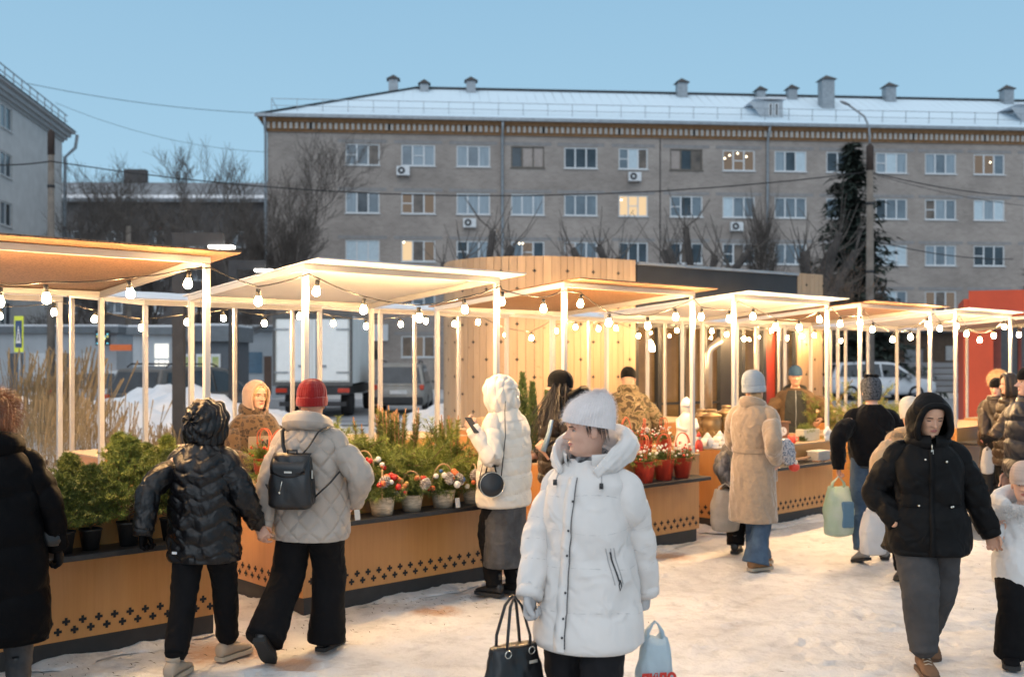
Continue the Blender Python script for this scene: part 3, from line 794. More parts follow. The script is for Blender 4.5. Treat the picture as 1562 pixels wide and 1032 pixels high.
WIRE = M('cable_black', (.015, .015, .017), .6)
def wire(pts, r, label, sag=None):
    mb = MB(); P_ = []
    for i in range(len(pts) - 1):
        a, b = Vector(pts[i]), Vector(pts[i + 1]); s = sag if sag is not None else .4
        for k in range(12 + (i == len(pts) - 2)):
            t = k / 12; q = a.lerp(b, t); q.z -= s * 4 * t * (1 - t); P_.append(q)
    mb.tube(P_, r, 4)
    tag(mb.build('overhead_wire', WIRE), label, 'wire', 'overhead wires')
wire([at(-60, 249, 36), at(78, 246, 39.8)], .025, 'black wire coming in from the left edge to the thick left pole', .1)
wire([at(78, 246, 39.8), at(1327, 262, 38)], .022, 'long sagging black wire from the left pole across the brick block to the lamp-arm pole', 1.08)
wire([at(1327, 262, 38), at(1640, 300, 44)], .02, 'upper black wire leaving the lamp-arm pole to the right', .3)
wire([at(1327, 264, 38), at(1640, 318, 48)], .012, 'thin grey wire leaving the lamp-arm pole just below the upper wire', .3)
wire([at(1330, 366, 38), at(1545, 395, 46)], .02, 'lowest wire leaving the lamp-arm pole towards the spruce at right edge', .2)
wire([at(40, 127, 58), at(405, 173, 64)], .016, 'thin wire in the sky from the white building to the brick block roof', .3)
wire([at(85, 157, 62), at(408, 232, 64)], .011, 'fainter lower wire in the sky between the white building and the brick block', .6)
# ------------------------------------------------------------------ vehicles
TYRE = M('tyre_rubber', (.018, .018, .02), .85, var=.2)
RIM = M('alloy_rim', (.32, .33, .35), .35, .8)
CARGLASS = M('car_glass', (.03, .037, .045), .08, var=.3, scale=2.)
REDLT = M('red_lamp', (.40, .03, .015), .25, emit=(1., .12, .03), estr=.06)
CLRLT = M('clear_lamp', (.6, .62, .64), .15)
CARPLASTIC = M('black_plastic', (.03, .03, .032), .7)
PLATE = M('plate_white', (.6, .6, .6), .5)
def wheel(parent, x, y, r, side, wd=.2):
    mb = MB(); mb.lathe([(r * .62, -wd / 2), (r * .93, -wd / 2), (r, -wd / 2 + .03), (r, wd / 2 - .03), (r * .93, wd / 2), (r * .62, wd / 2)], 24, cap=False)
    R_ = Matrix.Rotation(PI / 2, 4, 'X')
    for i, p in enumerate(mb.v): mb.v[i] = tuple(R_ @ Vector(p))
    w_ = mb.build('wheel', TYRE, parent, loc=(x, y, r))
    mb = MB(); s = side
    yy = s * (wd / 2 - .03)
    mb.lathe([(0, 0), (r * .64, 0), (r * .64, .012), (0, .02)], 20)
    for i, p in enumerate(mb.v): mb.v[i] = tuple(R_ @ Vector(p))
    for i, p in enumerate(mb.v): mb.v[i] = (p[0], p[1] + yy - s * .03, p[2])
    for k in range(5):
        a = k * 2 * PI / 5; mb.beam((0, yy, 0), (math.cos(a) * r * .6, yy, math.sin(a) * r * .6), .03, r * .17, 1, up=(0, 1, 0))
    mb.build('rim', [DKMETAL, RIM], w_)
def suv(label, loc, rz, paint, L=4.5, Wd=1.84, H=1.68, roofrails=True, group=None):
    t = thing('parked_car', label, 'car', loc, rz, group); hw = Wd / 2
    # lower body: loft along x of rounded sections
    xs = [-L / 2, -L / 2 + .12, -L / 2 + .5, -L * .2, 0, L * .2, L * .33, L / 2 - .25, L / 2 - .06, L / 2]
    top = [.80, .95, 1.0, 1.0, 1.0, .99, .97, .88, .78, .66]; bot = [.45, .34, .30, .27, .27, .27, .28, .30, .34, .42]
    wd = [.80, .92, .985, 1., 1., 1., .99, .95, .88, .76]
    P_ = []
    for x, zt, zb, k in zip(xs, top, bot, wd):
        w_ = hw * k; zt *= H / 1.68
        P_.append([(x, -w_ * .9, zb), (x, -w_, zb + .12), (x, -w_, (zb + zt) / 2), (x, -w_ * .97, zt - .08), (x, -w_ * .88, zt), (x, 0, zt + .02), (x, w_ * .88, zt), (x, w_ * .97, zt - .08), (x, w_, (zb + zt) / 2), (x, w_, zb + .12), (x, w_ * .9, zb)])
    mb = MB(); mb.grid(np.array(P_, dtype=float), closed=True, cap=True)
    mb.build('body', paint, t)
    # greenhouse
    gx = [-L / 2 + .1, -L / 2 + .42, -L * .1, L * .12, L * .31]; zb = .985 * H / 1.68
    mb = MB(); A = [(-L / 2 + .08, zb - .05), (-L / 2 + .40, H - .06), (-L * .2, H), (L * .05, H - .02), (L * .13, H - .08), (L * .33, zb - .06)]
    n = len(A); vs = []
    for s in (-1, 1):
        for x, z in A:
            f = (z - zb) / (H - zb); vs.append((x, s * hw * (.93 - .17 * max(0, f)), z))
    fs = [tuple(range(n)), tuple(range(2 * n - 1, n - 1, -1))] + [(i, i + n, (i + 1) % n + n, (i + 1) % n) for i in range(n)]
    mb.add(vs, fs, 0); mb.build('cabin', paint, t, bevel=.05)
    def ptc(x, z, s, off=.012):
        f = (z - zb) / (H - zb); return (x, s * (hw * (.93 - .17 * max(0, f)) + off), z)
    for s in (-1, 1):
        for q in ([(-L * .41, zb + .05), (-L * .375, H - .16), (-L * .235, H - .12), (-L * .235, zb + .03)], [(-L * .225, zb + .03), (-L * .225, H - .12), (-L * .03, H - .11), (-L * .015, zb + .03)], [(.0, zb + .03), (-L * .012, H - .11), (L * .1, H - .15), (L * .27, zb + .03)]):
            mb = MB(); mb.add([ptc(x, z, s) for x, z in q], [(0, 1, 2, 3)]); mb.build('side_window', CARGLASS, t)
        mb = MB(); mb.ball((L * .22, s * (hw + .09), zb + .06), (.09, .11, .075), 8, 6); mb.build('mirror', paint, t)
        mb = MB(); mb.ball((L / 2 - .16, s * hw * .72, .74 * H / 1.68), (.16, .2, .08), 10, 6); mb.build('headlight', CLRLT, t)
        mb = MB(); mb.box((-L / 2 + .07, s * hw * .82, .9 * H / 1.68), (.14, .14, .17)); mb.build('taillight', REDLT, t, bevel=.03)
        if roofrails:
            mb = MB(); mb.tube([(-L * .36, s * hw * .68, H - .02), (-L * .33, s * hw * .68, H + .06), (L * .02, s * hw * .68, H + .05), (L * .06, s * hw * .68, H - .02)], .022, 6); mb.build('roof_rail', DKMETAL, t)
        for x in (-L * .3, L * .3):
            wheel(t, x, s * (hw - .1), .345, s)
    def back(q, z): 
        f = (z - (zb - .05)) / (H - .06 - zb + .05); return (-L / 2 + .08 + .32 * f - .014, q * (hw * (.93 - .17 * max(0, (z - zb) / (H - zb)))) * .86, z)
    mb = MB(); mb.add([back(-1, zb + .04), back(1, zb + .04), back(1, H - .14), back(-1, H - .14)], [(0, 1, 2, 3)]); mb.build('rear_window', CARGLASS, t)
    mb = MB(); mb.add([(L * .31, -hw * .78, zb + .03), (L * .31, hw * .78, zb + .03), (L * .155, hw * .68, H - .1), (L * .155, -hw * .68, H - .1)], [(0, 1, 2, 3)]); 
    for i, p in enumerate(mb.v): mb.v[i] = (p[0] + .035, p[1], p[2] + .01)
    mb.build('windscreen', CARGLASS, t)
    mb = MB(); mb.span(-L / 2 - .06, -L / 2 + .25, -hw * .86, hw * .86, .36, .60); mb.build('rear_bumper', CARPLASTIC, t, bevel=.05)
    mb = MB(); mb.span(-L / 2 - .02, -L / 2 + .06, -.28, .28, .70, .82); mb.build('number_plate', PLATE, t)
    for x in (-L * .3, L * .3):
        pass
    return t
DUSTY = M('dusty_silver_paint', (.30, .29, .27), .5, .2, var=.25, scale=1.5, col2=(.20, .18, .155), coat=.2)
GREYP = M('dark_grey_paint', (.10, .095, .09), .4, .3, var=.2, coat=.3)
SILVER = M('silver_paint', (.34, .36, .38), .35, .4, var=.1, coat=.3)
WHITEP = M('white_car_paint', (.66, .69, .73), .3, var=.05, coat=.5)
def gxy(u, Y): return ((u - CX) / F * Y, Y, 0.02)
suv('dusty silver off-roader seen from behind, right of the white truck', gxy(616, 36.5), PI / 2 + .02, DUSTY, 4.3, 1.86, 1.72)
suv('dark grey car with orange tail lamp behind the left black street lamp post', gxy(292, 27.5), PI / 2 - .42, GREYP, 4.5, 1.84, 1.66)
suv('silver car with snow on its roof, behind the dry grass at left', gxy(190, 34), .1, SILVER, 4.3, 1.75, 1.5, False)
suv('large white car seen from its right side, parked right of the wooden pillar', gxy(1338, 47.5), -.03, WHITEP, 4.75, 1.88, 1.74)
# snow lying on the silver car
# white box truck
tr = thing('box_truck', 'white box truck seen from behind with closed double doors and dark chassis', 'truck', gxy(477, 33), 0)
TW = M('truck_white', (.82, .85, .84), .5, var=.05, scale=1.5)
mb = MB(); mb.span(-1.22, 1.22, .0, 5.2, 1.06, 3.2); mb.build('cargo_box', TW, tr, bevel=.03)
for s in (-1, 1):
    mb = MB(); mb.span(min(s * .015, s * 1.12), max(s * .015, s * 1.12), -.045, -.003, 1.16, 3.1); d = mb.build('door', M('truck_door', (.86, .88, .87), .45, var=.04), tr, bevel=.012)
    mb = MB()
    for z in (1.4, 2.75): mb.span(min(s * .75, s * 1.2), max(s * .75, s * 1.2), -.075, -.048, z, z + .05)
    mb.build('hinge', METAL, d)
    mb = MB(); mb.tube([(s * .12, -.07, 1.12), (s * .12, -.07, 3.12)], .018, 6); mb.box((s * .3, -.07, 1.62), (.28, .03, .08)); mb.build('handle', METAL, d)
    mb = MB(); mb.box((s * .98, -.02, .86), (.36, .08, .13)); mb.build('taillight', REDLT, tr)
mb = MB(); mb.span(-1.25, 1.25, -.06, .04, 3.1, 3.24); mb.span(-1.25, 1.25, -.06, .04, 1.0, 1.12); mb.span(-1.25, -1.17, -.055, .04, 1.12, 3.1); mb.span(1.17, 1.25, -.055, .04, 1.12, 3.1)
mb.build('door_frame', M('truck_frame', (.10, .10, .10), .6), tr)
mb = MB(); mb.span(-1.1, 1.1, .05, 5.2, .72, 1.0); mb.span(-1.15, 1.15, -.05, .03, .72, .98); mb.build('chassis', DKMETAL, tr)
mb = MB(); mb.span(-1.05, 1.05, -.02, .1, .36, .5); mb.build('under_run_bar', DKMETAL, tr)
mb = MB(); mb.span(-.26, .26, -.09, -.06, .76, .88); mb.build('number_plate', PLATE, tr)
mb = MB(); mb.span(-.95, .95, 5.4, 7.2, .6, 2.4); mb.build('cab', TW, tr, bevel=.12)
for s in (-1, 1):
    for y in (1.3, 6.3): 
        o = MB(); o.lathe([(.2, -.17), (.42, -.17), (.45, -.12), (.45, .12), (.42, .17), (.2, .17)], 20); 
        for i, p in enumerate(o.v): o.v[i] = (p[2], p[1], p[0])
        o.build('wheel', TYRE, tr, loc=(s * .9, y, .45))
    mb = MB(); mb.box((s * 1.32, 5.5, 2.0), (.16, .1, .35)); mb.build('mirror', CARPLASTIC, tr)

# ------------------------------------------------------------------ kiosks and low sheds at the left
KW = M('kiosk_white', (.46, .49, .52), .7, var=.08, scale=2.)
KG = M('kiosk_grey', (.11, .125, .145), .7, var=.1)
KIL = M('kiosk_interior', (.7, .6, .5), .8)
def kiosk(label, x0, x1, Y, H, depth, wall, zroof=.25):
    t = thing('kiosk', label, 'kiosk', (x0, Y, 0)); Wd = x1 - x0
    mb = MB(); mb.span(0, Wd, 0, depth, -.05, H); mb.build('wall', wall, t)
    mb = MB(); mb.span(-.15, Wd + .15, -.25, depth + .1, H + .002, H + zroof); r = mb.build('roof', M('kiosk_roof', (.16, .18, .2), .7), t)
    mb = MB(); mb.span(-.13, Wd + .13, -.22, depth + .08, H + zroof + .003, H + zroof + .09); mb.build('roof_snow', SNOW, r, bevel=.03)
    return t
def xa(u, Y): return (u - CX) / F * Y
Y = 38.
k1 = kiosk('pale kiosk with a brightly lit glazed door, left of the dark grey kiosk', xa(203, Y), xa(272, Y), Y, 2.75, 3., KW)
mb = MB(); a = xa(236, Y) - xa(203, Y); b = xa(259, Y) - xa(203, Y); mb.span(a, b, -.06, -.003, .35, 2.45); d = mb.build('door', PVC, k1)
mb = MB()
for (x0, x1, z0, z1) in ((.04, .96, .74, .98), (.04, .28, .30, .70), (.34, .70, .30, .70), (.76, .96, .30, .70), (.04, .96, .04, .26)):
    mb.quad((a + (b - a) * x0, -.066, .35 + 2.1 * z0), (a + (b - a) * x1, -.066, .35 + 2.1 * z0), (a + (b - a) * x1, -.066, .35 + 2.1 * z1), (a + (b - a) * x0, -.066, .35 + 2.1 * z1))
mb.build('glass', emis('lit_door', (.95, .93, .84), 1.5), d)
k2 = kiosk('dark grey kiosk with three white-framed windows covered in colourful posters', xa(276, Y), xa(348, Y), Y, 2.5, 3., KG, .55)
POST = [M('poster_green', (.30, .42, .12), .6, var=.6, scale=5., col2=(.62, .55, .30)), M('poster_pale', (.55, .58, .50), .6, var=.3, scale=6.)]
for (u0, u1) in ((282, 296), (300, 317), (322, 337)):
    a, b = xa(u0, Y) - xa(276, Y), xa(u1, Y) - xa(276, Y)
    mb = MB(); mb.span(a, b, -.07, -.003, .35, 2.05); f = mb.build('window', PVC, k2)
    mb = MB(); mb.quad((a + .06, -.075, .5), (b - .06, -.075, .5), (b - .06, -.075, 1.95), (a + .06, -.075, 1.95), 0); mb.quad((a + .1, -.08, .9), (b - .1, -.08, .9), (b - .1, -.08, 1.3), (a + .1, -.08, 1.3), 1); mb.build('poster', POST, f)
Y = 42.
k3 = kiosk('long low white shed behind the dry grass, under the white building at left', xa(-20, Y), xa(178, Y), Y, 2.9, 4., KW)
for (u0, u1, m_) in ((15, 35, KG), (47, 70, PVC), (95, 112, KG), (125, 140, PVC)):
    a, b = xa(u0, Y) - xa(-20, Y), xa(u1, Y) - xa(-20, Y); mb = MB(); mb.span(a, b, -.06, -.003, .2, 2.1); mb.build('door', m_, k3)
Y = 50.
k4 = kiosk('small kiosk with a white snowy roof and blue window, just left of the truck', xa(352, Y), xa(415, Y), Y, 3.2, 3., KW, .2)
mb = MB(); mb.span(.6, 1.5, -.06, -.003, 1.2, 2.2); mb.build('window', M('blue_pane', (.08, .16, .24), .2), k4)
mb = MB(); mb.span(1.6, 1.95, -.06, -.003, .2, 2.0); mb.build('door', M('brown_door', (.12, .07, .05), .6), k4)
# sign boards
sg = thing('crossing_sign', 'pedestrian crossing sign with a yellow-green border on a thin post at far left', 'road sign', gxy(30, 24))
mb = MB(); mb.tube([(0, 0, 0), (0, 0, 2.4)], .03, 8); mb.build('post', METAL, sg)
mb = MB(); mb.span(-.1, .1, -.05, -.02, 2.0, 2.82); mb.build('border', M('sign_yellow', (.62, .68, .05), .4, emit=(.7, .8, .05), estr=.08), sg)
mb = MB(); mb.span(-.075, .075, -.058, -.0505, 2.1, 2.72); mb.build('panel', M('sign_blue', (.03, .06, .14), .4), sg)
mb = MB(); mb.add([(-.06, -.062, 2.2), (.06, -.062, 2.2), (0, -.062, 2.62)], [(0, 1, 2)]); mb.build('triangle', M('sign_white', (.7, .7, .7), .4), sg)
mb = MB(); mb.tube([(0, -.066, 2.42), (0, -.066, 2.36)], .012, 6); mb.tube([(0, -.066, 2.36), (-.018, -.066, 2.25)], .006, 5); mb.tube([(0, -.066, 2.36), (.02, -.066, 2.26)], .006, 5); mb.ball((0, -.066, 2.46), .013, 8, 6); mb.build('walking_figure', CARPLASTIC, sg)
Y = 41.5
ls = thing('light_sign', 'small sign with bright cyan and yellow light spots on the white shed', 'sign', (xa(159, Y), Y - .1, vtop(515, Y)))
mb = MB(); mb.span(-.28, .28, -.08, 0, -.3, .3); mb.build('panel', CARPLASTIC, ls)
mb = MB()
LS = [emis('led_cyan', (.2, .8, 1.), 2.), emis('led_yellow', (.9, .9, .3), 2.)]
for i in range(5):
    for j in range(6):
        if (i * 5 + j * 3) % 4 < 2: mb.box((-.2 + i * .1, -.085, -.22 + j * .09), (.05, .01, .04), (i + j) % 2)
mb.build('light_spot', LS, ls)
os_ = thing('shop_sign', 'orange-red lit shop sign behind the dry grass, left of the pale kiosk', 'sign', (xa(188, Y), Y - .2, vtop(530, Y)))
mb = MB(); mb.span(-.42, .42, -.1, 0, -.12, .12); mb.build('panel', M('orange_sign', (.5, .12, .03), .5, emit=(1., .22, .05), estr=.2), os_)

# ------------------------------------------------------------------ wooden pavilion
def plank_mat(name, base, var):
    m, nt, b = newmat(name); L = nt.links
    tc = nd(nt, 'ShaderNodeTexCoord'); at_ = nd(nt, 'ShaderNodeAttribute'); at_.attribute_name = 'tone'
    mp = nd(nt, 'ShaderNodeMapping'); mp.inputs['Scale'].default_value = (9, 9, .5); L.new(tc.outputs['Object'], mp.inputs[0])
    n1 = nd(nt, 'ShaderNodeTexNoise', Scale=2.5, Detail=6., Roughness=.65, Distortion=.4); L.new(mp.outputs[0], n1.inputs['Vector'])
    g = ramp(nt, n1.outputs['Fac'], [(.3, [x * (1 - var) for x in base]), (.55, base), (.75, [min(1, x * (1 + var * .6)) for x in base])])
    n2 = nd(nt, 'ShaderNodeTexNoise', Scale=9., Detail=2.); L.new(tc.outputs['Object'], n2.inputs['Vector'])
    kn = ramp(nt, n2.outputs['Fac'], [(.70, (1, 1, 1)), (.78, (.55, .42, .33))])
    tn = ramp(nt, at_.outputs['Fac'], [(0., (.82, .78, .75)), (.5, (.95, .93, .92)), (1., (1.08, 1.06, 1.04))])
    c = mixc(nt, 1., g.outputs[0], tn.outputs[0], 'MULTIPLY'); c = mixc(nt, .8, c, kn.outputs[0], 'MULTIPLY')
    L.new(c, b.inputs['Base Color']); b.inputs['Roughness'].default_value = .65
    bp = nd(nt, 'ShaderNodeBump', Strength=.15, Distance=.004); L.new(n1.outputs['Fac'], bp.inputs['Height']); L.new(bp.outputs[0], b.inputs['Normal'])
    return m
PLANK = plank_mat('larch_planks', (.42, .305, .195), .16)
pav = thing('pavilion', 'curved pavilion clad in pale vertical planks with cross-shaped holes, dark fascia and glass front', 'pavilion', (0, 0, 0))
PH = 3.60
path = [(-1.15, 20.9), (-1.28, 19.9), (-1.2, 19.0), (-.9, 18.35), (-.25, 17.85), (.6, 17.75), (1.5, 18.1), (2.22, 18.55)]
def resample(pts, step):
    # smooth then walk
    P_ = [Vector((p[0], p[1], 0)) for p in pts]; out = []
    for i in range(len(P_) - 1):
        p0, p1, p2, p3 = P_[max(0, i - 1)], P_[i], P_[i + 1], P_[min(len(P_) - 1, i + 2)]
        for k in range(24):
            t = k / 24; out.append(.5 * ((2 * p1) + (p2 - p0) * t + (2 * p0 - 5 * p1 + 4 * p2 - p3) * t * t + (3 * p1 - p0 - 3 * p2 + p3) * t ** 3))
    out.append(P_[-1]); res = [out[0]]; acc = 0
    for a, b in zip(out[:-1], out[1:]):
        acc += (b - a).length
        if acc >= step: res.append(b); acc = 0
    return res
def plank_wall(pts, H, name, parent, holes=True, z0=-.05):
    mb = MB(); tone = []; hb = MB()
    for i in range(len(pts) - 1):
        a, b = pts[i], pts[i + 1]; d = (b - a).normalized(); nrm = Vector((d.y, -d.x, 0)); g = .004
        a2, b2 = a + d * g, b - d * g; n0 = len(mb.f); th = .03
        off = nrm * rnd.uniform(-.003, .003)
        q = [a2 + off, b2 + off, b2 + off - nrm * th, a2 + off - nrm * th]
        mb.add([(p.x, p.y, z0) for p in q] + [(p.x, p.y, H) for p in q], [(0, 1, 5, 4), (1, 2, 6, 5), (2, 3, 7, 6), (3, 0, 4, 7), (4, 5, 6, 7)])
        tone += [rnd.random()] * 5
        if holes and i % 2 == 1:
            c = b; z = .35 + (.3 if (i // 2) % 2 else 0.)
            while z < H - .1:
                for (w_, h_) in ((.032, .011), (.011, .032)):
                    p = c + nrm * .006
                    e = d * w_
                    mb.add([(p.x - e.x, p.y - e.y, z - h_), (p.x + e.x, p.y + e.y, z - h_), (p.x + e.x + nrm.x * .001, p.y + e.y + nrm.y * .001, z + h_), (p.x - e.x + nrm.x * .001, p.y - e.y + nrm.y * .001, z + h_)], [(0, 1, 2, 3)], 1); tone.append(.5)
                z += .60
    o = mb.build(name, [PLANK, DARKGAP], parent)
    at_ = o.data.attributes.new('tone', 'FLOAT', 'FACE'); at_.data.foreach_set('value', tone)
    # dark backing that shows in the gaps
    bk = MB()
    P_ = np.array([[(p.x, p.y, z0), (p.x, p.y, H - .02)] for p in pts])
    for i, p in enumerate(pts):
        d = (pts[min(i + 1, len(pts) - 1)] - pts[max(i - 1, 0)]).normalized(); nrm = Vector((d.y, -d.x, 0)); P_[i, :, 0] -= nrm.x * .045; P_[i, :, 1] -= nrm.y * .045
    bk.grid(P_, closed=False); bk.build('backing', DARKGAP, o)
    return o
plank_wall(resample(path, .118), PH, 'curved_wall', pav)
pa, pb, pc = Vector((2.22, 18.55, 0)), Vector((5.72, 21.0, 0)), Vector((6.36, 21.45, 0))
fd = (pb - pa).normalized(); fn = Vector((fd.y, -fd.x, 0))
npl = int((pc - pb).length / .118)
plank_wall([pb.lerp(pc, i / npl) for i in range(npl + 1)], PH - .02, 'wooden_pillar', pav)
mb = MB(); mb.quad(pc, (pc.x - .5, pc.y + 1.2, 0), (pc.x - .5, pc.y + 1.2, PH - .02), (pc.x, pc.y, PH - .02)); mb.build('pillar_side', PLANK, pav)
FASC = M('dark_fascia', (.030, .031, .034), .45, .3, var=.15, scale=2.)
mb = MB(); o_ = fn * .02
a, b = pa - fn * .06, pb - fn * .06
mb.beam((a.x, a.y, (2.42 + PH - .06) / 2), (b.x, b.y, (2.42 + PH - .06) / 2), .1, PH - .06 - 2.42, 0)
mb.beam((a.x, a.y, PH - .05), (b.x, b.y, PH - .05), .2, .05, 1); mb.build('fascia', [FASC, METAL], pav)
mb = MB(); mb.add([(-1.1, 20.9, PH - .12), (-.7, 18.4, PH - .12), (.6, 18.0, PH - .12), (2.3, 18.75, PH - .12), (6.2, 21.5, PH - .12), (5., 24.5, PH - .12), (-.5, 24.5, PH - .12)], [tuple(range(7))]); mb.build('roof', DKMETAL, pav)
mb = MB(); mb.add([(-1.1, 20.9, 2.9), (-.7, 18.5, 2.9), (.6, 18.1, 2.9), (2.3, 18.85, 2.9), (6.1, 21.6, 2.9), (5., 24.5, 2.9), (-.5, 24.5, 2.9)], [tuple(range(7))]); mb.build('ceiling', M('pavilion_ceiling', (.16, .15, .14), .8), pav)
mb = MB(); mb.add([(-1.1, 20.9, .03), (-.7, 18.5, .03), (.6, 18.1, .03), (2.3, 18.85, .03), (6.1, 21.6, .03), (5., 24.5, .03), (-.5, 24.5, .03)], [tuple(range(7))]); mb.build('floor', M('pavilion_floor', (.2, .17, .14), .5), pav)
mb = MB(); mb.quad((-.5, 24.4, 0), (5., 24.4, 0), (5., 24.4, 2.9), (-.5, 24.4, 2.9)); mb.quad((5., 24.4, 0), (6.1, 21.7, 0), (6.1, 21.7, 2.9), (5., 24.4, 2.9))
mb.build('inner_wall', M('amber_inner_wall', (.42, .28, .14), .8, var=.4, scale=.8), pav)
# glazing bays: pane, mullions, one red door-height panel
def gpt(f, z, off=0.): 
    p = pa.lerp(pb, f) + fn * off; return (p.x, p.y, z)
PG = M('pavilion_glass', (.9, .92, .92), .03, var=.02, spec=.6)
def glassmat():
    m, nt, b = newmat('shop_glass'); L = nt.links
    tr = nd(nt, 'ShaderNodeBsdfTransparent'); gl = nd(nt, 'ShaderNodeBsdfGlossy', Roughness=.02); gl.inputs['Color'].default_value = (.9, .9, .9, 1)
    tr.inputs['Color'].default_value = (.82, .80, .76, 1)
    fr = nd(nt, 'ShaderNodeFresnel'); fr.inputs['IOR'].default_value = 1.6
    mx = nd(nt, 'ShaderNodeMixShader'); L.new(fr.outputs[0], mx.inputs[0]); L.new(tr.outputs[0], mx.inputs[1]); L.new(gl.outputs[0], mx.inputs[2])
    L.new(mx.outputs[0], nt.nodes['Material Output'].inputs['Surface']); return m
SG = glassmat()
fr_ = [0, .13, .27, .40, .53, .64, .78, .88, 1.]
for i in range(len(fr_) - 1):
    f0, f1 = fr_[i], fr_[i + 1]
    mb = MB(); mb.quad(gpt(f0, .1, -.1), gpt(f1, .1, -.1), gpt(f1, 2.42, -.1), gpt(f0, 2.42, -.1))
    if i == 6: mb.build('red_panel', M('red_panel', (.30, .035, .02), .5), pav)
    else: mb.build('glass_pane', SG, pav, fix=False)
mb = MB()
for i, f in enumerate(fr_):
    p, q = gpt(f, .05, -.07), gpt(f, 2.42, -.07); mb.beam(p, q, .09 if i not in (4,) else .32, .1, 0, up=fn)
mb.beam(gpt(0, .08, -.07), gpt(1, .08, -.07), .09, .14); mb.beam(gpt(0, 1.05, -.07), gpt(.53, 1.05, -.07), .05, .05)
mb.build('mullion', FASC, pav)

PL_ = emis('pendant_glow', (1., .72, .40), 220.)
for i, (f, q) in enumerate(((.07, -1.6), (.17, -2.6), (.24, -1.4), (.34, -2.8), (.45, -1.8), (.6, -2.4))):
    p = gpt(f, 2.25 - .08 * (i % 3), q); mb = MB(); mb.ball((0, 0, 0), .07, 12, 8); o = mb.build('pendant_lamp', PL_, pav, loc=p)
    mb = MB(); mb.tube([(0, 0, .06), (0, 0, .6)], .006, 5); mb.build('cord', DKMETAL, o)
# red pavilion at the right edge
rp = thing('pavilion', 'bright red portal-framed pavilion cut by the right edge of the picture', 'pavilion', (xa(1478, 26), 26, 0), -.36)
RED = M('red_panel_paint', (.60, .07, .02), .55, var=.1, scale=1.)
mb = MB(); mb.span(0, 5, 0, .16, 2.9, 3.55); mb.build('fascia', RED, rp)
mb = MB(); mb.span(-.12, .0, .05, 3., 0, 3.35); mb.span(0, .55, 0.003, .16, 0, 2.9); mb.build('side_wall', RED, rp)
mb = MB(); mb.span(.75, 5, 1.2, 1.25, 0, 2.9); mb.build('glass_front', M('dark_shopfront', (.05, .06, .075), .15), rp)
mb = MB(); mb.span(.55, .75, .4, 1.2, 0, 2.9); mb.span(1.2, 1.28, 1.1, 1.19, 0, 2.9); mb.span(2.4, 2.48, 1.1, 1.19, 0, 2.9); mb.build('door_jamb', M('dark_red_jamb', (.17, .03, .02), .6), rp)
mb = MB(); mb.span(0, 5, .17, 3, 2.9, 3.0); mb.build('roof', DKMETAL, rp)
# dark low annex and fence behind the white car
an = thing('annex_building', 'dark brown ground-floor annex with one window behind the white car', 'building', (xa(1372, 58), 58, 0), .05)
mb = MB(); mb.span(0, 9, 0, 4, 0, 3.3); mb.build('wall', M('brown_render', (.075, .05, .035), .9, var=.2), an)
mb = MB(); mb.span(-.2, 9.2, -.3, 4.2, 3.303, 3.5); mb.build('roof', DKMETAL, an)
mb = MB(); mb.span(.3, 1.3, -.05, -.003, 1.2, 2.4); mb.build('window', M('dim_pane', (.16, .17, .18), .3), an)
mb = MB(); mb.span(2.6, 3.1, -.05, -.003, 1.8, 2.6); mb.build('notice', M('notice_pale', (.3, .3, .3), .6), an)
fe = thing('fence', 'low weathered grey board fence right of the white car', 'fence', (xa(1372, 52), 52, 0), .03)
mb = MB()
for k in range(5): mb.span(0, 7, 0, .06, .25 + k * .3, .5 + k * .3)
mb.build('board', M('grey_boards', (.26, .26, .27), .9, var=.25, scale=2., stretch=(.3, 1, 6)), fe)
mb = MB()
for k in range(5): mb.span(k * 1.7, k * 1.7 + .1, .062, .16, 0, 1.8)
mb.build('post', OLDWOOD, fe)
# ------------------------------------------------------------------ market stalls
DX, DY = .735, .678            # along the row
ROW = math.atan2(DY, DX)
PER = 2.64
def ply_mat():
    m, nt, b = newmat('orange_plywood'); L = nt.links
    tc = nd(nt, 'ShaderNodeTexCoord'); mp = nd(nt, 'ShaderNodeMapping'); mp.inputs['Scale'].default_value = (14, 14, .7); L.new(tc.outputs['Object'], mp.inputs[0])
    n1 = nd(nt, 'ShaderNodeTexNoise', Scale=2., Detail=6., Roughness=.7); L.new(mp.outputs[0], n1.inputs['Vector'])
    n2 = nd(nt, 'ShaderNodeTexNoise', Scale=1.3, Detail=3.); L.new(tc.outputs['Object'], n2.inputs['Vector'])
    c = ramp(nt, n1.outputs['Fac'], [(.25, (.52, .235, .068)), (.55, (.58, .275, .085)), (.85, (.62, .305, .10))])
    s = ramp(nt, n2.outputs['Fac'], [(.3, (.82, .80, .78)), (.7, (1, 1, 1))])
    c = mixc(nt, 1., c.outputs[0], s.outputs[0], 'MULTIPLY')
    L.new(c, b.inputs['Base Color']); b.inputs['Roughness'].default_value = .42; b.inputs['Coat Weight'].default_value = .15
    return m
PLY = ply_mat()
PLYL = M('pale_plywood_top', (.50, .36, .22), .55, var=.12, scale=3., stretch=(.5, 6, 1))
BLACKSHELF = M('black_shelf', (.018, .018, .019), .45, var=.3)
PLINTH = M('plinth_black', (.028, .027, .027), .6, var=.2)
POSTW = M('white_post', (.46, .45, .44), .35, var=.03)
CANW = M('white_canopy_sheet', (.80, .79, .775), .45, var=.05, scale=2., transl=.25)
SNOWTOP = M('canopy_snow', (.78, .80, .83), .7, var=.05)
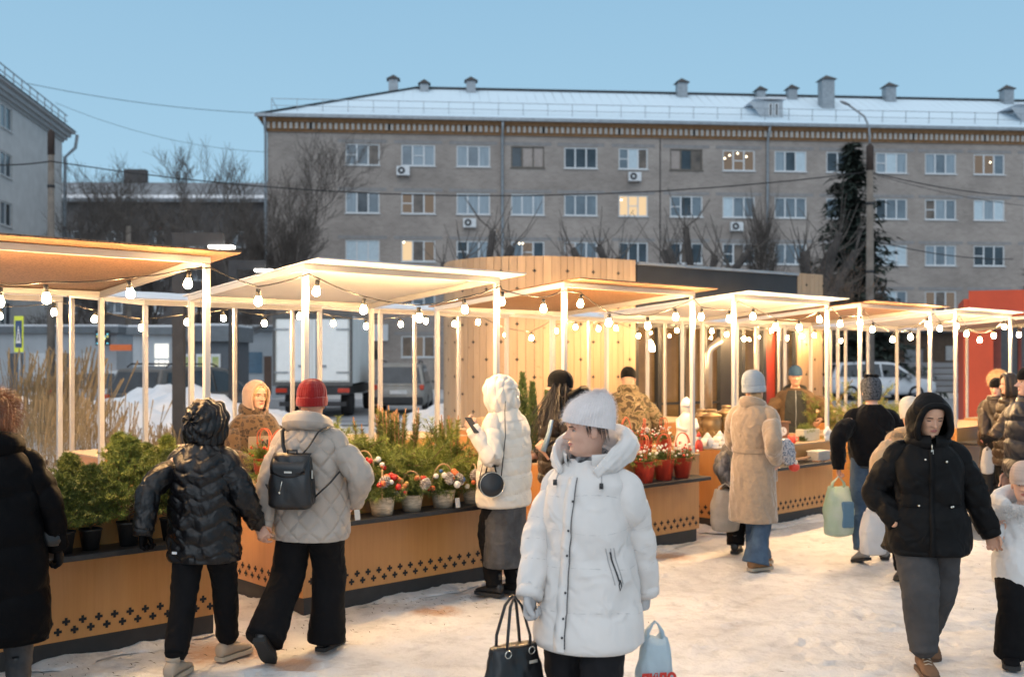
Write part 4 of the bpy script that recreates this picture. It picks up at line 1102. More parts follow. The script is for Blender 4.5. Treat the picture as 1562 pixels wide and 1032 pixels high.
def copper_mat():
    m, nt, b = newmat('copper_mesh_sheet'); L = nt.links
    tc = nd(nt, 'ShaderNodeTexCoord')
    ck = nd(nt, 'ShaderNodeTexVoronoi', Scale=55.); ck.feature = 'F1'; L.new(tc.outputs['Object'], ck.inputs['Vector'])
    n1 = nd(nt, 'ShaderNodeTexNoise', Scale=2., Detail=3.); L.new(tc.outputs['Object'], n1.inputs['Vector'])
    c = ramp(nt, ck.outputs['Distance'], [(.25, (.13, .062, .028)), (.5, (.35, .19, .095))])
    s = ramp(nt, n1.outputs['Fac'], [(.3, (.85, .85, .85)), (.7, (1, 1, 1))])
    c = mixc(nt, 1., c.outputs[0], s.outputs[0], 'MULTIPLY')
    L.new(c, b.inputs['Base Color']); b.inputs['Roughness'].default_value = .38; b.inputs['Metallic'].default_value = .35
    return m
COPPER = copper_mat()

def stall_parts(sheet, snow, back_row):
    """returns list of (name, mesh) in stall space: x along the front, y away from the customers, origin under the front-left post"""
    Wd, Dp = 1.87, 1.84; ZF, ZR = 2.50, 2.352; p = .041
    parts = []
    def add(name, mb, mats, **k):
        parts.append((name, mb, mats, k))
    cb = MB(); x0, x1, d = -.045, Wd + .06, 1.04
    cb.span(x0, x1, -.03, d, .125, .875, 0); cb.span(x0 - .004, x1 + .004, -.036, d, .8755, .89, 1)
    def cross(c, ax, ay):
        c = Vector(c); 
        for w_, h_ in ((.024, .0085), (.0085, .024)):
            q = [c - ax * w_ - ay * h_, c + ax * w_ - ay * h_, c + ax * w_ + ay * h_, c - ax * w_ + ay * h_]
            n = ax.cross(ay) * (.0006 if w_ > h_ else 0); cb.add([v + n for v in q], [(0, 1, 2, 3)], 2)
    X, Y_, Z = Vector((1, 0, 0)), Vector((0, 1, 0)), Vector((0, 0, 1))
    nx = int((x1 - x0 - .06) / .1)
    for r_ in range(2):
        for i in range(nx):
            x = x0 + .07 + i * .1 + (.05 if r_ == 0 else 0)
            if x < x1 - .03: cross((x, -.0325, .185 + .056 * r_), X, Z)
        for i in range(10):
            y = .0 + i * .1 + (.05 if r_ else 0)
            if y < d - .04: cross((x0 - .0025, y, .185 + .056 * r_), -Y_, Z); cross((x1 + .0025, y, .185 + .056 * r_), Y_, Z)
    add('counter', cb, [PLY, PLYL, DARKGAP])
    mb = MB(); mb.span(x0 + .02, x1 - .02, -.012, d - .02, -.03, .122); add('plinth', mb, PLINTH)
    mb = MB(); mb.span(x0 - .01, x1 - .17, -.31, -.0365, .655, .69); add('shelf', mb, BLACKSHELF, bevel=.006)
    for x in (0, Wd):
        mb = MB(); mb.span(x - p / 2, x + p / 2, -p / 2 + .01, p / 2 + .01, .891, ZF - .003); add('post', mb, POSTW, bevel=.004)
    for x in (0, Wd):
        mb = MB(); mb.span(x - p / 2, x + p / 2, Dp - p / 2, Dp + p / 2, -.02, ZR - .003); add('post', mb, POSTW, bevel=.004)
    mb = MB(); h = .045; q = .021
    mb.span(-q, Wd + q, .01 - q, .01 + q, ZF, ZF + h); mb.span(-q, Wd + q, Dp - q, Dp + q, ZR, ZR + h)
    for x in (0, Wd): mb.beam((x, .01 + q + .001, ZF + h / 2), (x, Dp - q - .001, ZR + h / 2), .041, h)
    add('frame', mb, POSTW)
    # thin sloping sheet, a little sagged between the beams
    n = 15; P_ = np.zeros((n, n, 3)); Q = np.zeros((n, n, 3)); sl = (ZF - ZR) / (Dp - .01)
    for i in range(n):
        for j in range(n):
            y = -.20 + (Dp + .20 + .12) * i / (n - 1); x = -.02 + (Wd + .17) * j / (n - 1)
            z = ZF + h + .004 - sl * (y - .01)
            sg = math.sin(PI * min(1, max(0, x / Wd))) * .012
            if y < 0 or y > Dp: sg *= .3
            P_[i, j] = (x, y, z - 0 * sg); Q[i, j] = (x, y, z + .012)
    mb = MB(); mb.grid(P_, closed=False, m=0); mb.grid(Q, closed=False, m=0)
    edge = []
    def side(idx): 
        k = len(idx); o = [P_[a] for a in idx] + [Q[a] for a in idx]; mb.add(o, [(i, i + 1, k + i + 1, k + i) for i in range(k - 1)], 0)
    side([(0, j) for j in range(n)]); side([(n - 1, j) for j in range(n)]); side([(i, 0) for i in range(n)]); side([(i, n - 1) for i in range(n)])
    add('canopy', mb, sheet)
    if snow:
        S = Q.copy(); S[:, :, 2] += .004 + .028 * (1 + .5 * np.array([[noise_(Vector((i * .7, j * .7, 2.))) for j in range(n)] for i in range(n)]))
        S[0, :, 2] = Q[0, :, 2] + .004; S[-1, :, 2] = Q[-1, :, 2] + .004; S[:, 0, 2] = Q[:, 0, 2] + .004; S[:, -1, 2] = Q[:, -1, 2] + .004
        mb = MB(); mb.grid(S, closed=False); add('roof_snow', mb, SNOWTOP)
    return parts
FRONT_LABELS = ['copper-canopied stall at the far left selling small potted firs', 'white-canopied stall with fir branches and a row of decorated baskets',
    'copper-canopied stall with red pots, in front of the curved wooden wall', 'white-canopied stall with samovars and white china behind the woman in the long beige coat',
    'copper-canopied stall with pine branches behind the man in the black fleece', 'white-canopied stall with an empty counter corner beside the red pavilion', 'copper-canopied empty stall at the far right end of the front row']
BACK_LABELS = ['back-row stall cut off by the left edge, behind the first copper canopy', 'back-row stall with snow on its roof, visible behind the potted firs', 'back-row stall standing in front of the white truck and the silver off-roader', 'back-row stall in front of the curved wooden wall, behind the camouflage jacket',
    'back-row stall in front of the pavilion glass, behind the samovars', 'back-row stall in front of the white parked car', 'farthest back-row stall in front of the red pavilion']
FL = []; made = {}
for n in range(7):
    s = PER * (n - 1) + (.05 if n == 2 else 0.)
    FL.append((-1.5 + DX * s, 7.63 + DY * s))
def make_stall(key, sheet, snow, label, x, y, rz, group):
    t = thing('market_stall', label, 'market stall', (x, y, 0), rz, group)
    if key not in made:
        made[key] = []
        for name, mb, mats, k in stall_parts(sheet, snow, False):
            o = mb.build(name, mats, t, bevel=k.get('bevel', 0)); made[key].append(o)
    else:
        for o in made[key]:
            c = o.copy(); COL.objects.link(c); c.parent = t
    return t
STALLS = []
for n in range(7):
    cop = n % 2 == 0
    STALLS.append(make_stall('c' if cop else 'w', COPPER if cop else CANW, False, FRONT_LABELS[n], FL[n][0], FL[n][1], ROW, 'front row of market stalls'))
BH = []
for n in range(7):
    lx, ly = -3.38 + DX * PER * (n - 1), 9.67 + DY * PER * (n - 1)
    hx, hy = lx - .678 * 1.84, ly + .735 * 1.84
    BH.append((hx, hy))
    # mirrored: the tall front edge faces away from the camera
    make_stall('b', CANW, True, BACK_LABELS[n], hx + DX * 1.87, hy + DY * 1.87, ROW + PI, 'back row of market stalls')
# snow kicked up against the plinths
mb = MB()
for n in range(7):
    for side in (0, 1):
        L_ = 1.98 if side == 0 else 1.05; m = 60; P_ = np.zeros((m, 6, 3))
        for i in range(m):
            q = i / (m - 1) * L_; f = max(0., noise_(Vector((q * 2.2 + n * 7, side * 3., .5))) + .35) * min(1, 6 * min(i, m - 1 - i) / m)
            hh = .055 * f + .01 * noise_(Vector((q * 14, n, 1.))) ; ww = .05 + .13 * f
            for j, (a, b) in enumerate(((0, 1.), (.2, .95), (.45, .6), (.7, .3), (.9, .08), (1.05, -.3))):
                d = a * ww * (1 + .4 * noise_(Vector((q * 9, j, n)))); z = hh * b * (1 + .3 * noise_(Vector((q * 17, j * 2., n)))) - .004
                x, y = (-.05 + q, -.014 - d) if side == 0 else (-.028 - d, -.03 + q)
                P_[i, j] = (FL[n][0] + DX * x - DY * y, FL[n][1] + DY * x + DX * y, z)
        mb.grid(P_, closed=False)
tag(mb.build('trodden_snow', SNOWG, fix=False), kind='stuff')
# ------------------------------------------------------------------ strings of bulbs
BULB = emis('warm_bulb', (1., .61, .27), 1230.)
SOCK = M('bulb_socket', (.02, .02, .02), .5)
bm_ = MB(); bm_.lathe([(.0, -.090), (.0145, -.085), (.0235, -.076), (.0272, -.063), (.026, -.051), (.019, -.035), (.015, -.02), (.014, -.012)], 10); BULBME = bm_.mesh('bulb'); BULBME.materials.append(BULB)
sm = MB(); sm.tube([(0, 0, .03), (0, 0, -.022)], .017, 8); sm.tube([(0, 0, -.016), (0, 0, -.022)], .019, 8); SOCKME = sm.mesh('socket'); SOCKME.materials.append(SOCK)
def on_line(u, v, x0, y0, off):
    # point of the vertical plane along the row (shifted by off towards the customers) seen at u, v
    x0 += .678 * off; y0 -= .735 * off; k = (u - CX) / F
    t = (k * y0 - x0) / (DX - k * DY); X, Y = x0 + DX * t, y0 + DY * t
    return Vector((X, Y, CAMZ - (v - HOR) / F * Y)), t
FRONTB = [(-70, 436), (0, 446), (70, 441), (197, 434), (288, 420), (394, 447), (484, 433), (555, 461), (639, 474), (708, 461.5), (766, 450), (829, 461), (886, 454), (929, 483), (988, 488), (1030, 475), (1070, 475), (1112.7, 478), (1149, 475), (1183.4, 490.5), (1219, 492), (1249.5, 480), (1281.5, 487), (1312, 485), (1331.3, 496), (1361.6, 511), (1388.8, 507.5), (1415, 488), (1433.8, 495), (1459.5, 491.5), (1474.6, 503), (1494.6, 512.5), (1515.8, 506), (1531.7, 492.5), (1554.4, 505), (1580, 508)]
BACKB = [(-60, 474), (0, 474), (82, 468), (145, 479), (216, 492), (285, 484), (340, 478), (404, 486), (457.6, 475.5), (508.5, 486.5), (557.8, 491), (610.6, 488), (650, 483.5), (693, 488), (730, 485), (771.5, 504.5), (810.5, 509.5), (848, 499), (878, 493.5), (913.7, 496), (939.6, 495), (973.8, 507), (1032, 499), (1058, 500), (1086, 500), (1108, 505), (1134.6, 512), (1156.7, 509), (1177, 499.5), (1200.4, 512), (1223.3, 508), (1241.8, 507), (1282.3, 515.5), (1304, 505), (1322, 511), (1348, 516), (1371, 519), (1393.6, 516), (1418.5, 508), (1439, 513), (1467, 519), (1500, 512), (1546, 511)]
def strings(blist, x0, y0, off, labels, group, ztop, starts, zoff=.0):
    pts = []
    for u, v in blist:
        p, t = on_line(u, v, x0, y0, off); pts.append((t, p))
    bounds = [s for s in starts]
    for n in range(len(starts)):
        lo = starts[n]; hi = starts[n + 1] if n + 1 < len(starts) else lo + PER
        mine = [(t, p) for t, p in pts if lo - .02 <= t < hi - .02]
        if not mine: continue
        cx, cy = x0 + .678 * off + DX * lo, y0 - .735 * off + DY * lo
        base = Vector((cx, cy, ztop))
        th = thing('string_lights', labels[n], 'string lights', base, 0, group)
        # attachment points: both posts of this stall, and the next stall's first post
        att = [lo, lo + 1.87, hi]
        ap = [(a, Vector((x0 + .678 * off + DX * a, y0 - .735 * off + DY * a, ztop))) for a in att]
        ctrl = sorted([(t, p + Vector((0, 0, .045))) for t, p in mine] + [(a, q) for a, q in ap], key=lambda q: q[0])
        C = [q[1] - base for q in ctrl]; out = []
        for i in range(len(C) - 1):
            a, b = C[i], C[i + 1]
            for k in range(5):
                t = k / 5; q = a.lerp(b, t); q.z -= .10 * (b - a).length * t * (1 - t); out.append(q)
        out.append(C[-1])
        mb = MB(); mb.tube(out, .0052, 5); mb.build('cable', SOCK, th)
        for i, (t, p) in enumerate(mine):
            tl = ((i * 37) % 7 - 3) * .05
            s = place('socket', SOCKME, th, p - base, rot=(tl, -tl * .7, 0)); b = place('bulb', BULBME, s)
stF = [PER * (n - 1) - (-0.) + PER * 0 for n in range(7)]
strings(FRONTB, -1.5, 7.63, .045, ['bulb string along the front of the copper canopy at far left', 'bulb string along the front of the nearest white canopy', 'bulb string along the copper canopy in front of the curved wooden wall', 'bulb string along the white canopy over the samovar stall', 'bulb string along the copper canopy over the man in black fleece', 'bulb string along the white canopy next to the red pavilion', 'bulb string at the far right end of the front row'], 'front strings of warm bulbs', 2.47, stF)
strings(BACKB, BH[1][0], BH[1][1], -.05, ['bulb string far left in the back row, against the white shed', 'back-row bulb string against the dark grey kiosk and the left lamp posts', 'back-row bulb string hanging in front of the white truck', 'back-row bulb string in front of the curved wooden wall', 'back-row bulb string in front of the pavilion glass', 'back-row bulb string in front of the white parked car', 'back-row bulb string in front of the red pavilion'], 'back strings of warm bulbs', 2.44, stF)

# ------------------------------------------------------------------ greenery helpers
NEED = M('fir_needles', (.035, .06, .012), .55, var=.5, scale=8., col2=(.15, .18, .032), spec=.4)
NEEDT = M('young_fir_needles', (.075, .115, .018), .55, var=.5, scale=7., col2=(.25, .28, .05), spec=.4)
STEM = M('twig_brown', (.16, .09, .05), .8, var=.3)
def needles_on(V, pts, n, L, wd, rg, spread=.9, flat=False):
    pts = np.array([tuple(p) for p in pts]); k = len(pts) - 1
    f = rg.rand(n) * k; i = np.minimum(f.astype(int), k - 1); t = (f - i)[:, None]
    p = pts[i] * (1 - t) + pts[i + 1] * t
    d = pts[i + 1] - pts[i]; d /= np.linalg.norm(d, axis=1)[:, None] + 1e-9
    r = rg.normal(0, 1, (n, 3))
    if flat: r[:, 2] *= .45
    r -= d * (r * d).sum(1)[:, None]; r /= np.linalg.norm(r, axis=1)[:, None] + 1e-9
    nd_ = d * (1 - spread * .55) + r * spread; nd_ /= np.linalg.norm(nd_, axis=1)[:, None]
    ln = L * rg.uniform(.65, 1.15, n)[:, None]
    s = np.cross(nd_, rg.normal(0, 1, (n, 3))); s /= np.linalg.norm(s, axis=1)[:, None] + 1e-9; s *= wd
    V.append(np.stack([p - s, p + s, p + nd_ * ln], 1))
def fir_mesh(H, w, seed, L=.036, dens=1.0, mat=None, up=.35):
    rg = np.random.RandomState(seed); V = []; st = MB(); st.tube([(0, 0, 0), (0, 0, H * .9)], [.012, .004], 5)
    nb = int(95 * dens)
    for b in range(nb):
        t = (b + rg.rand()) / nb; z = H * (.04 + .90 * t); R_ = w * (1 - t) ** .75 * rg.uniform(.6, 1.12) + .02
        a = b * 2.399 + rg.normal(0, .3); d = np.array([math.cos(a), math.sin(a), up * rg.uniform(.4, 1.7)])
        p0 = np.array([0, 0, z]); p1 = p0 + d * R_ * .6; p2 = p0 + d * R_ + np.array([0, 0, .08 * R_])
        st.tube([p0, p1, p2], [.004, .003, .002], 3, cap=False)
        needles_on(V, [p0 * .55 + p1 * .45, p1, p2], int(20 * dens), L, .0030, rg)
        m = 5
        for j in range(m):
            f = .25 + .7 * (j + rg.rand()) / m; q = p0 + (p2 - p0) * f; sgn = 1 if j % 2 else -1
            sd = np.array([-math.sin(a) * sgn, math.cos(a) * sgn, rg.normal(.15, .25)]) + d * .8; sd /= np.linalg.norm(sd)
            l = R_ * (.55 - .3 * f) * rg.uniform(.7, 1.3) + .02
            needles_on(V, [q, q + sd * l], int(20 * dens), L, .0030, rg)
    needles_on(V, [(0, 0, H * .82), (0, 0, H * 1.02)], 60, L, .0030, rg)
    me = tri_soup('foliage', np.concatenate(V), mat or NEED, parent=False)
    sm_ = st.mesh('stem', False); sm_.materials.append(STEM)
    return me, sm_
def stall_pt(n, x, y, z=0.):
    """point in the space of front stall n"""
    return Vector((FL[n][0] + DX * x - DY * y, FL[n][1] + DY * x + DX * y, z))
FIRS = [fir_mesh(.52, .23, 1, dens=1.25), fir_mesh(.62, .25, 2, mat=NEEDT, dens=1.3), fir_mesh(.44, .2, 3, dens=1.15)]
POTB = M('black_plastic_pot', (.02, .02, .021), .5, var=.2)
pt = MB(); pt.lathe([(.055, 0), (.075, .15), (.08, .15), (.08, .165), (.07, .165), (.066, .14), (0, .14)], 16, square=.6); POTME = pt.mesh('pot'); POTME.materials.append(POTB)
def potted(n, x, y, z, kind, label, s=1., rz=0., pot=True, base=.14):
    p = stall_pt(n, x, y, z); s *= .86 if z < .8 else .74; t = thing('potted_fir', label, 'potted fir', p, rz, 'small firs on the first stall'); t.scale = (s, s, s)
    place('pot', POTME, t); f, st = FIRS[kind]; place('stem', st, t, (0, 0, base)); place('foliage', f, t, (0, 0, base))
def inv_stall(n, u, Yoff):
    """x along stall n where the picture column u meets the line y = Yoff of the stall"""
    x0 = FL[n][0] - DY * Yoff; y0 = FL[n][1] + DX * Yoff; k = (u - CX) / F
    return (k * y0 - x0) / (DX - k * DY)
for (u, y, z, k, s, lab) in (
    (96, -.19, .69, 2, .95, 'small fir in a black pot, leftmost on the shelf beside the dark coat'),
    (138, -.17, .69, 0, .92, 'dark dense fir in a black pot, second from the left on the shelf'),
    (196, -.17, .69, 1, 1.05, 'tall bright green fir in a black pot, right of the dark dense one'),
    (262, -.17, .69, 0, 1.02, 'fir in a black pot on the shelf, partly hidden behind the boy'),
    (105, .2, .89, 2, .85, 'low fir standing on the counter top at the left, behind the shelf firs'),
    (182, .22, .89, 1, .86, 'bright yellow-green fir on the counter top behind the tall shelf fir'),
    (222, .25, .89, 0, .82, 'fir with two leaders on the counter top, left of the boy'),
    (255, .22, .89, 1, .80, 'fir on the counter top touching the boy\'s hood'),
    (228, .05, .89, 1, .66, 'small bushy fir at the counter edge between the tall firs')):
    potted(0, inv_stall(0, u, y), y, z, k, lab, s, u * .7)
# white cloth over boxes on the back stall
# ------------------------------------------------------------------ heap of pine branches on the second stall
rg = np.random.RandomState(4); V = []; VB = []; st = MB()
for k in range(420):
    x = rg.uniform(.12, 1.75); y = rg.uniform(-.06, .8)
    hump = .27 * math.exp(-((x - .60) / .34) ** 2) + .13 * math.exp(-((x - 1.35) / .36) ** 2)
    z = .9 + hump * rg.uniform(.1, 1.) * (1 - ((y - .36) / .62) ** 2)
    a = rg.uniform(0, 2 * PI); el = rg.normal(.05, .3)
    if y < .15: y += .1; a = rg.normal(-PI / 2, .9); el = rg.normal(.1, .3)
    L = rg.uniform(.22, .42); d = np.array([math.cos(a) * math.cos(el), math.sin(a) * math.cos(el), math.sin(el)])
    p0 = np.array([x, y, z]); p1 = p0 + d * L * .5; p2 = p0 + d * L + np.array([0, 0, -.03 * (1 if el < .2 else -1)])
    st.tube([p0, p1, p2], [.005, .004, .002], 4, cap=False)
    needles_on(V, [p0, p1, p2], 95, .066, .0023, rg, .8)
    for j in range(4):
        q = p0 + (p2 - p0) * rg.uniform(.2, .8); s_ = d + rg.normal(0, .45, 3); s_ /= np.linalg.norm(s_); needles_on(V, [q, q + s_ * rg.uniform(.07, .15)], 52, .06, .0023, rg, .85)
ph = thing('branch_heap', 'big loose heap of cut green pine branches behind the decorated baskets', 'pine branches', stall_pt(1, 0, 0, 0), ROW)
tri_soup('needles', np.concatenate(V), NEEDT, ph); st.build('stem', STEM, ph, fix=False)
# bundles standing upright with cut brown ends
for (u, y, n_, h, lab, w_) in ((598, .52, 30, .36, 'bundle of young pines standing upright with brown cut tips at the back of the heap', .095), (688, .42, 12, .26, 'small sheaf of pine twigs with brown tips at the right end of the heap', .06)):
    x = inv_stall(1, u, y); V = []; st = MB(); b = thing('branch_bundle', lab, 'pine branches', stall_pt(1, x, y, .89), ROW, 'upright pine bundles')
    for k in range(n_):
        px, py = rg.normal(0, w_, 2); hh = h * rg.uniform(.75, 1.1) * (1 - .5 * (px / w_ / 3) ** 2) + .15; d = np.array([rg.normal(px * .6, .05), rg.normal(0, .06), 1.]); d /= np.linalg.norm(d)
        p0 = np.array([px, py, 0]); p1 = p0 + d * hh
        st.tube([p0, p1 * .5 + p0 * .5, p1 + d * .05], [.007, .006, .005], 5)
        needles_on(V, [p0 + d * hh * .1, p0 + d * hh * 1.0], 420, .045, .0026, rg, .75)
    needles_on(V, [(0, 0, .02), (0, 0, h * .7)], 900, .1, .002, rg, .9)
    tri_soup('needles', np.concatenate(V), NEED if u < 600 else NEEDT, b); st.build('stem', M('cut_twig', (.22, .115, .06), .8), b, fix=False)
# flat drape of long-needled branches at the right of the heap
# ------------------------------------------------------------------ decorated baskets
def mb_ball(r): 
    m_ = MB(); m_.ball((0, 0, 0), r, 10, 8); return m_
BARKW = M('birch_bark', (.46, .38, .28), .8, var=.4, scale=18., stretch=(1, 1, 4), bump=.3)
WICK = M('wicker', (.38, .25, .13), .8, var=.2)
ORN = {'red': M('red_bauble', (.45, .02, .015), .25, var=.05), 'orange': M('orange_bauble', (.55, .13, .04), .3), 'white': M('white_bauble', (.62, .60, .56), .35), 'blue': M('blue_bauble', (.05, .13, .30), .25), 'gold': M('gold_bauble', (.5, .3, .1), .3, .6)}
CONE = M('frosted_cone', (.12, .08, .06), .8, var=.3, scale=60., col2=(.5, .48, .45))
def cone_mesh():
    m_ = MB(); 
    for i in range(9):
        z = -.035 + i * .0085; r = .026 * math.sin(PI * (i + 1.2) / 10.6)
        for j in range(8):
            a = j * PI / 4 + i * .4; m_.ball((math.cos(a) * r, math.sin(a) * r, z), (.0085, .0085, .0055), 5, 4)
    m_.ball((0, 0, 0), (.018, .018, .034), 8, 6)
    me = m_.mesh('pine_cone', False); me.materials.append(CONE); return me
CONEME = cone_mesh()
ORNME = {}
for k, mt_ in ORN.items():
    m_ = MB(); m_.ball((0, 0, 0), .017, 10, 8); me = m_.mesh('bauble', False); me.materials.append(mt_); ORNME[k] = me
def greens_mesh(seed, r, n=60, L=.035, mat=NEED):
    rg = np.random.RandomState(seed); V = []
    for k in range(n):
        a = rg.rand() * 2 * PI; el = rg.uniform(-.15, 1.3); d = np.array([math.cos(a) * math.cos(el), math.sin(a) * math.cos(el), math.sin(el) * .75]); l = r * rg.uniform(.6, 1.05)
        needles_on(V, [d * .02, d * l], 42, L, .0015, rg, .85)
    return tri_soup('greenery', np.concatenate(V), mat, parent=False)
GRN = [greens_mesh(1, .13), greens_mesh(2, .14, mat=NEEDT), greens_mesh(3, .12)]
pb_ = MB(); pb_.lathe([(.058, 0), (.066, .05), (.074, .1), (.079, .105), (.07, .105), (.064, .08), (0, .08)], 20); BPOT = pb_.mesh('pot'); BPOT.materials.append(BARKW)
hb = MB(); hb.tube([(.075 * math.cos(a), 0, .09 + .165 * math.sin(a) ** .8) for a in np.linspace(0.02, PI - .02, 16)], .0055, 6); HANDME = hb.mesh('handle'); HANDME.materials.append(WICK)
def basket(n, u, y, z, label, cols, cones, s=1., seed=1):
    x = inv_stall(n, u, y); s *= 1.18; t = thing('decorated_basket', label, 'decorated basket', stall_pt(n, x, y, z), ROW + seed * .4, 'decorated baskets on the second stall'); t.scale = (s, s, s)
    rg = random.Random(seed)
    place('pot', BPOT, t); place('greenery', GRN[seed % 3], t, (0, 0, .1), scale=1.3); place('handle', HANDME, t, rz=rg.uniform(-.5, .5))
    for i, c in enumerate(cols * 2):
        a = -PI / 2 - seed * .4 + rg.uniform(-1.9, 1.9); el = rg.uniform(.1, 1.2); r = .145
        place('bauble', ORNME[c], t,  (math.cos(a) * math.cos(el) * r, math.sin(a) * math.cos(el) * r, .11 + math.sin(el) * r * .8), scale=rg.uniform(.7, 1.3))
    for i in range(cones):
        a = -PI / 2 - ROW - seed * .4 + ROW + rg.uniform(-.7, .7); el = rg.uniform(.5, .9); r = .125
        place('pine_cone', CONEME, t, (math.cos(a) * math.cos(el) * r, math.sin(a) * math.cos(el) * r, .12 + math.sin(el) * r * .8), rot=(rg.uniform(-.8, .8), rg.uniform(-.8, .8), 0))
basket(1, 583, -.2, .69, 'bark basket with red and orange bow-like balls, leftmost of the row beside the quilted coat', ['red', 'red', 'orange', 'orange', 'white', 'red', 'orange', 'gold', 'red'], 1, 1.12, 3)
basket(1, 628, -.17, .69, 'basket with two frosted cones and a low pot, second from the quilted coat', ['red', 'orange', 'orange', 'white', 'gold'], 2, 1.0, 5)
basket(1, 676, -.18, .69, 'basket with a large blue ball and frosted cone, third along the row', ['blue', 'blue', 'white', 'orange', 'red', 'white', 'orange'], 2, 1.12, 8)
basket(1, 722, -.17, .69, 'basket with white balls nearest to the woman with the round bag', ['white', 'white', 'white', 'white', 'orange', 'blue', 'orange'], 1, 1.05, 11)
basket(1, 556, -.05, .89, 'basket with white and red flowers on the counter top behind the row of baskets', ['white', 'white', 'white', 'red', 'red', 'orange', 'orange'], 0, .9, 14)
# price cards
CARD = M('paper_card', (.62, .60, .56), .7)
for (u, lab) in ((545, 'small white price card beside the quilted coat sleeve'), (698, 'small white price card between the third and fourth baskets')):
    x = inv_stall(1, u, -.3); mb = MB(); mb.box((0, 0, .04), (.045, .003, .075), rot=Matrix.Rotation(-.15, 3, 'X')); o = mb.build('price_card', CARD); o.location = stall_pt(1, x, -.3, .69); o.rotation_euler = (0, 0, ROW); tag(o, lab, 'price card', 'price cards on the second stall')
# ------------------------------------------------------------------ red buckets of berries
REDP = M('red_bucket', (.72, .075, .045), .4, var=.06)
REDW = M('red_willow', (.48, .10, .045), .6)
rb = MB(); rb.lathe([(.062, 0), (.088, .19), (.092, .19), (.082, .185), (0, .16)], 16, square=.75); RBME = rb.mesh('bucket'); RBME.materials.append(REDP)
rh = MB()
for q in (0, 1): rh.tube([(.07 * math.cos(a) * (1 - .1 * q), .02 * q - .01 + .03 * math.sin(a * 2), .17 + .25 * math.sin(a) ** .7) for a in np.linspace(.02, PI - .02, 14)], .005, 5)
RHME = rh.mesh('handle'); RHME.materials.append(REDW)
BERRYW = M('white_berry', (.68, .64, .58), .4)
BERRYR = M('red_berry', (.50, .05, .02), .35)
m_ = MB(); m_.ball((0, 0, 0), .0115, 8, 6); BERW = m_.mesh('berry'); BERW.materials.append(BERRYW); BERR = m_.mesh('berry'); BERR.materials.append(BERRYR)
def bucket(n, u, y, z, label, nw, nr, s, seed, group='red buckets with winter berries', pos=None):
    p = pos if pos is not None else stall_pt(n, inv_stall(n, u, y), y, z)
    t = thing('berry_bucket', label, 'flower bucket', p, ROW + .15 * seed, group); t.scale = (s, s, s)
    place('bucket', RBME, t); place('greenery', GRN[seed % 3], t, (0, 0, .17), scale=1.2); place('handle', RHME, t, rz=seed * .5)
    g = random.Random(seed * 7)
    for i in range(26 * nw + 16 * nr):
        a = g.uniform(0, 2 * PI); el = g.uniform(.15, 1.4); r = g.uniform(.09, .155)
        place('berry', BERW if i < 26 * nw else BERR, t, (math.cos(a) * math.cos(el) * r, math.sin(a) * math.cos(el) * r, .19 + math.sin(el) * r), scale=g.uniform(.7, 1.25))
bucket(2, 983, -.19, .69, 'red bucket with white berries, leftmost on the black shelf beside the white knitted hat', 1, 1, 1.06, 1)
bucket(2, 1013, -.17, .69, 'red bucket with white berries in the middle of the black shelf', 1, 0, 1.05, 2)
bucket(2, 1041, -.17, .69, 'red bucket with white and red berries at the right end of the black shelf', 1, 1, 1.05, 3)
bucket(2, 955, .12, .89, 'red bucket crowded with orange-red berries on the counter top, behind the white hat', 0, 1, .95, 4)
bucket(2, 983, .1, .89, 'red bucket with mixed berries on the counter top, middle of the back row', 1, 1, .9, 5)
bucket(2, 1012, .08, .89, 'red bucket with white snowberries on the counter top, right of the back row', 1, 0, .9, 6)
bucket(1, 378, 0, .89, 'red bucket at the left end of the counter, held close to the leopard-coat seller', 0, 1, 1.0, 7, pos=stall_pt(1, .07, .72, .89))
bucket(1, 398, 0, .89, 'red bucket with greenery just left of the quilted coat shoulder', 0, 0, 1.0, 8, pos=stall_pt(1, .1, .52, .89))
# decorated sprigs left of the white hat (low pots on shelf)
# thuja cones in pots
THU = M('thuja_leaf', (.035, .07, .02), .6, var=.5, scale=16., col2=(.10, .14, .04))
def thuja(seed, H, w):
    rg = np.random.RandomState(seed); V = []
    for k in range(1900):
        t = rg.rand() ** 1.2; z = H * t; r = w * (1 - t) ** .7 * math.sqrt(rg.rand()) * (.9 + .25 * math.sin(k)) + .006; a = rg.rand() * 2 * PI
        p = np.array([math.cos(a) * r, math.sin(a) * r, z]); d = np.array([math.cos(a) * .35, math.sin(a) * .35, 1.]) + rg.normal(0, .25, 3); d /= np.linalg.norm(d)
        s_ = np.cross(d, rg.normal(0, 1, 3)); s_ /= np.linalg.norm(s_); l = rg.uniform(.025, .05); V.append([p - s_ * .006, p + s_ * .006, p + d * l])
    return tri_soup('foliage', V, THU, parent=False)
THM = [thuja(1, .72, .075), thuja(2, .66, .07)]
for (u, y, h, k, lab) in ((797, .55, .72, 0, 'slim cone-shaped thuja behind the cream hood, leftmost of three'), (812, .45, .70, 1, 'slim cone-shaped thuja in the middle of three, right of the cream hood'), (834, .35, .58, 0, 'shorter cone-shaped thuja at the right, beside the dark shaggy hair')):
    x = inv_stall(2, u, y); t = thing('potted_thuja', lab, 'potted thuja', stall_pt(2, x, y, .89), 0, 'three potted thujas'); s = h / .72; t.scale = (s * 1.1, s * 1.1, s)
    place('pot', POTME, t, scale=.75); place('foliage', THM[k], t, (0, 0, .1))

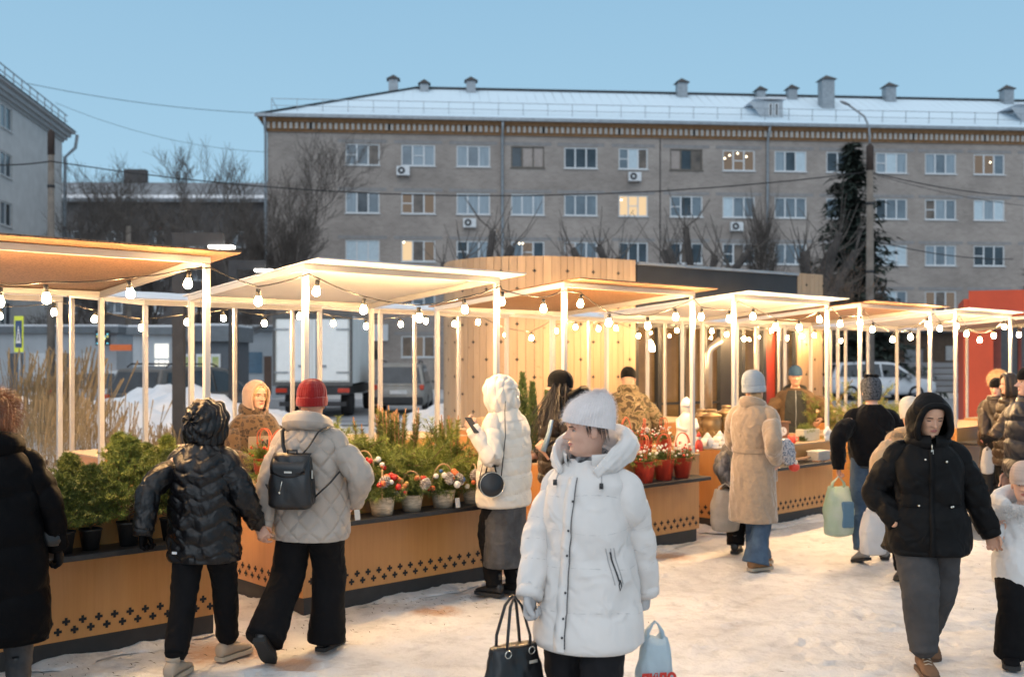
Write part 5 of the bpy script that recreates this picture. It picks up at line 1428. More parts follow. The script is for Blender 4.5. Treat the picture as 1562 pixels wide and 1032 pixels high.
# ------------------------------------------------------------------ fourth stall: samovars, china, box, mantel clock
BRASS = M('old_brass', (.34, .24, .13), .35, .8, var=.25, scale=6.)
STEEL = M('steel_pipe', (.5, .47, .42), .3, .9, var=.15)
CHINA = M('white_china', (.74, .70, .64), .3, var=.05)
CLOTH = M('lace_cloth', (.66, .60, .52), .9, var=.15, scale=30., bump=.4)
def samovar(u, y, s, label):
    t = thing('samovar', label, 'samovar', stall_pt(3, inv_stall(3, u, y), y, .905), 0, 'brass samovars'); t.scale = (s, s, s)
    mb = MB(); mb.lathe([(.09, 0), (.1, .02), (.06, .05), (.05, .09), (.1, .13), (.13, .2), (.135, .3), (.12, .36), (.14, .37), (.14, .39), (.08, .41), (.06, .44), (.075, .45), (.06, .47), (0, .48)], 24); mb.build('vessel', BRASS, t)
    for q in (-1, 1):
        mb = MB(); mb.tube([(q * .13, 0, .33), (q * .19, 0, .35), (q * .19, 0, .28), (q * .135, 0, .25)], .011, 6); mb.build('handle', BRASS, t)
    mb = MB(); mb.tube([(0, -.1, .16), (0, -.19, .15), (0, -.19, .12)], .012, 6); mb.tube([(-.03, -.17, .175), (.03, -.17, .175)], .007, 5); mb.build('tap', BRASS, t)
samovar(1070, .72, .80, 'squat brass samovar, leftmost of three beside the white figure')
samovar(1086, .55, .82, 'brass samovar in the middle, right below the bent steel pipe')
samovar(1109, .5, .9, 'tallest samovar with a domed lid, just left of the long beige coat')
pp = stall_pt(3, inv_stall(3, 1081, .7), .7, 0); mb = MB()
mb.tube([(0, 0, .95), (0, 0, 1.92), (.02, 0, 1.97), (.14, 0, 2.08)], .042, 12); o = mb.build('chimney_pipe', STEEL); o.location = pp; tag(o, 'bent shiny steel samovar chimney pipe standing behind the samovars', 'pipe')
mb = MB()
n_ = 24; P_ = np.zeros((10, n_, 3))
for i in range(10):
    for j in range(n_):
        x = -.04 + .95 * j / (n_ - 1); y = .55 * (1 - i / 6.) if i < 7 else -.045 - .004 * math.sin(j * 1.3); z = .896 if i < 7 else .896 - .045 * (i - 6) - (.02 * math.sin(j * .9) if i == 9 else 0)
        if i == 6: y = -.043
        P_[i, j] = (x, y, z + .004 * math.sin(j * 2.1 + i))
mb.grid(P_, closed=False); o = mb.build('lace_cloth', CLOTH, fix=False); o.location = stall_pt(3, 0, 0, 0); o.rotation_euler = (0, 0, ROW); tag(o, 'cream lace cloth hanging over the front edge of the samovar stall', 'tablecloth')
def china_item(kind, u, y, label, s=1., rz=0., z=.905):
    t = thing(kind, label, kind.replace('_', ' '), stall_pt(3, inv_stall(3, u, y), y, z), rz, 'white china on the lace cloth'); t.scale = (s, s, s)
    mb = MB()
    if kind == 'teapot':
        mb.lathe([(.035, 0), (.06, .03), (.07, .06), (.06, .1), (.035, .115), (.04, .12), (.02, .14), (.012, .155), (0, .16)], 18); mb.build('vessel', CHINA, t)
        mb = MB(); mb.tube([(.06, 0, .05), (.1, 0, .07), (.12, 0, .11)], [.016, .012, .008], 8); mb.build('spout', CHINA, t)
        mb = MB(); mb.tube([(-.06, 0, .09), (-.11, 0, .09), (-.11, 0, .05), (-.065, 0, .04)], .008, 6); mb.build('handle', CHINA, t)
    elif kind == 'tea_cup':
        mb = MB(); mb.lathe([(.02, 0), (.035, .02), (.045, .065), (.04, .062), (.03, .02), (0, .012)], 16); mb.build('bowl', CHINA, t)
        mb = MB(); mb.tube([(.04, 0, .05), (.065, 0, .05), (.06, 0, .025), (.035, 0, .02)], .005, 5); mb.build('handle', CHINA, t)
    else:
        mb = MB(); mb.lathe([(.03, 0), (.05, .012), (.085, .02), (.083, .026), (.04, .018), (0, .015)], 20); mb.build('dish', CHINA, t)
for a in (('teapot', 1079, .12, 'white china teapot at the left of the lace cloth'), ('tea_cup', 1090, .05, 'white cup in front of the brass samovars'), ('teapot', 1098, .2, 'white teapot in the middle of the china, below the middle samovar'), ('tea_cup', 1104, .06, 'white cup at the front edge beside the dark patterned sleeve'), ('tea_cup', 1110, .14, 'white cup nearest to the long beige coat'), ('saucer', 1094, .02, 'white saucer at the front edge of the lace cloth'), ('teapot', 1112, .3, 'white teapot behind the cups, against the tallest samovar')):
    china_item(*a, s=1.1, rz=a[1])
fg = thing('figurine', 'tall white robed figure standing at the left end of the samovar stall', 'figurine', stall_pt(3, inv_stall(3, 1047, .25), .25, .89), ROW - .6)
mb = MB(); mb.lathe([(.13, 0), (.125, .06), (.1, .2), (.085, .3), (.09, .34), (.05, .385), (.035, .40), (.045, .42), (.055, .45), (.05, .49), (.03, .515), (0, .525)], 24, sx=1.05); mb.build('robe', CHINA, fg)
for q in (-1, 1):
    mb = MB(); mb.tube([(q * .085, 0, .33), (q * .1, -.04, .25), (q * .03, -.1, .22)], [.03, .028, .02], 8); mb.build('arm', CHINA, fg)
mb = MB(); mb.lathe([(.062, .46), (.06, .5), (.035, .545), (0, .57)], 16); mb.build('cap', SNOW, fg)
rf = thing('figurine', 'small red and white figurine beside the white robed figure', 'figurine', stall_pt(3, inv_stall(3, 1066, .05), .05, .905), 0)
mb = MB(); mb.lathe([(.04, 0), (.045, .05), (.03, .1), (.012, .115), (0, .12)], 14); mb.build('robe', REDP, rf); mb = MB(); mb.ball((0, 0, .135), .026, 10, 8); mb.build('head', CHINA, rf)
mb = MB(); mb.lathe([(.028, .145), (.018, .175), (0, .2)], 10); mb.build('hat', REDP, rf)
ck = thing('mantel_clock', 'small brown wooden clock with a round white face, just right of the beige coat', 'clock', stall_pt(3, inv_stall(3, 1192, .2), .2, .89), ROW - .5)
BRW = M('brown_wood', (.20, .10, .05), .5, var=.2)
mb = MB(); mb.span(-.075, .075, -.035, .035, 0, .22); mb.span(-.095, .095, -.045, .045, .2205, .245); mb.span(-.095, .095, -.045, .045, -.0, -.001); mb.build('case', BRW, ck, bevel=.006)
mb = MB(); n = 20; mb.add([(.05 * math.cos(2 * PI * i / n), -.0365, .13 + .05 * math.sin(2 * PI * i / n)) for i in range(n)], [tuple(range(n))]); d = mb.build('dial', CHINA, ck)
mb = MB(); mb.beam((0, -.039, .13), (0, -.039, .165), .003, .004); mb.beam((0, -.039, .13), (.022, -.039, .12), .003, .004); mb.build('hand', DKMETAL, d)
mg = thing('mug', 'red mug between the wooden clock and the cream planter', 'mug', stall_pt(3, inv_stall(3, 1208, .04), .04, .89), 0)
mb = MB(); mb.lathe([(.042, 0), (.045, .09), (.04, .09), (.038, .02), (0, .015)], 16); mb.build('vessel', REDP, mg); mb = MB(); mb.tube([(.043, 0, .075), (.075, 0, .065), (.07, 0, .03), (.043, 0, .02)], .006, 5); mb.build('handle', REDP, mg)
pl = thing('planter_box', 'cream planter box with sprigs of greenery on the samovar counter', 'planter', stall_pt(3, inv_stall(3, 1232, .12), .12, .89), ROW)
mb = MB(); mb.span(-.17, .17, -.06, .06, 0, .14); mb.build('box', M('cream_box', (.58, .53, .40), .7, var=.1), pl, bevel=.008)
place('greenery', GRN[1], pl, (-.06, 0, .12), scale=.9); place('greenery', GRN[0], pl, (.1, 0, .1), scale=.7); place('greenery', GRN[2], pl, (-.2, -.05, .02), scale=.6)
fl = thing('flower_ornament', 'white wooden flower ornament at the foot of the right front post', 'ornament', stall_pt(3, 1.8, -.02, .895), ROW)
mb = MB()
for k in range(5): mb.ball((.05 * math.cos(k * 1.256 + .3), -.02, .075 + .05 * math.sin(k * 1.256 + .3)), (.042, .015, .042), 10, 6)
mb.build('petals', CHINA, fl)
gb_ = thing('glass_box', 'clear plastic box on the black shelf of the samovar stall', 'box', stall_pt(3, inv_stall(3, 1249, -.17), -.17, .69), ROW)
mb = MB(); mb.span(-.13, .13, -.07, .07, .004, .105); mb.build('box', M('milky_plastic', (.55, .52, .48), .3, transl=.4), gb_, bevel=.008); mb = MB(); mb.span(-.137, .137, -.077, .077, .106, .118); mb.build('lid', M('milky_lid', (.62, .60, .56), .3), gb_)
bk_ = thing('bark_slab', 'rough piece of brown bark lying on the shelf left of the clear box', 'bark', stall_pt(3, inv_stall(3, 1218, -.17), -.17, .71), ROW)
mb = MB(); mb.tube([(-.26, -.02, .0), (-.1, .02, .012), (.08, 0, .022), (.26, .03, .03)], [.03, .05, .045, .025], 9, flat=.5); mb.build('bark', M('rough_bark', (.17, .10, .06), .95, var=.4, scale=20., bump=.8, bscale=60.), bk_)
tw = thing('twig_litter', 'dark twigs and cones scattered around the bark on the shelf', 'twigs', stall_pt(3, inv_stall(3, 1230, -.2), -.2, .695), ROW)
mb = MB()
for k in range(26): 
    x = rnd.uniform(-.4, .42); y = rnd.uniform(-.12, .12); a = rnd.uniform(-.4, .4); mb.tube([(x, y, .004), (x + .08 * math.cos(a), y + .08 * math.sin(a), .012)], .004, 4)
mb.build('twigs', BRW, tw)
# pine boughs on the fifth stall
rg = np.random.RandomState(14); V = []; V2 = []; st = MB()
for k in range(230):
    x = rg.uniform(.1, 1.5); y = rg.uniform(-.1, .8); hump = .50 * math.exp(-((x - .3) / .30) ** 2) + .30 * math.exp(-((x - 1.05) / .35) ** 2) + .05
    z = .72 + hump * rg.uniform(.2, 1.15); a = rg.uniform(0, 2 * PI); el = rg.normal(.5, .5); L = rg.uniform(.2, .42)
    if x < .35 and rg.rand() < .45: z -= rg.uniform(0, .35); y -= .22; el = -.5
    d = np.array([math.cos(a) * math.cos(el), math.sin(a) * math.cos(el), math.sin(el)]); p0 = np.array([x, y, z]); p2 = p0 + d * L
    st.tube([p0, p2], [.006, .003], 4, cap=False); needles_on(V, [p0, p2], 70, .06, .0024, rg, .8)
    for j in range(3):
        s_ = d + rg.normal(0, .5, 3); s_ /= np.linalg.norm(s_); q = p0 + (p2 - p0) * rg.uniform(.3, .9); needles_on(V, [q, q + s_ * .13], 40, .055, .0024, rg, .85)
pb5 = thing('pine_boughs', 'spreading pile of long-needled pine boughs on the stall left of the black fleece', 'pine branches', stall_pt(4, 0, 0, 0), ROW)
tri_soup('needles', np.concatenate(V), NEEDT, pb5); st.build('stem', STEM, pb5, fix=False)
# wooden stump box on the back stall behind the cream hood
bx_ = thing('wooden_crate', 'pale wooden crate on a back-row counter, level with the phone', 'crate', (xa(742, 11.6), 11.6, .99), ROW)
mb = MB()
for k in range(3): mb.span(-.14, .14, -.1, -.085, .005 + k * .075, .07 + k * .075); mb.span(-.14, .14, .085, .1, .005 + k * .075, .07 + k * .075); mb.span(-.155, -.141, -.1, .1, .005 + k * .075, .07 + k * .075); mb.span(.141, .155, -.1, .1, .005 + k * .075, .07 + k * .075)
mb.span(-.14, .14, -.084, .084, .0, .012)
mb.build('slats', PLYL, bx_)
# ------------------------------------------------------------------ people: tools
def nzs(x, y, s=0.):
    return (np.sin(x * 1.7 + 1.3 * np.sin(y * 1.1 + s) + s * 3.1) + np.sin(y * 2.3 + 1.7 * np.sin(x * .9 + s * 2.) + s) + .6 * np.sin(x * 4.1 - y * 3.3 + s * 5.)) / 2.6
def puffer(sp, amp, seed=0., fine=1., ph0=0.):
    def f(t, a, r):
        q = t / sp + ph0 + .10 * np.sin(a * 2 + seed) + .05 * nzs(a * 3, t * 9, seed); ph = q % 1.; k = np.floor(q)
        pil = 1 - np.abs(2 * ph - 1) ** 3.2
        near = np.exp(-(np.minimum(ph, 1 - ph) / .22) ** 2)
        return amp * (pil - .55) + amp * .40 * fine * near * np.sin(a * 17 + k * 2.3 + seed) * np.sin(a * 7.3 + k + seed) + amp * .55 * nzs(a * 3.2, t * 14, seed)
    return f
def quilt(sp, amp, R0, seed=0.):
    def f(t, a, r):
        u = a * R0; A = ((u + t) / sp) % 1.; B = ((u - t) / sp) % 1.
        dA = np.minimum(A, 1 - A) * sp; dB = np.minimum(B, 1 - B) * sp
        pil = (1 - np.exp(-(dA / .016) ** 1.3)) * (1 - np.exp(-(dB / .016) ** 1.3))
        return amp * (pil - .5) + amp * .6 * nzs(a * 2.4, t * 8, seed)
    return f
def chevron(sp, amp, seed=0.):
    def f(t, a, r):
        z = np.abs(((a * 2.2 / PI) % 1.) * 2 - 1) * .5
        ph = (t / sp + z * 1.6) % 1.
        pil = 1 - np.abs(2 * ph - 1) ** 3
        return amp * (pil - .5) + amp * .8 * nzs(a * 4, t * 16, seed) + amp * .4 * nzs(a * 9, t * 30, seed + 2)
    return f
def folds(amp, seed=0., ft=9., fa=3.):
    def f(t, a, r):
        return amp * nzs(a * fa, t * ft, seed) + amp * .6 * np.abs(nzs(a * fa * 1.7 + t * 6, t * ft * 1.8 - a * 2, seed + 1.7))
    return f
def plus(*fs):
    return lambda t, a, r: sum(f(t, a, r) for f in fs)
def kneefold(amp, L, seed=0.):
    def f(t, a, r):
        c = np.exp(-((t - L * .5) / (.14 * L)) ** 2) + np.exp(-((t - L * .97) / (.12 * L)) ** 2)
        return amp * c * np.sin(t * 95 + 2.2 * np.sin(a + seed)) * (.6 + .4 * np.cos(a))
    return f
def cr(vals, n):
    """catmull-rom resample of rows"""
    v = np.asarray(vals, dtype=float)
    if v.ndim == 1: v = v[:, None]
    k = len(v); d = np.r_[0, np.cumsum(np.linalg.norm(np.diff(v[:, :3], axis=0), axis=1))]
    s = np.linspace(0, d[-1], n); out = np.zeros((n, v.shape[1]))
    for q, x in enumerate(s):
        i = int(min(max(np.searchsorted(d, x, side='right') - 1, 0), k - 2)); t = (x - d[i]) / max(1e-9, d[i + 1] - d[i])
        p0, p1, p2, p3 = v[max(0, i - 1)], v[i], v[i + 1], v[min(k - 1, i + 2)]
        # limited tangents
        m1 = (p2 - p0) * .5 if i > 0 else (p2 - p1); m2 = (p3 - p1) * .5 if i < k - 2 else (p2 - p1)
        if i > 0: m1 = m1 * min(1., (d[i + 1] - d[i]) / max(1e-9, .5 * (d[i + 1] - d[i - 1])))
        if i < k - 2: m2 = m2 * min(1., (d[i + 1] - d[i]) / max(1e-9, .5 * (d[i + 2] - d[i])))
        out[q] = (2 * t ** 3 - 3 * t * t + 1) * p1 + (t ** 3 - 2 * t * t + t) * m1 + (-2 * t ** 3 + 3 * t * t) * p2 + (t ** 3 - t * t) * m2
    return out, s
class Loft:
    """tube of ellipses: rows are (x,y,z,rx,ry); angle 0 looks along ref"""
    def __init__(s, rows, ref=(0, 1, 0), nt=40, ns=40, disp=None, power=2.0):
        R_, L = cr(rows, nt); C = R_[:, :3]; ref = np.array(ref, dtype=float)
        T = np.gradient(C, axis=0); T /= np.linalg.norm(T, axis=1)[:, None] + 1e-9
        side = np.cross(ref[None], T); side /= np.linalg.norm(side, axis=1)[:, None] + 1e-9
        front = np.cross(T, side)
        a = np.linspace(0, 2 * PI, ns, endpoint=False)
        ca, sa = np.cos(a), np.sin(a)
        if power != 2.0:
            k = (np.abs(ca) ** power + np.abs(sa) ** power) ** (-1 / power); ca, sa = ca * k, sa * k
        dirv = side[:, None, :] * sa[None, :, None] * R_[:, 3][:, None, None] + front[:, None, :] * ca[None, :, None] * R_[:, 4][:, None, None]
        P_ = C[:, None, :] + dirv
        if disp is not None:
            A, T_ = np.meshgrid(a, L); A = np.where(A > PI, A - 2 * PI, A)
            d = disp(T_, A, R_[:, 3][:, None]); un = dirv / (np.linalg.norm(dirv, axis=2)[:, :, None] + 1e-9)
            P_ = P_ + un * d[:, :, None]
        s.P = P_; s.nt, s.ns = nt, ns; s.L = L[-1]
    def at(s, f, a, off=0.):
        i = f * (s.nt - 1); i0 = int(min(max(i, 0), s.nt - 2)); t = i - i0
        j = (a % (2 * PI)) / (2 * PI) * s.ns; j0 = int(j) % s.ns; u = j - int(j); j1 = (j0 + 1) % s.ns
        p = (s.P[i0, j0] * (1 - t) + s.P[i0 + 1, j0] * t) * (1 - u) + (s.P[i0, j1] * (1 - t) + s.P[i0 + 1, j1] * t) * u
        n = np.cross(s.P[i0, j1] - s.P[i0, j0], s.P[i0 + 1, j0] - s.P[i0, j0]); n /= np.linalg.norm(n) + 1e-9
        c = s.P[i0].mean(0)
        if np.dot(n, p - c) < 0: n = -n
        return Vector(p + n * off)
    def into(s, mb, m=0, cap=True): mb.grid(s.P, closed=True, m=m, cap=cap); return s
def ik(S, W, a, b, pole):
    S, W = Vector(S), Vector(W); d = W - S; L = d.length
    if L > (a + b) * .999: W = S + d * ((a + b) * .999 / L); d = W - S; L = d.length
    if L < abs(a - b) * 1.05 + .02: L = abs(a - b) * 1.05 + .02
    dn = d.normalized(); x = (a * a - b * b + L * L) / (2 * L); h = math.sqrt(max(0, a * a - x * x))
    p = Vector(pole); p = p - dn * p.dot(dn); p.normalize()
    return S + dn * x + p * h, W
def cloth(name, col, rough=.75, var=.12, bump=.25, bscale=260., sheen=0., scale=7., spec=.3, **k):
    return M(name, col, rough, var=var, bump=bump, bscale=bscale, bdist=.003, sheen=sheen, scale=scale, spec=spec, **{'wr': .5, **k})
def skin(name, col):
    m, nt, b = newmat(name); L = nt.links
    tc = nd(nt, 'ShaderNodeTexCoord'); n = nd(nt, 'ShaderNodeTexNoise', Scale=22., Detail=4.); L.new(tc.outputs['Object'], n.inputs['Vector'])
    r = ramp(nt, n.outputs['Fac'], [(.3, (col[0] * .93, col[1] * .86, col[2] * .84)), (.7, (min(1, col[0] * 1.04), col[1] * 1.03, col[2] * 1.02))]); L.new(r.outputs[0], b.inputs['Base Color'])
    b.inputs['Roughness'].default_value = .5; b.inputs['Subsurface Weight'].default_value = .12; b.inputs['Subsurface Radius'].default_value = (.012, .005, .003); b.inputs['Subsurface Scale'].default_value = 1.
    n2 = nd(nt, 'ShaderNodeTexNoise', Scale=160., Detail=3.); L.new(tc.outputs['Object'], n2.inputs['Vector']); bp = nd(nt, 'ShaderNodeBump', Strength=.2, Distance=.002); L.new(n2.outputs['Fac'], bp.inputs['Height']); L.new(bp.outputs[0], b.inputs['Normal'])
    return m
SKIN = skin('skin_pale', (.60, .365, .27)); SKIN2 = skin('skin_tan', (.56, .325, .215))
LIP = M('lips', (.40, .13, .11), .4, var=.08); BROW = M('eyebrow', (.06, .04, .03), .8); EYEW = M('eye', (.6, .58, .56), .2, var=.02); IRIS = M('iris', (.05, .04, .035), .1)
BROWL = M('light_eyebrow', (.26, .17, .11), .8)

HZ = [-.13, -.09, -.05, -.025, -.010, 0., .012, .03, .05, .075, .10, .125, .145, .165, .185, .203, .215, .222, .226]
HW = [.062, .055, .052, .050, .046, .044, .050, .056, .061, .067, .071, .0745, .0765, .0765, .071, .059, .043, .026, .003]
HF = [.050, .042, .040, .046, .060, .074, .083, .086, .087, .088, .089, .090, .0935, .092, .083, .066, .046, .026, .003]
HB = [.075, .068, .064, .063, .063, .063, .063, .066, .075, .088, .097, .101, .101, .098, .090, .074, .053, .031, .003]
def head_points(fem=1., nose=1., chin=1., nr=74, nc=96):
    z = np.r_[np.linspace(-.13, -.03, 8, endpoint=False), np.linspace(-.03, .14, 48, endpoint=False), np.linspace(.14, .226, 22)]
    w = np.interp(z, HZ, HW); f = np.interp(z, HZ, HF); b = np.interp(z, HZ, HB)
    ker = np.array([.25, .5, .25])
    for q in (w, f, b):
        for _ in range(4): q[1:-1] = .25 * q[:-2] + .5 * q[1:-1] + .25 * q[2:]
    # denser columns at the face
    a = np.linspace(-PI, PI, nc, endpoint=False); a = a - .62 * np.sin(a) * .55
    A, Z = np.meshgrid(a, z); Wd = w[:, None]; ca, sa = np.cos(A), np.sin(A)
    X = sa * Wd * np.where(ca > 0, (1 + .06 * np.abs(ca)), 1.); Y_ = np.where(ca > 0, ca * f[:, None], ca * b[:, None])
    fr = np.clip(ca, 0, 1) ** .5
    g = lambda x0, z0, sx, sz: np.exp(-((X - x0) / sx) ** 2 - ((Z - z0) / sz) ** 2)
    g2 = lambda x0, z0, sx, sz: g(x0, z0, sx, sz) + g(-x0, z0, sx, sz)
    d = np.zeros_like(X)
    d -= .0165 * g2(.031, .112, .017, .011)            # sockets
    d += .0075 * g2(.031, .111, .0125, .0075)          # eyeballs under lids
    d += .0060 * g2(.028, .129, .020, .006)            # brow ridge
    ridge = np.clip((.122 - Z) / .040, 0, 1); ridge = np.where(Z < .076, np.clip((Z - .068) / .008, 0, 1), ridge)
    d += .027 * nose * ridge * np.exp(-(X / (.0075 + .006 * ridge)) ** 2) * (Z > .06) * (Z < .13)
    d += .006 * g(0, .082, .010, .009) * nose
    d += .008 * g2(.0135, .079, .006, .007)            # wings
    d -= .004 * g(0, .066, .006, .006)
    d += .0065 * g(0, .0545, .019, .0048) + .0068 * g(0, .0450, .017, .0050) - .0065 * g(0, .0497, .022, .0017)
    d -= .0045 * g(0, .034, .018, .006); d += .0065 * chin * g(0, .013, .018, .012)
    d += .0045 * g2(.043, .082, .018, .018) - .003 * g2(.047, .055, .013, .016)
    d -= .0025 * g2(.026, .060, .007, .014)            # folds beside the mouth
    Y_ = Y_ + d * fr
    P_ = np.stack([X * (1 - .04 * (fem - 1)), Y_, Z], 2)
    return P_
def head_faces_mat(P_):
    """face material: 0 skin, 1 lips, 2 brows"""
    k, n = P_.shape[:2]; ms = []
    for i in range(k - 1):
        for j in range(n):
            c = (P_[i, j] + P_[i, (j + 1) % n] + P_[i + 1, j] + P_[i + 1, (j + 1) % n]) / 4; m = 0
            if c[1] > .04:
                ax = abs(c[0]); z = c[2]
                if ax < .0235 and abs(z - .0497) < .0085 * (1 - (ax / .0245) ** 2) + .0004: m = 1
                elif .012 < ax < .046 and abs(z - (.1265 + .004 * math.sin((ax - .012) / .034 * PI) - (.003 if ax > .04 else 0))) < .0036: m = 2
            ms.append(m)
    return ms
class Person:
    def __init__(s, label, X, Y, fwd, H=1.66, seed=1, sk=None, brow=None, group=None, vox=.009):
        s.root = thing('person', label, 'person', (X, Y, 0.), math.atan2(-fwd[0], fwd[1]), group); s.k = H / 1.70; s.seed = seed; s.rg = random.Random(seed)
        bpy.context.view_layer.update(); s.inv = (Matrix.Translation((X, Y, 0)) @ Matrix.Rotation(math.atan2(-fwd[0], fwd[1]), 4, 'Z')).inverted()
        s.sk = sk or SKIN; s.brow = brow or BROW; s.core = MB(); s.extra = []; s.vox = vox; s.lean = (0., 0.)
        s.hands = []; s.AL = {}
    def w2l(s, p): return s.inv @ Vector(p)
    def pix(s, u, v, Y): return s.w2l(at(u, v, Y))
    def part(s, mb, name, mats, parent=None, **k): return mb.build(name, mats, parent or s.root, fix=k.pop('fix', True), **k)
    def cy(s, z): return s.lean[0] * max(0, z - .9 * s.k), s.lean[1] * max(0, z - .9 * s.k)
    # ---- legs and shoes
    def legs(s, mat, L, R, top=.98, r=(.105, .085, .062), flare=0., style=None, cuff=None, hem=.07, width=.092, name='trousers', hipw=(.17, .135)):
        """L, R: dict(p=(x,y,z) ankle, toe=(dx,dy), pitch)"""
        k = s.k; mb = MB(); 
        for sx, f in ((-1, L), (1, R)):
            hip = Vector((sx * width * k, 0, .90 * k)); an = Vector(f['p'])
            kn, an = ik(hip, an, .422 * k, .408 * k, f.get('pole', (sx * .08, 1, 0)))
            d = (an - kn).normalized(); end = an + d * (.075 - hem) 
            rows = [(hip.x * .9, hip.y, hip.z + .06 * k, r[0] * 1.05, r[0] * 1.15), (hip.x, hip.y, hip.z - .1 * k, r[0], r[0] * 1.02)]
            m1 = hip.lerp(kn, .6); rows.append((m1.x, m1.y, m1.z, (r[0] + r[1]) * .5, (r[0] + r[1]) * .5))
            rows.append((kn.x, kn.y, kn.z, r[1], r[1])); m2 = kn.lerp(end, .45); rr = r[1] * .5 + r[2] * .5
            rows.append((m2.x, m2.y, m2.z, rr, rr * 1.06)); rows.append((end.x, end.y, end.z, r[2] + flare, r[2] * 1.1 + flare))
            Lg = .87 * k; sd = s.seed + sx
            Loft(rows, (0, 1, 0), 54, 30, plus(folds(.006, sd, 9., 2.), kneefold(.003, Lg, sd), style) if style else plus(folds(.006, sd, 9., 2.), kneefold(.0035, Lg, sd))).into(mb)
            if cuff:
                e2 = end + d * .035; Loft([(end.x, end.y, end.z, r[2] * .98, r[2] * 1.05), (e2.x, e2.y, e2.z, cuff, cuff * 1.05)], (0, 1, 0), 6, 24).into(mb)
            # bare core
            s.core.tube([hip, kn, an], [.075 * k, .052 * k, .036 * k], 10)
        Loft([(0, 0, .80 * k, hipw[0] * .72 * k, hipw[1] * .8 * k), (0, 0, .88 * k, hipw[0] * k, hipw[1] * k), (0, 0, top * k, hipw[0] * .95 * k, hipw[1] * .95 * k)], (0, 1, 0), 12, 30).into(mb)
        s.part(mb, name, mat); s.feet = (L, R)
    def shoes(s, mat, sole, kind='boot', ln=.255, shaft=.10, laces=None, fur=None):
        for f in s.feet:
            a = Vector(f['p']); t = Vector((f.get('toe', (0, 1))[0], f.get('toe', (0, 1))[1], 0)).normalized(); pit = f.get('pitch', 0.)
            R_ = Matrix((Vector((t.y, -t.x, 0)), t, Vector((0, 0, 1)))).transposed() @ Matrix.Rotation(pit, 3, 'X')
            # foot space: x side, y toe, z up; ankle at (0,0,.085)
            def sec(y, w_, h0, h1, n=16, sole_=False):
                out = []
                for j in range(n):
                    q = 2 * PI * j / n; cx, cz = math.cos(q), math.sin(q)
                    x = w_ * (abs(cx) ** .8) * (1 if cx > 0 else -1); z = (h0 + h1) / 2 + (h1 - h0) / 2 * (abs(cz) ** .75) * (1 if cz > 0 else -1); out.append((x, y, z))
                return out
            l = ln
            up = [(-.30, .026, .03, .075), (-.28, .034, .024, .10), (-.18, .037, .022, .115), (0., .038, .022, .112), (.18, .040, .022, .088), (.38, .046, .022, .068), (.52, .046, .022, .056), (.62, .038, .022, .048), (.685, .02, .024, .038)]
            mb = MB(); P_ = np.array([sec(y * l, w_, h0, h1) for y, w_, h0, h1 in up])
            tr = lambda P: np.array([[tuple(a + R_ @ (Vector(p) - Vector((0, 0, .085)))) for p in row] for row in P])
            mb.grid(tr(P_), True, 0, True, True)
            rows = []
            for z, rx, ry, y in ((.05, .036, .05, -.005), (.09, .036, .045, -.012), (.085 + shaft, .042, .046, -.02)):
                p = a + R_ @ (Vector((0, y, z)) - Vector((0, 0, .085))); rows.append((p.x, p.y, p.z, rx, ry))
            if shaft > .02: Loft(rows, tuple(t), 8, 18, folds(.003, s.seed, 30)).into(mb)
            o = s.part(mb, 'boot' if shaft > .06 else 'shoe', mat)
            mb = MB(); so = [(-.31, .030), (-.28, .039), (-.1, .040), (.1, .041), (.36, .050), (.54, .050), (.66, .040), (.71, .018)]
            P_ = np.array([[(-w_, y * l, 0), (w_, y * l, 0), (w_, y * l, .026), (-w_, y * l, .026)] for y, w_ in so]); mb.grid(tr(P_), True, 0, False, True); s.part(mb, 'sole', sole, o)
            if laces:
                mb = MB()
                for q in range(4):
                    y = .10 * l + .075 * l * q; z = .112 - .012 * q
                    p = [tuple(a + R_ @ (Vector(v) - Vector((0, 0, .085)))) for v in ((-.022, y, z - .006), (0, y + .004, z + .003), (.022, y, z - .006))]; mb.tube(p, .0032, 5)
                s.part(mb, 'lace', laces, o)
    # ---- coat
    def coat(s, rows, mat, style=None, name='coat', nt=90, ns=72, power=2.3, mats=None):
        k = s.k; R_ = []
        for z, rx, ry, y in rows:
            z *= k; lx, ly = s.cy(z); R_.append((lx, y + ly, z, rx * k * (.90 if z < 1.02 else .86), ry * k * .92))
        s.T = Loft(R_, (0, 1, 0), nt, ns, style, power); mb = MB(); s.T.into(mb); s.coatmb = mb; s.coatmat = mat; s.coatname = name; s.R_ = R_
        # torso core
        lx, ly = s.cy(1.35 * k)
        s.core.tube([(0, 0, .86 * k), (lx * .3, ly * .3, 1.05 * k), (lx, ly, 1.32 * k), (lx, ly, 1.42 * k), (lx, ly + .005, 1.5 * k)], [.12 * k, .11 * k, .12 * k, .08 * k, .048 * k], 14, flat=1.)
    def arm(s, side, W, pole=None, r=(.088, .072, .055), style=None, sh=.185, shz=1.36, shy=-.01, hand=None, hdir=None, palm=None, curl=.5, mat=None, cuff=None, hsize=1., gloved=None, spread=.12, thumb=.5, separate=None):
        """side -1 left, +1 right; W wrist in local space"""
        k = s.k; r = [q * .82 for q in r]; shz -= .012; cuff = cuff * .86 if cuff else None; lx, ly = s.cy(shz * k); S = Vector((side * (sh - .022) * k + lx, shy + ly, shz * k)); pole = pole or (side * .35, -1, -.15)
        E, W = ik(S, W, .285 * k, .265 * k, pole)
        d = (W - E).normalized(); q = (E - S).normalized()
        inn = S + Vector((-side * .085 * k, 0, .045 * k))
        a1 = S.lerp(E, .5); a2 = E.lerp(W, .5); end = W - d * .012
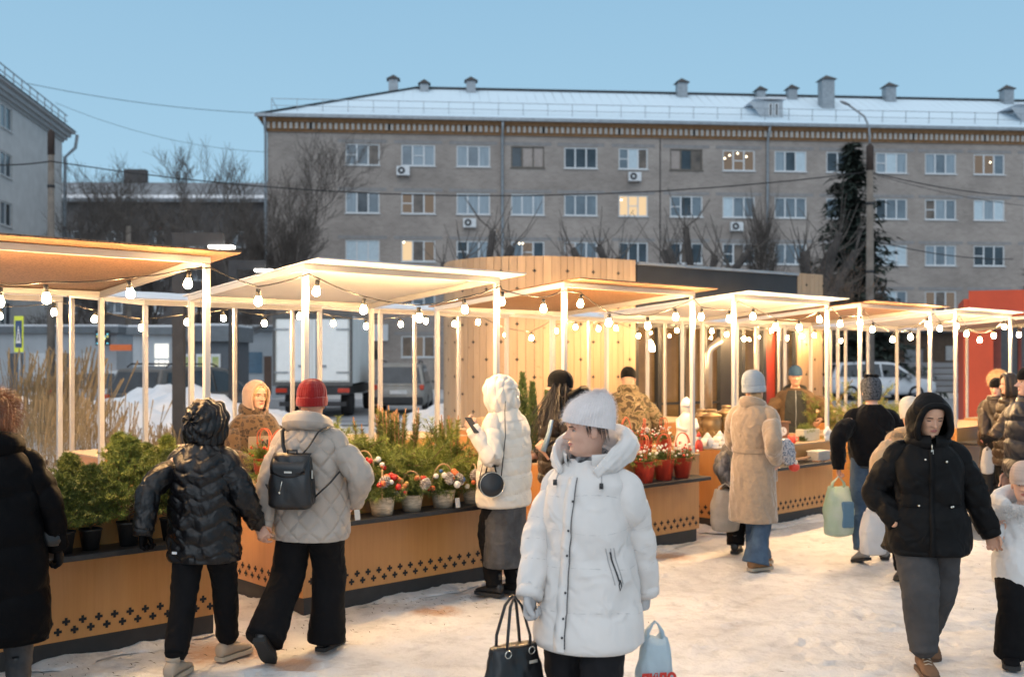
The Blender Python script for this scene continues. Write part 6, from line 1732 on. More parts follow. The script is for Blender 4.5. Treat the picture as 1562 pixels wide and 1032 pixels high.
        rows = [(inn.x, inn.y, inn.z, r[0] * .40, r[0] * .7), (S.x - side * .012, S.y, S.z - .008, r[0] * .80, r[0] * 1.0), (S.x + side * .010, S.y, S.z - .075, r[0] * .97, r[0] * 1.04), (a1.x, a1.y, a1.z, (r[0] + r[1]) / 2, (r[0] + r[1]) / 2 * 1.05), (E.x, E.y, E.z, r[1], r[1] * 1.05), (a2.x, a2.y, a2.z, (r[1] + r[2]) / 2, (r[1] + r[2]) / 2), (end.x, end.y, end.z, r[2], r[2])]
        ref = Vector((side, .25, .1)) if abs(q.dot(Vector((side, .25, .1)).normalized())) < .9 else Vector((0, 1, 0))
        al = Loft(rows, tuple(ref), 60, 30, style)
        tgt = s.coatmb if separate is None else separate; al.into(tgt); s.AL = getattr(s, 'AL', {}); s.AL[side] = al
        if cuff: 
            c2 = W + d * .02; tgt.tube([end - d * .02, end, c2], [r[2] * .95, cuff, cuff * .95], 18)
        s.core.tube([S, E, W], [.05 * k, .04 * k, .03 * k], 10)
        # hand
        hd = Vector(hdir).normalized() if hdir else d
        s.hand(W, hd, Vector(palm) if palm else Vector((-side, .2, 0)), side, curl, hsize * k, gloved, spread, thumb)
        return S, E, W
    def hand(s, W, f, pn, side, curl, sz, gloved, spread, thumb):
        f = f.normalized(); pn = (pn - f * pn.dot(f)).normalized(); sd = f.cross(pn).normalized()    # sd: across the palm
        mb = MB(); pt = lambda x, y, z: W + (sd * x + f * y + pn * z) * sz
        # which way is the thumb: mirrored for the other hand
        th = 1 if side > 0 else -1
        # palm
        P_ = []
        for y, w_, t_ in ((-.03, .026, .020), (.0, .028, .019), (.035, .038, .017), (.07, .042, .015), (.092, .040, .012)):
            P_.append([tuple(pt(w_ * math.cos(q), y, t_ * math.sin(q))) for q in np.linspace(0, 2 * PI, 14, endpoint=False)])
        mb.grid(np.array(P_), True, 0, True, True)
        for i, (x, l) in enumerate(((.030, .072), (.010, .080), (-.010, .075), (-.029, .058))):
            x *= th; c = curl * (1 + .13 * i); a = 0.; p = Vector((x, .082, 0)); q = [tuple(p)]; fan = (1.5 - i) * spread * th
            for sgi, sl in enumerate((.45, .32, .26)):
                a += c * (.9 if sgi == 0 else 1.0); p = p + Vector((math.sin(fan) * l * sl, math.cos(a) * l * sl, math.sin(a) * l * sl)); q.append(tuple(p))
            mb.tube([pt(*v) for v in q], [.0095 * sz, .009 * sz, .008 * sz, .006 * sz], 8); mb.ball(pt(*q[-1]), .0064 * sz, 8, 6)
        tq = [(.026 * th, .018, .004), (.046 * th, .042, .014 + .01 * thumb), (.047 * th, .066, .022 + .022 * thumb), (.040 * th, .086, .026 + .03 * thumb)]
        mb.tube([pt(*v) for v in tq], [.015 * sz, .012 * sz, .0105 * sz, .0075 * sz], 8); mb.ball(pt(*tq[-1]), .0078 * sz, 8, 6)
        mb.tube([W - f * .06 * sz, W - f * .01, W + f * .01], [.027 * sz, .024 * sz, .024 * sz], 10)
        vs, fs = fuse(mb, .0042 if s.vox < .011 else .006, 2)
        if gloved is not None:
            c = vs.copy(); m2 = MB(); ctr = np.array(tuple(W + f * .06)); m2.add(c + (c - ctr) * .0, fs, 0, True)
            o = s.part(m2, 'glove', gloved, fix=False); dm = o.modifiers.new('d', 'DISPLACE'); dm.strength = .004; dm.mid_level = 0
            s.core.tube([W - f * .02, W + f * .05], [.02 * sz, .012 * sz], 8)
        else: s.hands.append((vs, fs))
    # ---- head
    def head(s, yaw=0., pitch=0., roll=0., fem=1., size=1., dz=0., eyes='open', base=None, nose=1., lipc=None, z0=1.475, y0=.02):
        k = s.k; lx, ly = s.cy(1.45 * k); s.hk = size * (.5 + .5 * k)
        s.HM = Matrix.Translation((lx, ly + y0 * k, z0 * k + dz)) @ Matrix.Rotation(yaw, 4, 'Z') @ Matrix.Rotation(pitch, 4, 'X') @ Matrix.Rotation(roll, 4, 'Y') @ Matrix.Scale(s.hk, 4)
        P_ = head_points(fem, nose); ms = head_faces_mat(P_); Pw = np.array([[tuple(s.HM @ Vector(p)) for p in row] for row in P_])
        mb = MB(); vs, fs = fuse(s.core, s.vox, 3); mb.add(vs, fs, 0, True)
        n0 = len(mb.f); mb.grid(Pw, True, 0, True, True); mb.m[n0:n0 + len(ms)] = ms
        for sx in (-1, 1):   # ears
            E = MB(); E.ball((0, 0, 0), (.010, .019, .031), 12, 10); E.xf = None
            Rm = Matrix.Rotation(sx * .35, 4, 'Z') @ Matrix.Rotation(-.15, 4, 'X')
            mb.add([s.HM @ (Matrix.Translation((sx * .075, -.004, .102)) @ Rm @ Vector(v)) for v in E.v], E.f, 0, True)
        for vs, fs in s.hands: mb.add(vs, fs, 0, True)
        s.body = mb.build('body', [s.sk, lipc or LIP, s.brow], s.root, fix=False)
        for sx in (-1, 1):
            ctr = P_[np.argmin(((P_ - np.array([sx * .031, .085, .111])) ** 2).sum(2)) // P_.shape[1], np.argmin(((P_ - np.array([sx * .031, .085, .111])) ** 2).sum(2)) % P_.shape[1]]
            yy = ctr[1]
            if eyes == 'open':
                mb = MB(); mb.ball((0, 0, 0), (.0125, .004, .0048), 14, 10, 0); mb.ball((0, .0028, 0), (.0056, .0022, .0046), 12, 8, 1)
                mb.v = [tuple(s.HM @ Vector((sx * .031 + p[0], yy - .0012 + p[1] - abs(p[0]) * .28 * (1 if p[0] * sx > 0 else .2), .111 + p[2]))) for p in mb.v]
                s.part(mb, 'eye', [EYEW, IRIS])
            mb = MB(); zc = .1155 if eyes == 'open' else .1075
            mb.tube([s.HM @ Vector((sx * .031 + q * .0135, yy + .0024 - .0042 * q * q - (.0025 if q * sx > .8 else 0), zc - (.0038 if eyes == 'open' else -.003) * q * q)) for q in np.linspace(-1, 1, 9)], [.0009, .0018, .0022, .0023, .0023, .0023, .0023, .0020, .0010], 5)
            s.part(mb, 'eyelash', IRIS)
        s.HP = P_
    def hp(s, x, y, z): return s.HM @ Vector((x, y, z))
    def shell(s, z0, z1, gx, gf, gb, mat, name, top=None, disp=None, nt=40, ns=72, front=None, m0=None, tilt=0., back=0., cap=True, ztop=None, parent=None, brim=None):
        """cap that follows the skull from z0 up to the crown (head space), grown by gx/gf/gb, optionally rising to a peak ztop"""
        zt = ztop or .24; P_ = np.zeros((nt, ns, 3)); t = np.linspace(0, 1, nt); an = np.linspace(0, 2 * PI, ns, endpoint=False)
        for i, q in enumerate(t):
            ang = q * PI / 2; z = z0 + (zt - z0) * math.sin(ang) ** (1. if top is None else top)
            zs = z0 + (z - z0) * (.226 - z0) / (zt - z0)
            w_, f_, b_ = (max(np.interp(z, HZ, H_), np.interp(zs, HZ, H_)) + g_ * (1 - .55 * q) for H_, g_ in ((HW, gx), (HF, gf), (HB, gb)))
            c = 1.
            for j, a in enumerate(an):
                r = np.array([math.sin(a) * w_, math.cos(a) * (f_ if math.cos(a) > 0 else b_)]) * c
                dd = disp(q, a) if disp else 0.; l = np.linalg.norm(r) + 1e-9
                r = r * (1 + dd / max(l, .02)); P_[i, j] = (r[0], r[1] - back * q * q - tilt * (z - z0), z + tilt * r[1] * (1 - q) + dd * .5 * math.sin(ang))
        mb = MB(); mb.grid(np.array([[tuple(s.HM @ Vector(p)) for p in row] for row in P_]), True, 0, True, False)
        mb.add([s.HM @ Vector(P_[-1].mean(0))] + [s.HM @ Vector(p) for p in P_[-1]], [(0, i + 1, (i + 1) % ns + 1) for i in range(ns)], 0, True)
        o = s.part(mb, name, mat, parent); s.lastP = P_
        if brim:
            h, g, mt_, dsp = brim
            rows = []
            mb = MB(); n = 10; Q = np.zeros((n, ns, 3))
            for i in range(n):
                q = 2 * PI * i / (n - 1); 
                for j, a in enumerate(an):
                    w_ = np.interp(z0, HZ, HW) + gx; f_ = np.interp(z0, HZ, HF) + gf; b_ = np.interp(z0, HZ, HB) + gb
                    r = np.array([math.sin(a) * w_, math.cos(a) * (f_ if math.cos(a) > 0 else b_)]); u_ = r / np.linalg.norm(r)
                    r = r + u_ * (g * .5 + g * .5 * math.cos(q) + (dsp(0, a) if dsp else 0)); z = z0 + h * .5 + h * .5 * math.sin(q)
                    Q[i, j] = (r[0], r[1] - tilt * (z - z0), z + tilt * r[1])
            mb.grid(np.array([[tuple(s.HM @ Vector(p)) for p in row] for row in Q]), True); s.part(mb, 'brim', mt_, o)
        return o
    def hood(s, mat, name='hood', r=(.125, .135, .15), c=(0, -.005, .115), a0=1.05, down=1.55, disp=None, rim=.018, rimmat=None, nt=30, ns=44, a1=PI, tiltx=0., frontpull=1.0):
        """shell around the head with a round opening towards the face"""
        P_ = np.zeros((nt, ns, 3)); Rm = Matrix.Rotation(tiltx, 3, 'X')
        for i in range(nt):
            al = a0 + (a1 - a0) * (i / (nt - 1))
            for j in range(ns):
                be = 2 * PI * j / ns; x = math.sin(al) * math.cos(be); z = math.sin(al) * math.sin(be); y = math.cos(al)
                kz = r[2] * (down if z < 0 else 1.)
                if z < 0: x *= 1 + .25 * abs(z)
                dd = disp(al, be) if disp else 0.
                v = Vector((x * (r[0] + dd), y * ((r[1] if y < 0 else r[1] * .95 * frontpull) + dd), z * (kz + dd))); v = Rm @ v; P_[i, j] = (v.x + c[0], v.y + c[1], v.z + c[2])
        mb = MB(); mb.grid(np.array([[tuple(s.HM @ Vector(p)) for p in row] for row in P_]), True, 0, True); mb.tube([s.HM @ Vector(p) for p in P_[0]] + [s.HM @ Vector(P_[0][0])], rim * s.hk, 9, 0, cap=False)
        o = s.part(mb, name, mat); s.hoodP = P_; return o
    def strands(s, pts, nrm, L, n, mat, name, wd=.0016, droop=.3, curl=.25, parent=None, seg=3, rg=None, flow=None):
        """fur or hair: thin tapering ribbons growing from sampled points (local space)"""
        rg = rg or np.random.RandomState(s.seed); pts = np.asarray(pts); nrm = np.asarray(nrm); idx = rg.randint(0, len(pts), n)
        p = pts[idx] + rg.normal(0, .004, (n, 3)); d = nrm[idx] + rg.normal(0, curl, (n, 3)); d /= np.linalg.norm(d, axis=1)[:, None] + 1e-9
        ln = L * rg.uniform(.6, 1.2, n)[:, None] / seg; sd = np.cross(d, rg.normal(0, 1, (n, 3))); sd /= np.linalg.norm(sd, axis=1)[:, None] + 1e-9
        V = []; g = np.array([0, 0, -1.]) if flow is None else np.array(flow)
        for k in range(seg):
            q = p + d * ln; w0, w1 = wd * (1 - k / seg), wd * (1 - (k + 1) / seg) + .0001; V.append(np.stack([p - sd * w0, p + sd * w0, q + sd * w1, q - sd * w1], 1)); p = q; d = d + g * droop + rg.normal(0, curl * .4, (n, 3)); d /= np.linalg.norm(d, axis=1)[:, None] + 1e-9
        return tri_soup(name, np.concatenate(V), mat, parent or s.root)
    def finish(s, seams=None, thread=None, sl=None, off=-.001):
        o = s.part(s.coatmb, s.coatname, s.coatmat)
        if thread:
            mb = MB()
            for f in seams or ():
                mb.tube([s.T.at(f + .008 * math.sin(a * 3 + f * 20), a, off) for a in np.linspace(0, 2 * PI, 60)], .0016, 4, cap=False)
            for al in s.AL.values():
                for f in sl or (): mb.tube([al.at(f + .01 * math.sin(a * 2 + f * 30), a, off) for a in np.linspace(0, 2 * PI, 28)], .0015, 4, cap=False)
            s.part(mb, 'stitching', thread, o, fix=False)
    def grid_norm(s, P_):
        P = np.array([[tuple(s.HM @ Vector(p)) for p in row] for row in P_]).reshape(-1, 3); c = P.mean(0); n = P - c; n /= np.linalg.norm(n, axis=1)[:, None] + 1e-9; return P, n
def ribs(n, amp): return lambda q, a: amp * abs(math.sin(a * n / 2)) + amp * .25 * math.sin(q * 60)
def hood_puff(sp, amp, seed=0.):
    return lambda al, be: amp * (1 - abs(((al / sp) % 1) * 2 - 1) ** 3 - .5) + amp * .5 * math.sin(be * 5 + seed + al * 3) * math.sin(al * 7 + seed)
def wrap_collar(P, z, r, h, mat, name='collar', y=0., tilt=0., disp=None, thick=.02, gap=0., ns=48, flare=0.):
    """standing collar or scarf ring around the neck (local space), open at the front by gap"""
    k = P.k; lx, ly = P.cy(z * k); n = 12; Q = np.zeros((n, ns, 3))
    for i in range(n):
        q = 2 * PI * i / n
        for j in range(ns):
            a = gap + (2 * PI - 2 * gap) * j / (ns - 1); rr0, rr1 = r
            ro = thick * math.cos(q); zz = h * .5 * math.sin(q); dd = disp(zz, a) if disp else 0
            fl = 1 + flare * (zz / h)
            Q[i, j] = (lx + math.sin(a) * (rr0 * fl + ro + dd), ly + y + math.cos(a) * (rr1 * fl + ro + dd), z * k + zz + tilt * math.cos(a))
    Q = np.concatenate([Q, Q[:1]], 0); mb = MB(); mb.grid(Q, closed=False); 
    return P.part(mb, name, mat)
# ------------------------------------------------------------------ people: who stands where
def FX(u, Y): return (u - CX) / F * Y
BLACKN = M('black_nylon', (.0022, .0022, .0028), .5, var=.2, scale=5., bump=.25, bscale=55., bdist=.01, spec=.07, wr=.3)
BLACKM = cloth('black_cloth', (.005, .005, .006), .85, var=.2, spec=.15)
BLACKW = cloth('black_wool', (.006, .006, .007), .95, var=.25, bump=.6, bscale=120., sheen=.08, spec=.1)
JEANS = cloth('blue_denim', (.032, .06, .11), .85, var=.35, scale=9., col2=(.065, .11, .175))
GREYD = cloth('grey_denim', (.055, .055, .058), .85, var=.3, scale=8.)
BLACKD = cloth('black_denim', (.006, .006, .008), .85, var=.3, scale=7.)
DKTROUS = cloth('dark_trousers', (.02, .021, .024), .9, var=.25)
LEATHER = M('black_leather', (.010, .010, .011), .32, var=.2, bump=.25, bscale=90., bdist=.003)
SOLEB = M('black_sole', (.02, .02, .02), .8); SOLEL = M('beige_sole', (.42, .36, .28), .7); SOLEW = M('pale_sole', (.55, .53, .50), .7)
HAIRD = M('dark_hair', (.022, .016, .012), .5, var=.4, scale=30.); HAIRA = M('auburn_hair', (.16, .055, .02), .45, var=.4, scale=30.); HAIRB = M('blond_hair', (.40, .26, .13), .5, var=.35, scale=30.); HAIRBR = M('brown_hair', (.07, .04, .025), .5, var=.4, scale=30.)
BRASSM = M('bright_metal', (.6, .58, .52), .25, .95, var=.05)

TROUS = dict(r=(.105, .085, .07))
def feet(l, r, lt=(0, 1), rt=(0, 1), lp=0., rp=0.): return dict(p=l, toe=lt, pitch=lp), dict(p=r, toe=rt, pitch=rp)
COATL = [(.56, .285, .205, .0), (.60, .295, .215, 0), (.8, .285, .21, 0), (1.0, .265, .20, 0), (1.15, .25, .19, 0), (1.28, .24, .18, 0), (1.37, .205, .155, -.005), (1.42, .15, .12, -.01), (1.455, .085, .085, -.01)]
def scaled(rows, sx=1., sy=1., z0=None, hem=None):
    out = [(z, rx * sx, ry * sy, y) for z, rx, ry, y in rows]
    if hem is not None:
        top = out[-1][0]; lo = rows[0][0]; out = [(hem + (z - lo) * (top - hem) / (top - lo), rx, ry, y) for z, rx, ry, y in out]
    return out
JACK = [(.72, .235, .175, 0), (.76, .245, .185, 0), (.95, .24, .18, 0), (1.15, .245, .18, 0), (1.28, .235, .175, 0), (1.37, .20, .15, -.005), (1.42, .145, .115, -.01), (1.455, .085, .085, -.01)]

def plastic_bag(name, label, top, w, d, h, mat, seed, rz=0., handle=.12, fill=.75, mats=None, group=None, cat='plastic bag'):
    t = thing(name, label, cat, Vector(top), rz, group); n, m = 40, 40; P_ = np.zeros((m, n, 3))
    for i in range(m):
        f = i / (m - 1); z = -handle - f * h
        q = .66 + .34 * min(1, f / .45) ** .9; q *= (1 - .10 * max(0, f - .8) / .2); bot = 1. if f < .93 else max(.25, 1 - ((f - .93) / .07) ** 2 * .75)
        for j in range(n):
            a = 2 * PI * j / n; c, s_ = math.cos(a), math.sin(a)
            kx = abs(c) ** .75 * (1 if c > 0 else -1); ky = abs(s_) ** .75 * (1 if s_ > 0 else -1)
            dr = .10 * noise_(Vector((c * 2 + seed, s_ * 2, f * 4))) + .06 * noise_(Vector((c * 5 + seed, s_ * 5, f * 3))) + .035 * math.sin(a * 9 + seed + 6 * f) * (1 - f)
            P_[i, j] = (kx * w / 2 * q * bot * (1 + dr), ky * d / 2 * q * bot * (1 + dr), z + .02 * noise_(Vector((c * 3, s_ * 3, seed))) * (f < .1))
    mb = MB(); mb.grid(P_, True, 0, True, False); mb.add([(0, 0, -handle - h)] + [tuple(p) for p in P_[-1]], [(0, i + 1, (i + 1) % n + 1) for i in range(n)], 0, True)
    mb.build('sack', mat, t)
    for q in (-1, 1):
        mb = MB(); mb.tube([(q * w * .25, .012, -handle - .05), (q * w * .2, .006, -handle * .6), (q * .012, 0, 0), (-q * .004, -.004, .012)], [.035, .024, .012, .008], 8, flat=.4); mb.build('handle', mat, t)
    return t

# 1 ---- woman in the foreground: pale grey down coat, fuzzy hat
P = Person('woman in a pale grey down coat and fuzzy pale hat, glancing left, carrying two bags', .352, 4.72, (-.50, -.87), 1.64, 1, vox=.008)
WCOAT = cloth('pale_grey_down', (.68, .65, .625), .55, var=.05, bump=.22, bscale=45., scale=3.)
L, R = feet((-.11, .04, .085), (.10, -.10, .10), rp=-.3)
P.legs(BLACKD, L, R, r=(.105, .09, .08)); P.shoes(LEATHER, SOLEB, shaft=.12)
P.coat([(.605, .262, .235, 0.02), (.625, .28, .25, 0.02), (.72, .272, .240, 0.01), (.88, .246, .222, 0), (1.02, .228, .210, 0), (1.14, .228, .204, .005), (1.25, .240, .194, .01), (1.34, .232, .176, .0), (1.40, .175, .14, -.005), (1.45, .10, .095, -.01)], WCOAT, plus(puffer(.245, .008, 2., .85, .30), folds(.005, 5., 12., 3.)), 'down_coat', 120, 96)
sl = plus(puffer(.15, .007, 4., .9), folds(.006, 2., 16., 2.))
S1 = P.arm(+1, P.pix(808, 905, 4.63), (.8, -.55, 0), (.098, .082, .070), sl, sh=.19, shz=1.345, hdir=(0.02, .05, -1), palm=(-1, .1, 0), curl=.95, gloved=cloth('grey_glove', (.50, .49, .49), .9, bump=.5, bscale=200.), cuff=.073, thumb=.8)
S2 = P.arm(-1, P.pix(993, 938, 4.86), (-.8, -.65, 0), (.100, .084, .072), sl, sh=.195, shz=1.345, hdir=(0, .05, -1), palm=(1, .1, 0), curl=1.0, gloved=bpy.data.materials['grey_glove'], cuff=.074, thumb=.8)
P.finish((.20, .44, .64, .80), M('pale_thread', (.42, .41, .40), .9), (.30, .46, .62, .78))
coat = P.root.children[-1] if False else [c for c in P.root.children if c.name.startswith('down_coat')][0]
def surf_strip(P, pts, w, off, mat, name, parent, thick=.004):
    """flat band along (f, a) points of the torso"""
    mb = MB(); Q = []
    for f, a in pts:
        p0, p1 = P.T.at(f, a - w / 2, off), P.T.at(f, a + w / 2, off); i0, i1 = P.T.at(f, a - w / 2, off - thick), P.T.at(f, a + w / 2, off - thick); Q.append([i0, p0, p1, i1])
    mb.grid(np.array([[tuple(v) for v in r] for r in Q]), False, 0, True); return mb.build(name, mat, parent)
surf_strip(P, [(f, .10 + .05 * math.sin(f * 5)) for f in np.linspace(.015, .90, 40)], .20, .013, WCOAT, 'placket', coat, .012)
surf_strip(P, [(f, -.005 + .05 * math.sin(f * 5)) for f in np.linspace(.02, .90, 40)], .016, .010, M('dark_zip', (.06, .06, .065), .6), 'zip', coat)
mb = MB()
for f in (.06, .16, .30, .52, .66, .78): mb.ball(P.T.at(f, .02 + .05 * math.sin(f * 5), .017), .0055, 8, 6)
mb.build('snap', DKMETAL, coat)
SEAM = M('grey_seam_thread', (.36, .355, .36), .8)  # plain grey thread for the pocket seams and drawstrings
for a0 in (-.92,):
    mb = MB(); f0, f1 = .36, .56
    for (A, B) in (((f0, a0 - .19), (f1, a0 - .03)), ((f0, a0 - .10), (f1, a0 + .05)), ((f0, a0 + .01), (f1, a0 + .15))):
        mb.tube([P.T.at(A[0] + (B[0] - A[0]) * t, A[1] + (B[1] - A[1]) * t, .0015) for t in np.linspace(0, 1, 14)], .0022, 5)
    mb.build('pocket_seam', SEAM, coat)
    mb = MB(); mb.tube([P.T.at(f0 + .02 + (f1 - f0 - .04) * t, a0 - .085 + .14 * t, .003) for t in np.linspace(0, 1, 14)], .0038, 6)
    c = P.T.at(f0 + .01, a0 - .10, .006); mb.tube([c + Vector((0, 0, .012)), c + Vector((.006, 0, -.012)), c + Vector((0, 0, -.034)), c + Vector((-.007, 0, -.012)), c + Vector((0, 0, .012))], .0028, 6); mb.build('pocket_zip', DKMETAL, coat)
for a0, zf in ((.42, .905), (-.62, .90)):
    mb = MB(); p = P.T.at(zf, a0, .03); q = P.T.at(zf - .05, a0, .02); mb.tube([p, q], .0028, 5); mb.build('drawstring', SEAM, coat)
    mb = MB(); mb.tube([q + Vector((0, 0, .012)), q - Vector((0, 0, .012))], .0095, 8); mb.build('toggle', CARPLASTIC, coat)
# open collar, hood lying on the shoulders
hd = puffer(.1, .006, 1.)
k = P.k
def ringtube(P, pts, rads, mat, name, parent=None, n=20, seed=0., amp=.006):
    rows = [(p[0], p[1], p[2], r[0], r[1]) for p, r in zip(pts, rads)]; mb = MB(); Loft(rows, (0, .2, 1), 60, n * 2, folds(amp, seed, 14., 2.)).into(mb); return mb.build(name, mat, parent or P.root)
ringtube(P, [(.085, .125, 1.345), (.135, .075, 1.395), (.155, -.04, 1.445), (.11, -.15, 1.465), (0, -.19, 1.47), (-.11, -.15, 1.465), (-.155, -.04, 1.445), (-.135, .075, 1.395), (-.085, .125, 1.345)], [(.008, .02), (.018, .042), (.036, .060), (.054, .072), (.060, .080), (.054, .072), (.036, .060), (.018, .042), (.008, .02)], WCOAT, 'hood', None, 22, 3., .008)
wrap_collar(P, 1.42, (.102, .10), .15, WCOAT, 'collar', -.005, -.015, lambda z, a: .006 * math.sin(a * 4), .013, .48, flare=.50)
SCARF = M('spotted_scarf', (.02, .02, .022), .8, var=.1, scale=26., col2=(.40, .40, .41), detail=1.)
wrap_collar(P, 1.435, (.074, .078), .10, SCARF, 'scarf', .0, -.015, lambda z, a: .006 * math.sin(a * 5 + z * 40), .016)
P.head(-.80, -.05, 0, nose=1.0, dz=.006, base=None)
LILAC = cloth('lilac_mohair', (.70, .65, .64), .95, var=.08, bump=.9, bscale=120., sheen=.6)
P.shell(.128, 0, .022, .020, .026, LILAC, 'hat', disp=lambda q, a: .0035 * abs(math.sin(a * 26)), ztop=.278, top=.9, tilt=.22, back=.035, ns=208)
pt, nm = P.grid_norm(P.lastP); P.strands(pt, nm, .016, 5200, LILAC, 'hat_fuzz', .00035, .1, .5, parent=[c for c in P.root.children if c.name.startswith('hat')][0], seg=2)
mb = MB()
for a in np.linspace(2.0, 2.9, 9): mb.tube([P.hp(-.074, -.0 - .012 * i, .125 - .0 * i) if False else P.hp(-.07 - .004 * math.sin(i), .015 - .011 * i, .14) for i in (0,)] + [P.hp(-.078, .012, .09), P.hp(-.074, .004, .05)], .003, 5) if False else None
for i in range(16): y_ = .030 - .0065 * i + .002 * math.sin(i * 2.1); mb.tube([P.hp(-.072, y_, .14), P.hp(-.0785, y_ - .003, .112 - .002 * (i % 3)), P.hp(-.0765, y_ - .010, .082 + .012 * abs(math.sin(i * 1.7)) - (.03 if i > 9 else 0))], [.0026, .0022, .0008], 5)
P.part(mb, 'hair', HAIRBR)
# her bags
hb_ = thing('handbag', 'black leather handbag with double handles hanging from the pale coat woman\'s glove', 'handbag', at(783, 912, 4.60), .62)
mb = MB(); rows = [(0, 0, -.50, .145, .07), (0, 0, -.485, .158, .082), (0, 0, -.33, .135, .068), (0, 0, -.215, .112, .045), (0, 0, -.205, .108, .042)]
Loft(rows, (0, 1, 0), 40, 60, folds(.006, 2., 18., 4.), 3.2).into(mb); mb.build('body', LEATHER, hb_)
for q in (-1, 1):
    mb = MB(); mb.tube([(-.065, q * .04, -.24), (-.06, q * .042, -.16), (-.03, q * .02, -.03), (0, q * .008, .012), (.03, q * .02, -.03), (.06, q * .042, -.16), (.065, q * .04, -.24)], .0085, 8, flat=.7); h = mb.build('handle', LEATHER, hb_)
    mb = MB()
    for x in (-.063, .063):
        mb.tube([(x + .016 * math.cos(t), q * .052, -.225 + .016 * math.sin(t)) for t in np.linspace(0, 2 * PI, 13)], .003, 6)
    mb.build('ring', BRASSM, h)
mb = MB(); mb.box((.06, -.066, -.27), (.045, .004, .014)); mb.build('badge', BRASSM, hb_)
mb = MB(); mb.tube([(.108, 0, -.22), (.15, .01, -.16), (.15, .01, -.05), (.12, 0, .0), (.14, .02, -.25), (.12, .04, -.33)], .006, 7, flat=.5); mb.build('strap', LEATHER, hb_)
BAGW = M('pale_blue_bag', (.52, .64, .72), .35, var=.12, scale=4., transl=.35, bump=.5, bscale=14., bdist=.02)
b2 = plastic_bag('plastic_bag', 'white and pale blue plastic bag with red lettering at the pale coat woman\'s side', at(999, 950, 4.80), .17, .10, .36, BAGW, 3.1, .2, .06)
RINK = M('red_print', (.55, .03, .02), .5)
tm = text_mesh('ЛИДО', .055, .001, bold=.004); tm.materials.append(RINK); place('lettering', tm, b2, (-.005, -.062, -.235), rot=(PI / 2, 0, .0))
mb = MB(); mb.add([(-.06 + .0, -.0635, -.29), (.05, -.0635, -.285), (.055, -.0635, -.31), (-.05, -.0635, -.315)], [(0, 1, 2, 3)]); mb.build('print', RINK, b2)

# 2 ---- boy in the shiny black hooded jacket, seen from behind
P = Person('boy in a shiny black hooded puffer jacket seen from behind, holding hands', FX(312, 6.3), 6.3, (.22, 1.), 1.58, 2, vox=.01)
SHINY = M('shiny_black_puffer', (.004, .004, .005), .28, var=.2, scale=5., bump=.35, bscale=40., bdist=.012, spec=.35, wr=.4, wscale=14.)
L, R = feet((-.06, -.24, .09), (.04, .22, .085), lt=(-.12, 1), rt=(.25, 1))
P.legs(BLACKM, L, R, r=(.092, .078, .066), cuff=.05, hem=.12)
P.shoes(M('beige_suede', (.36, .29, .22), .85, var=.12, bump=.3, bscale=90.), SOLEL, shaft=.045, ln=.285, laces=SOLEW)
P.coat(scaled(JACK, 1.06, 1.06, hem=.70), SHINY, chevron(.085, .011, 1.), 'jacket', 130, 100)
sl = chevron(.075, .009, 3.)
P.arm(-1, P.pix(218, 812, 6.1), (-.6, -.8, -.2), (.095, .082, .070), sl, sh=.19, hdir=(-.1, .2, -1), curl=.8, cuff=.068, gloved=BLACKN)
P.arm(+1, P.pix(393, 800, 6.42), (.5, -.9, 0), (.092, .08, .064), sl, sh=.19, hdir=(.5, .15, -.85), palm=(-.2, 1, 0), curl=.6)
P.finish()
ring = [(.13 * math.sin(a), -.045 - .13 * math.cos(a) * .9, 1.40 + .03 * math.cos(a)) for a in np.linspace(-2.2, 2.2, 11)]
P.head(-.25, -.05)
P.hood(SHINY, 'hood', (.128, .125, .135), (0, -.012, .112), 1.05, 1.5, lambda al, be: .010 * (1 - abs(((al * 3.2 + .4 * math.sin(be * 3)) % 1) * 2 - 1) ** 3) + .006 * math.sin(be * 9 + al * 5), .016, nt=60, ns=80)
mb = MB(); mb.box(P.T.at(.10, PI + .42, .012), (.03, .006, .014)); P.part(mb, 'label_tag', PVC)

# 3 ---- person in the quilted taupe jacket with red hat and backpack
P = Person('person in a quilted taupe jacket, red knitted hat and black backpack, walking away', FX(474, 6.62), 6.62, (.24, 1.), 1.69, 3, vox=.01)
TAUPE = cloth('taupe_quilt', (.37, .325, .285), .6, var=.06, bump=.2, bscale=60.)
L, R = feet((-.16, -.30, .175), (.055, .12, .085), lt=(-.1, 1), rt=(.1, 1), lp=-.75)
P.legs(BLACKM, L, R, r=(.115, .105, .105), flare=.012, hem=.045); P.shoes(LEATHER, SOLEB, shaft=.06, ln=.28)
P.coat(scaled(JACK, 1.12, 1.12, hem=.73), TAUPE, quilt(.15, .013, .235, 3.), 'jacket', 230, 240)
sl = quilt(.15, .010, .085, 1.)
P.arm(-1, P.pix(402, 798, 6.45), (-.7, -.7, 0), (.10, .086, .066), sl, sh=.20, hdir=(-.2, .1, -1), palm=(.4, 1, 0), curl=.45, spread=.2, cuff=.066)
P.arm(+1, (.235, .13, .93), (.9, -.6, 0), (.10, .090, .07), sl, sh=.20, hdir=(-.5, .6, -.5), curl=.5)
P.finish()
P.head(.15, .02)
REDH = cloth('red_knit', (.25, .006, .006), .95, var=.12, bump=1., bscale=110., sheen=.3)
P.shell(.09, 0, .014, .012, .016, REDH, 'hat', disp=lambda q, a: .003 * abs(math.sin(a * 16)) + .004 * math.sin(a * 5), ztop=.262, ns=96, brim=(.062, .014, REDH, lambda q, a: .002 * abs(math.sin(a * 16))))
wrap_collar(P, 1.45, (.115, .105), .12, TAUPE, 'hood', -.035, -.035, lambda z, a: .012 * math.sin(a * 3) * (1 if abs(a - PI) < 2 else .3), .045)
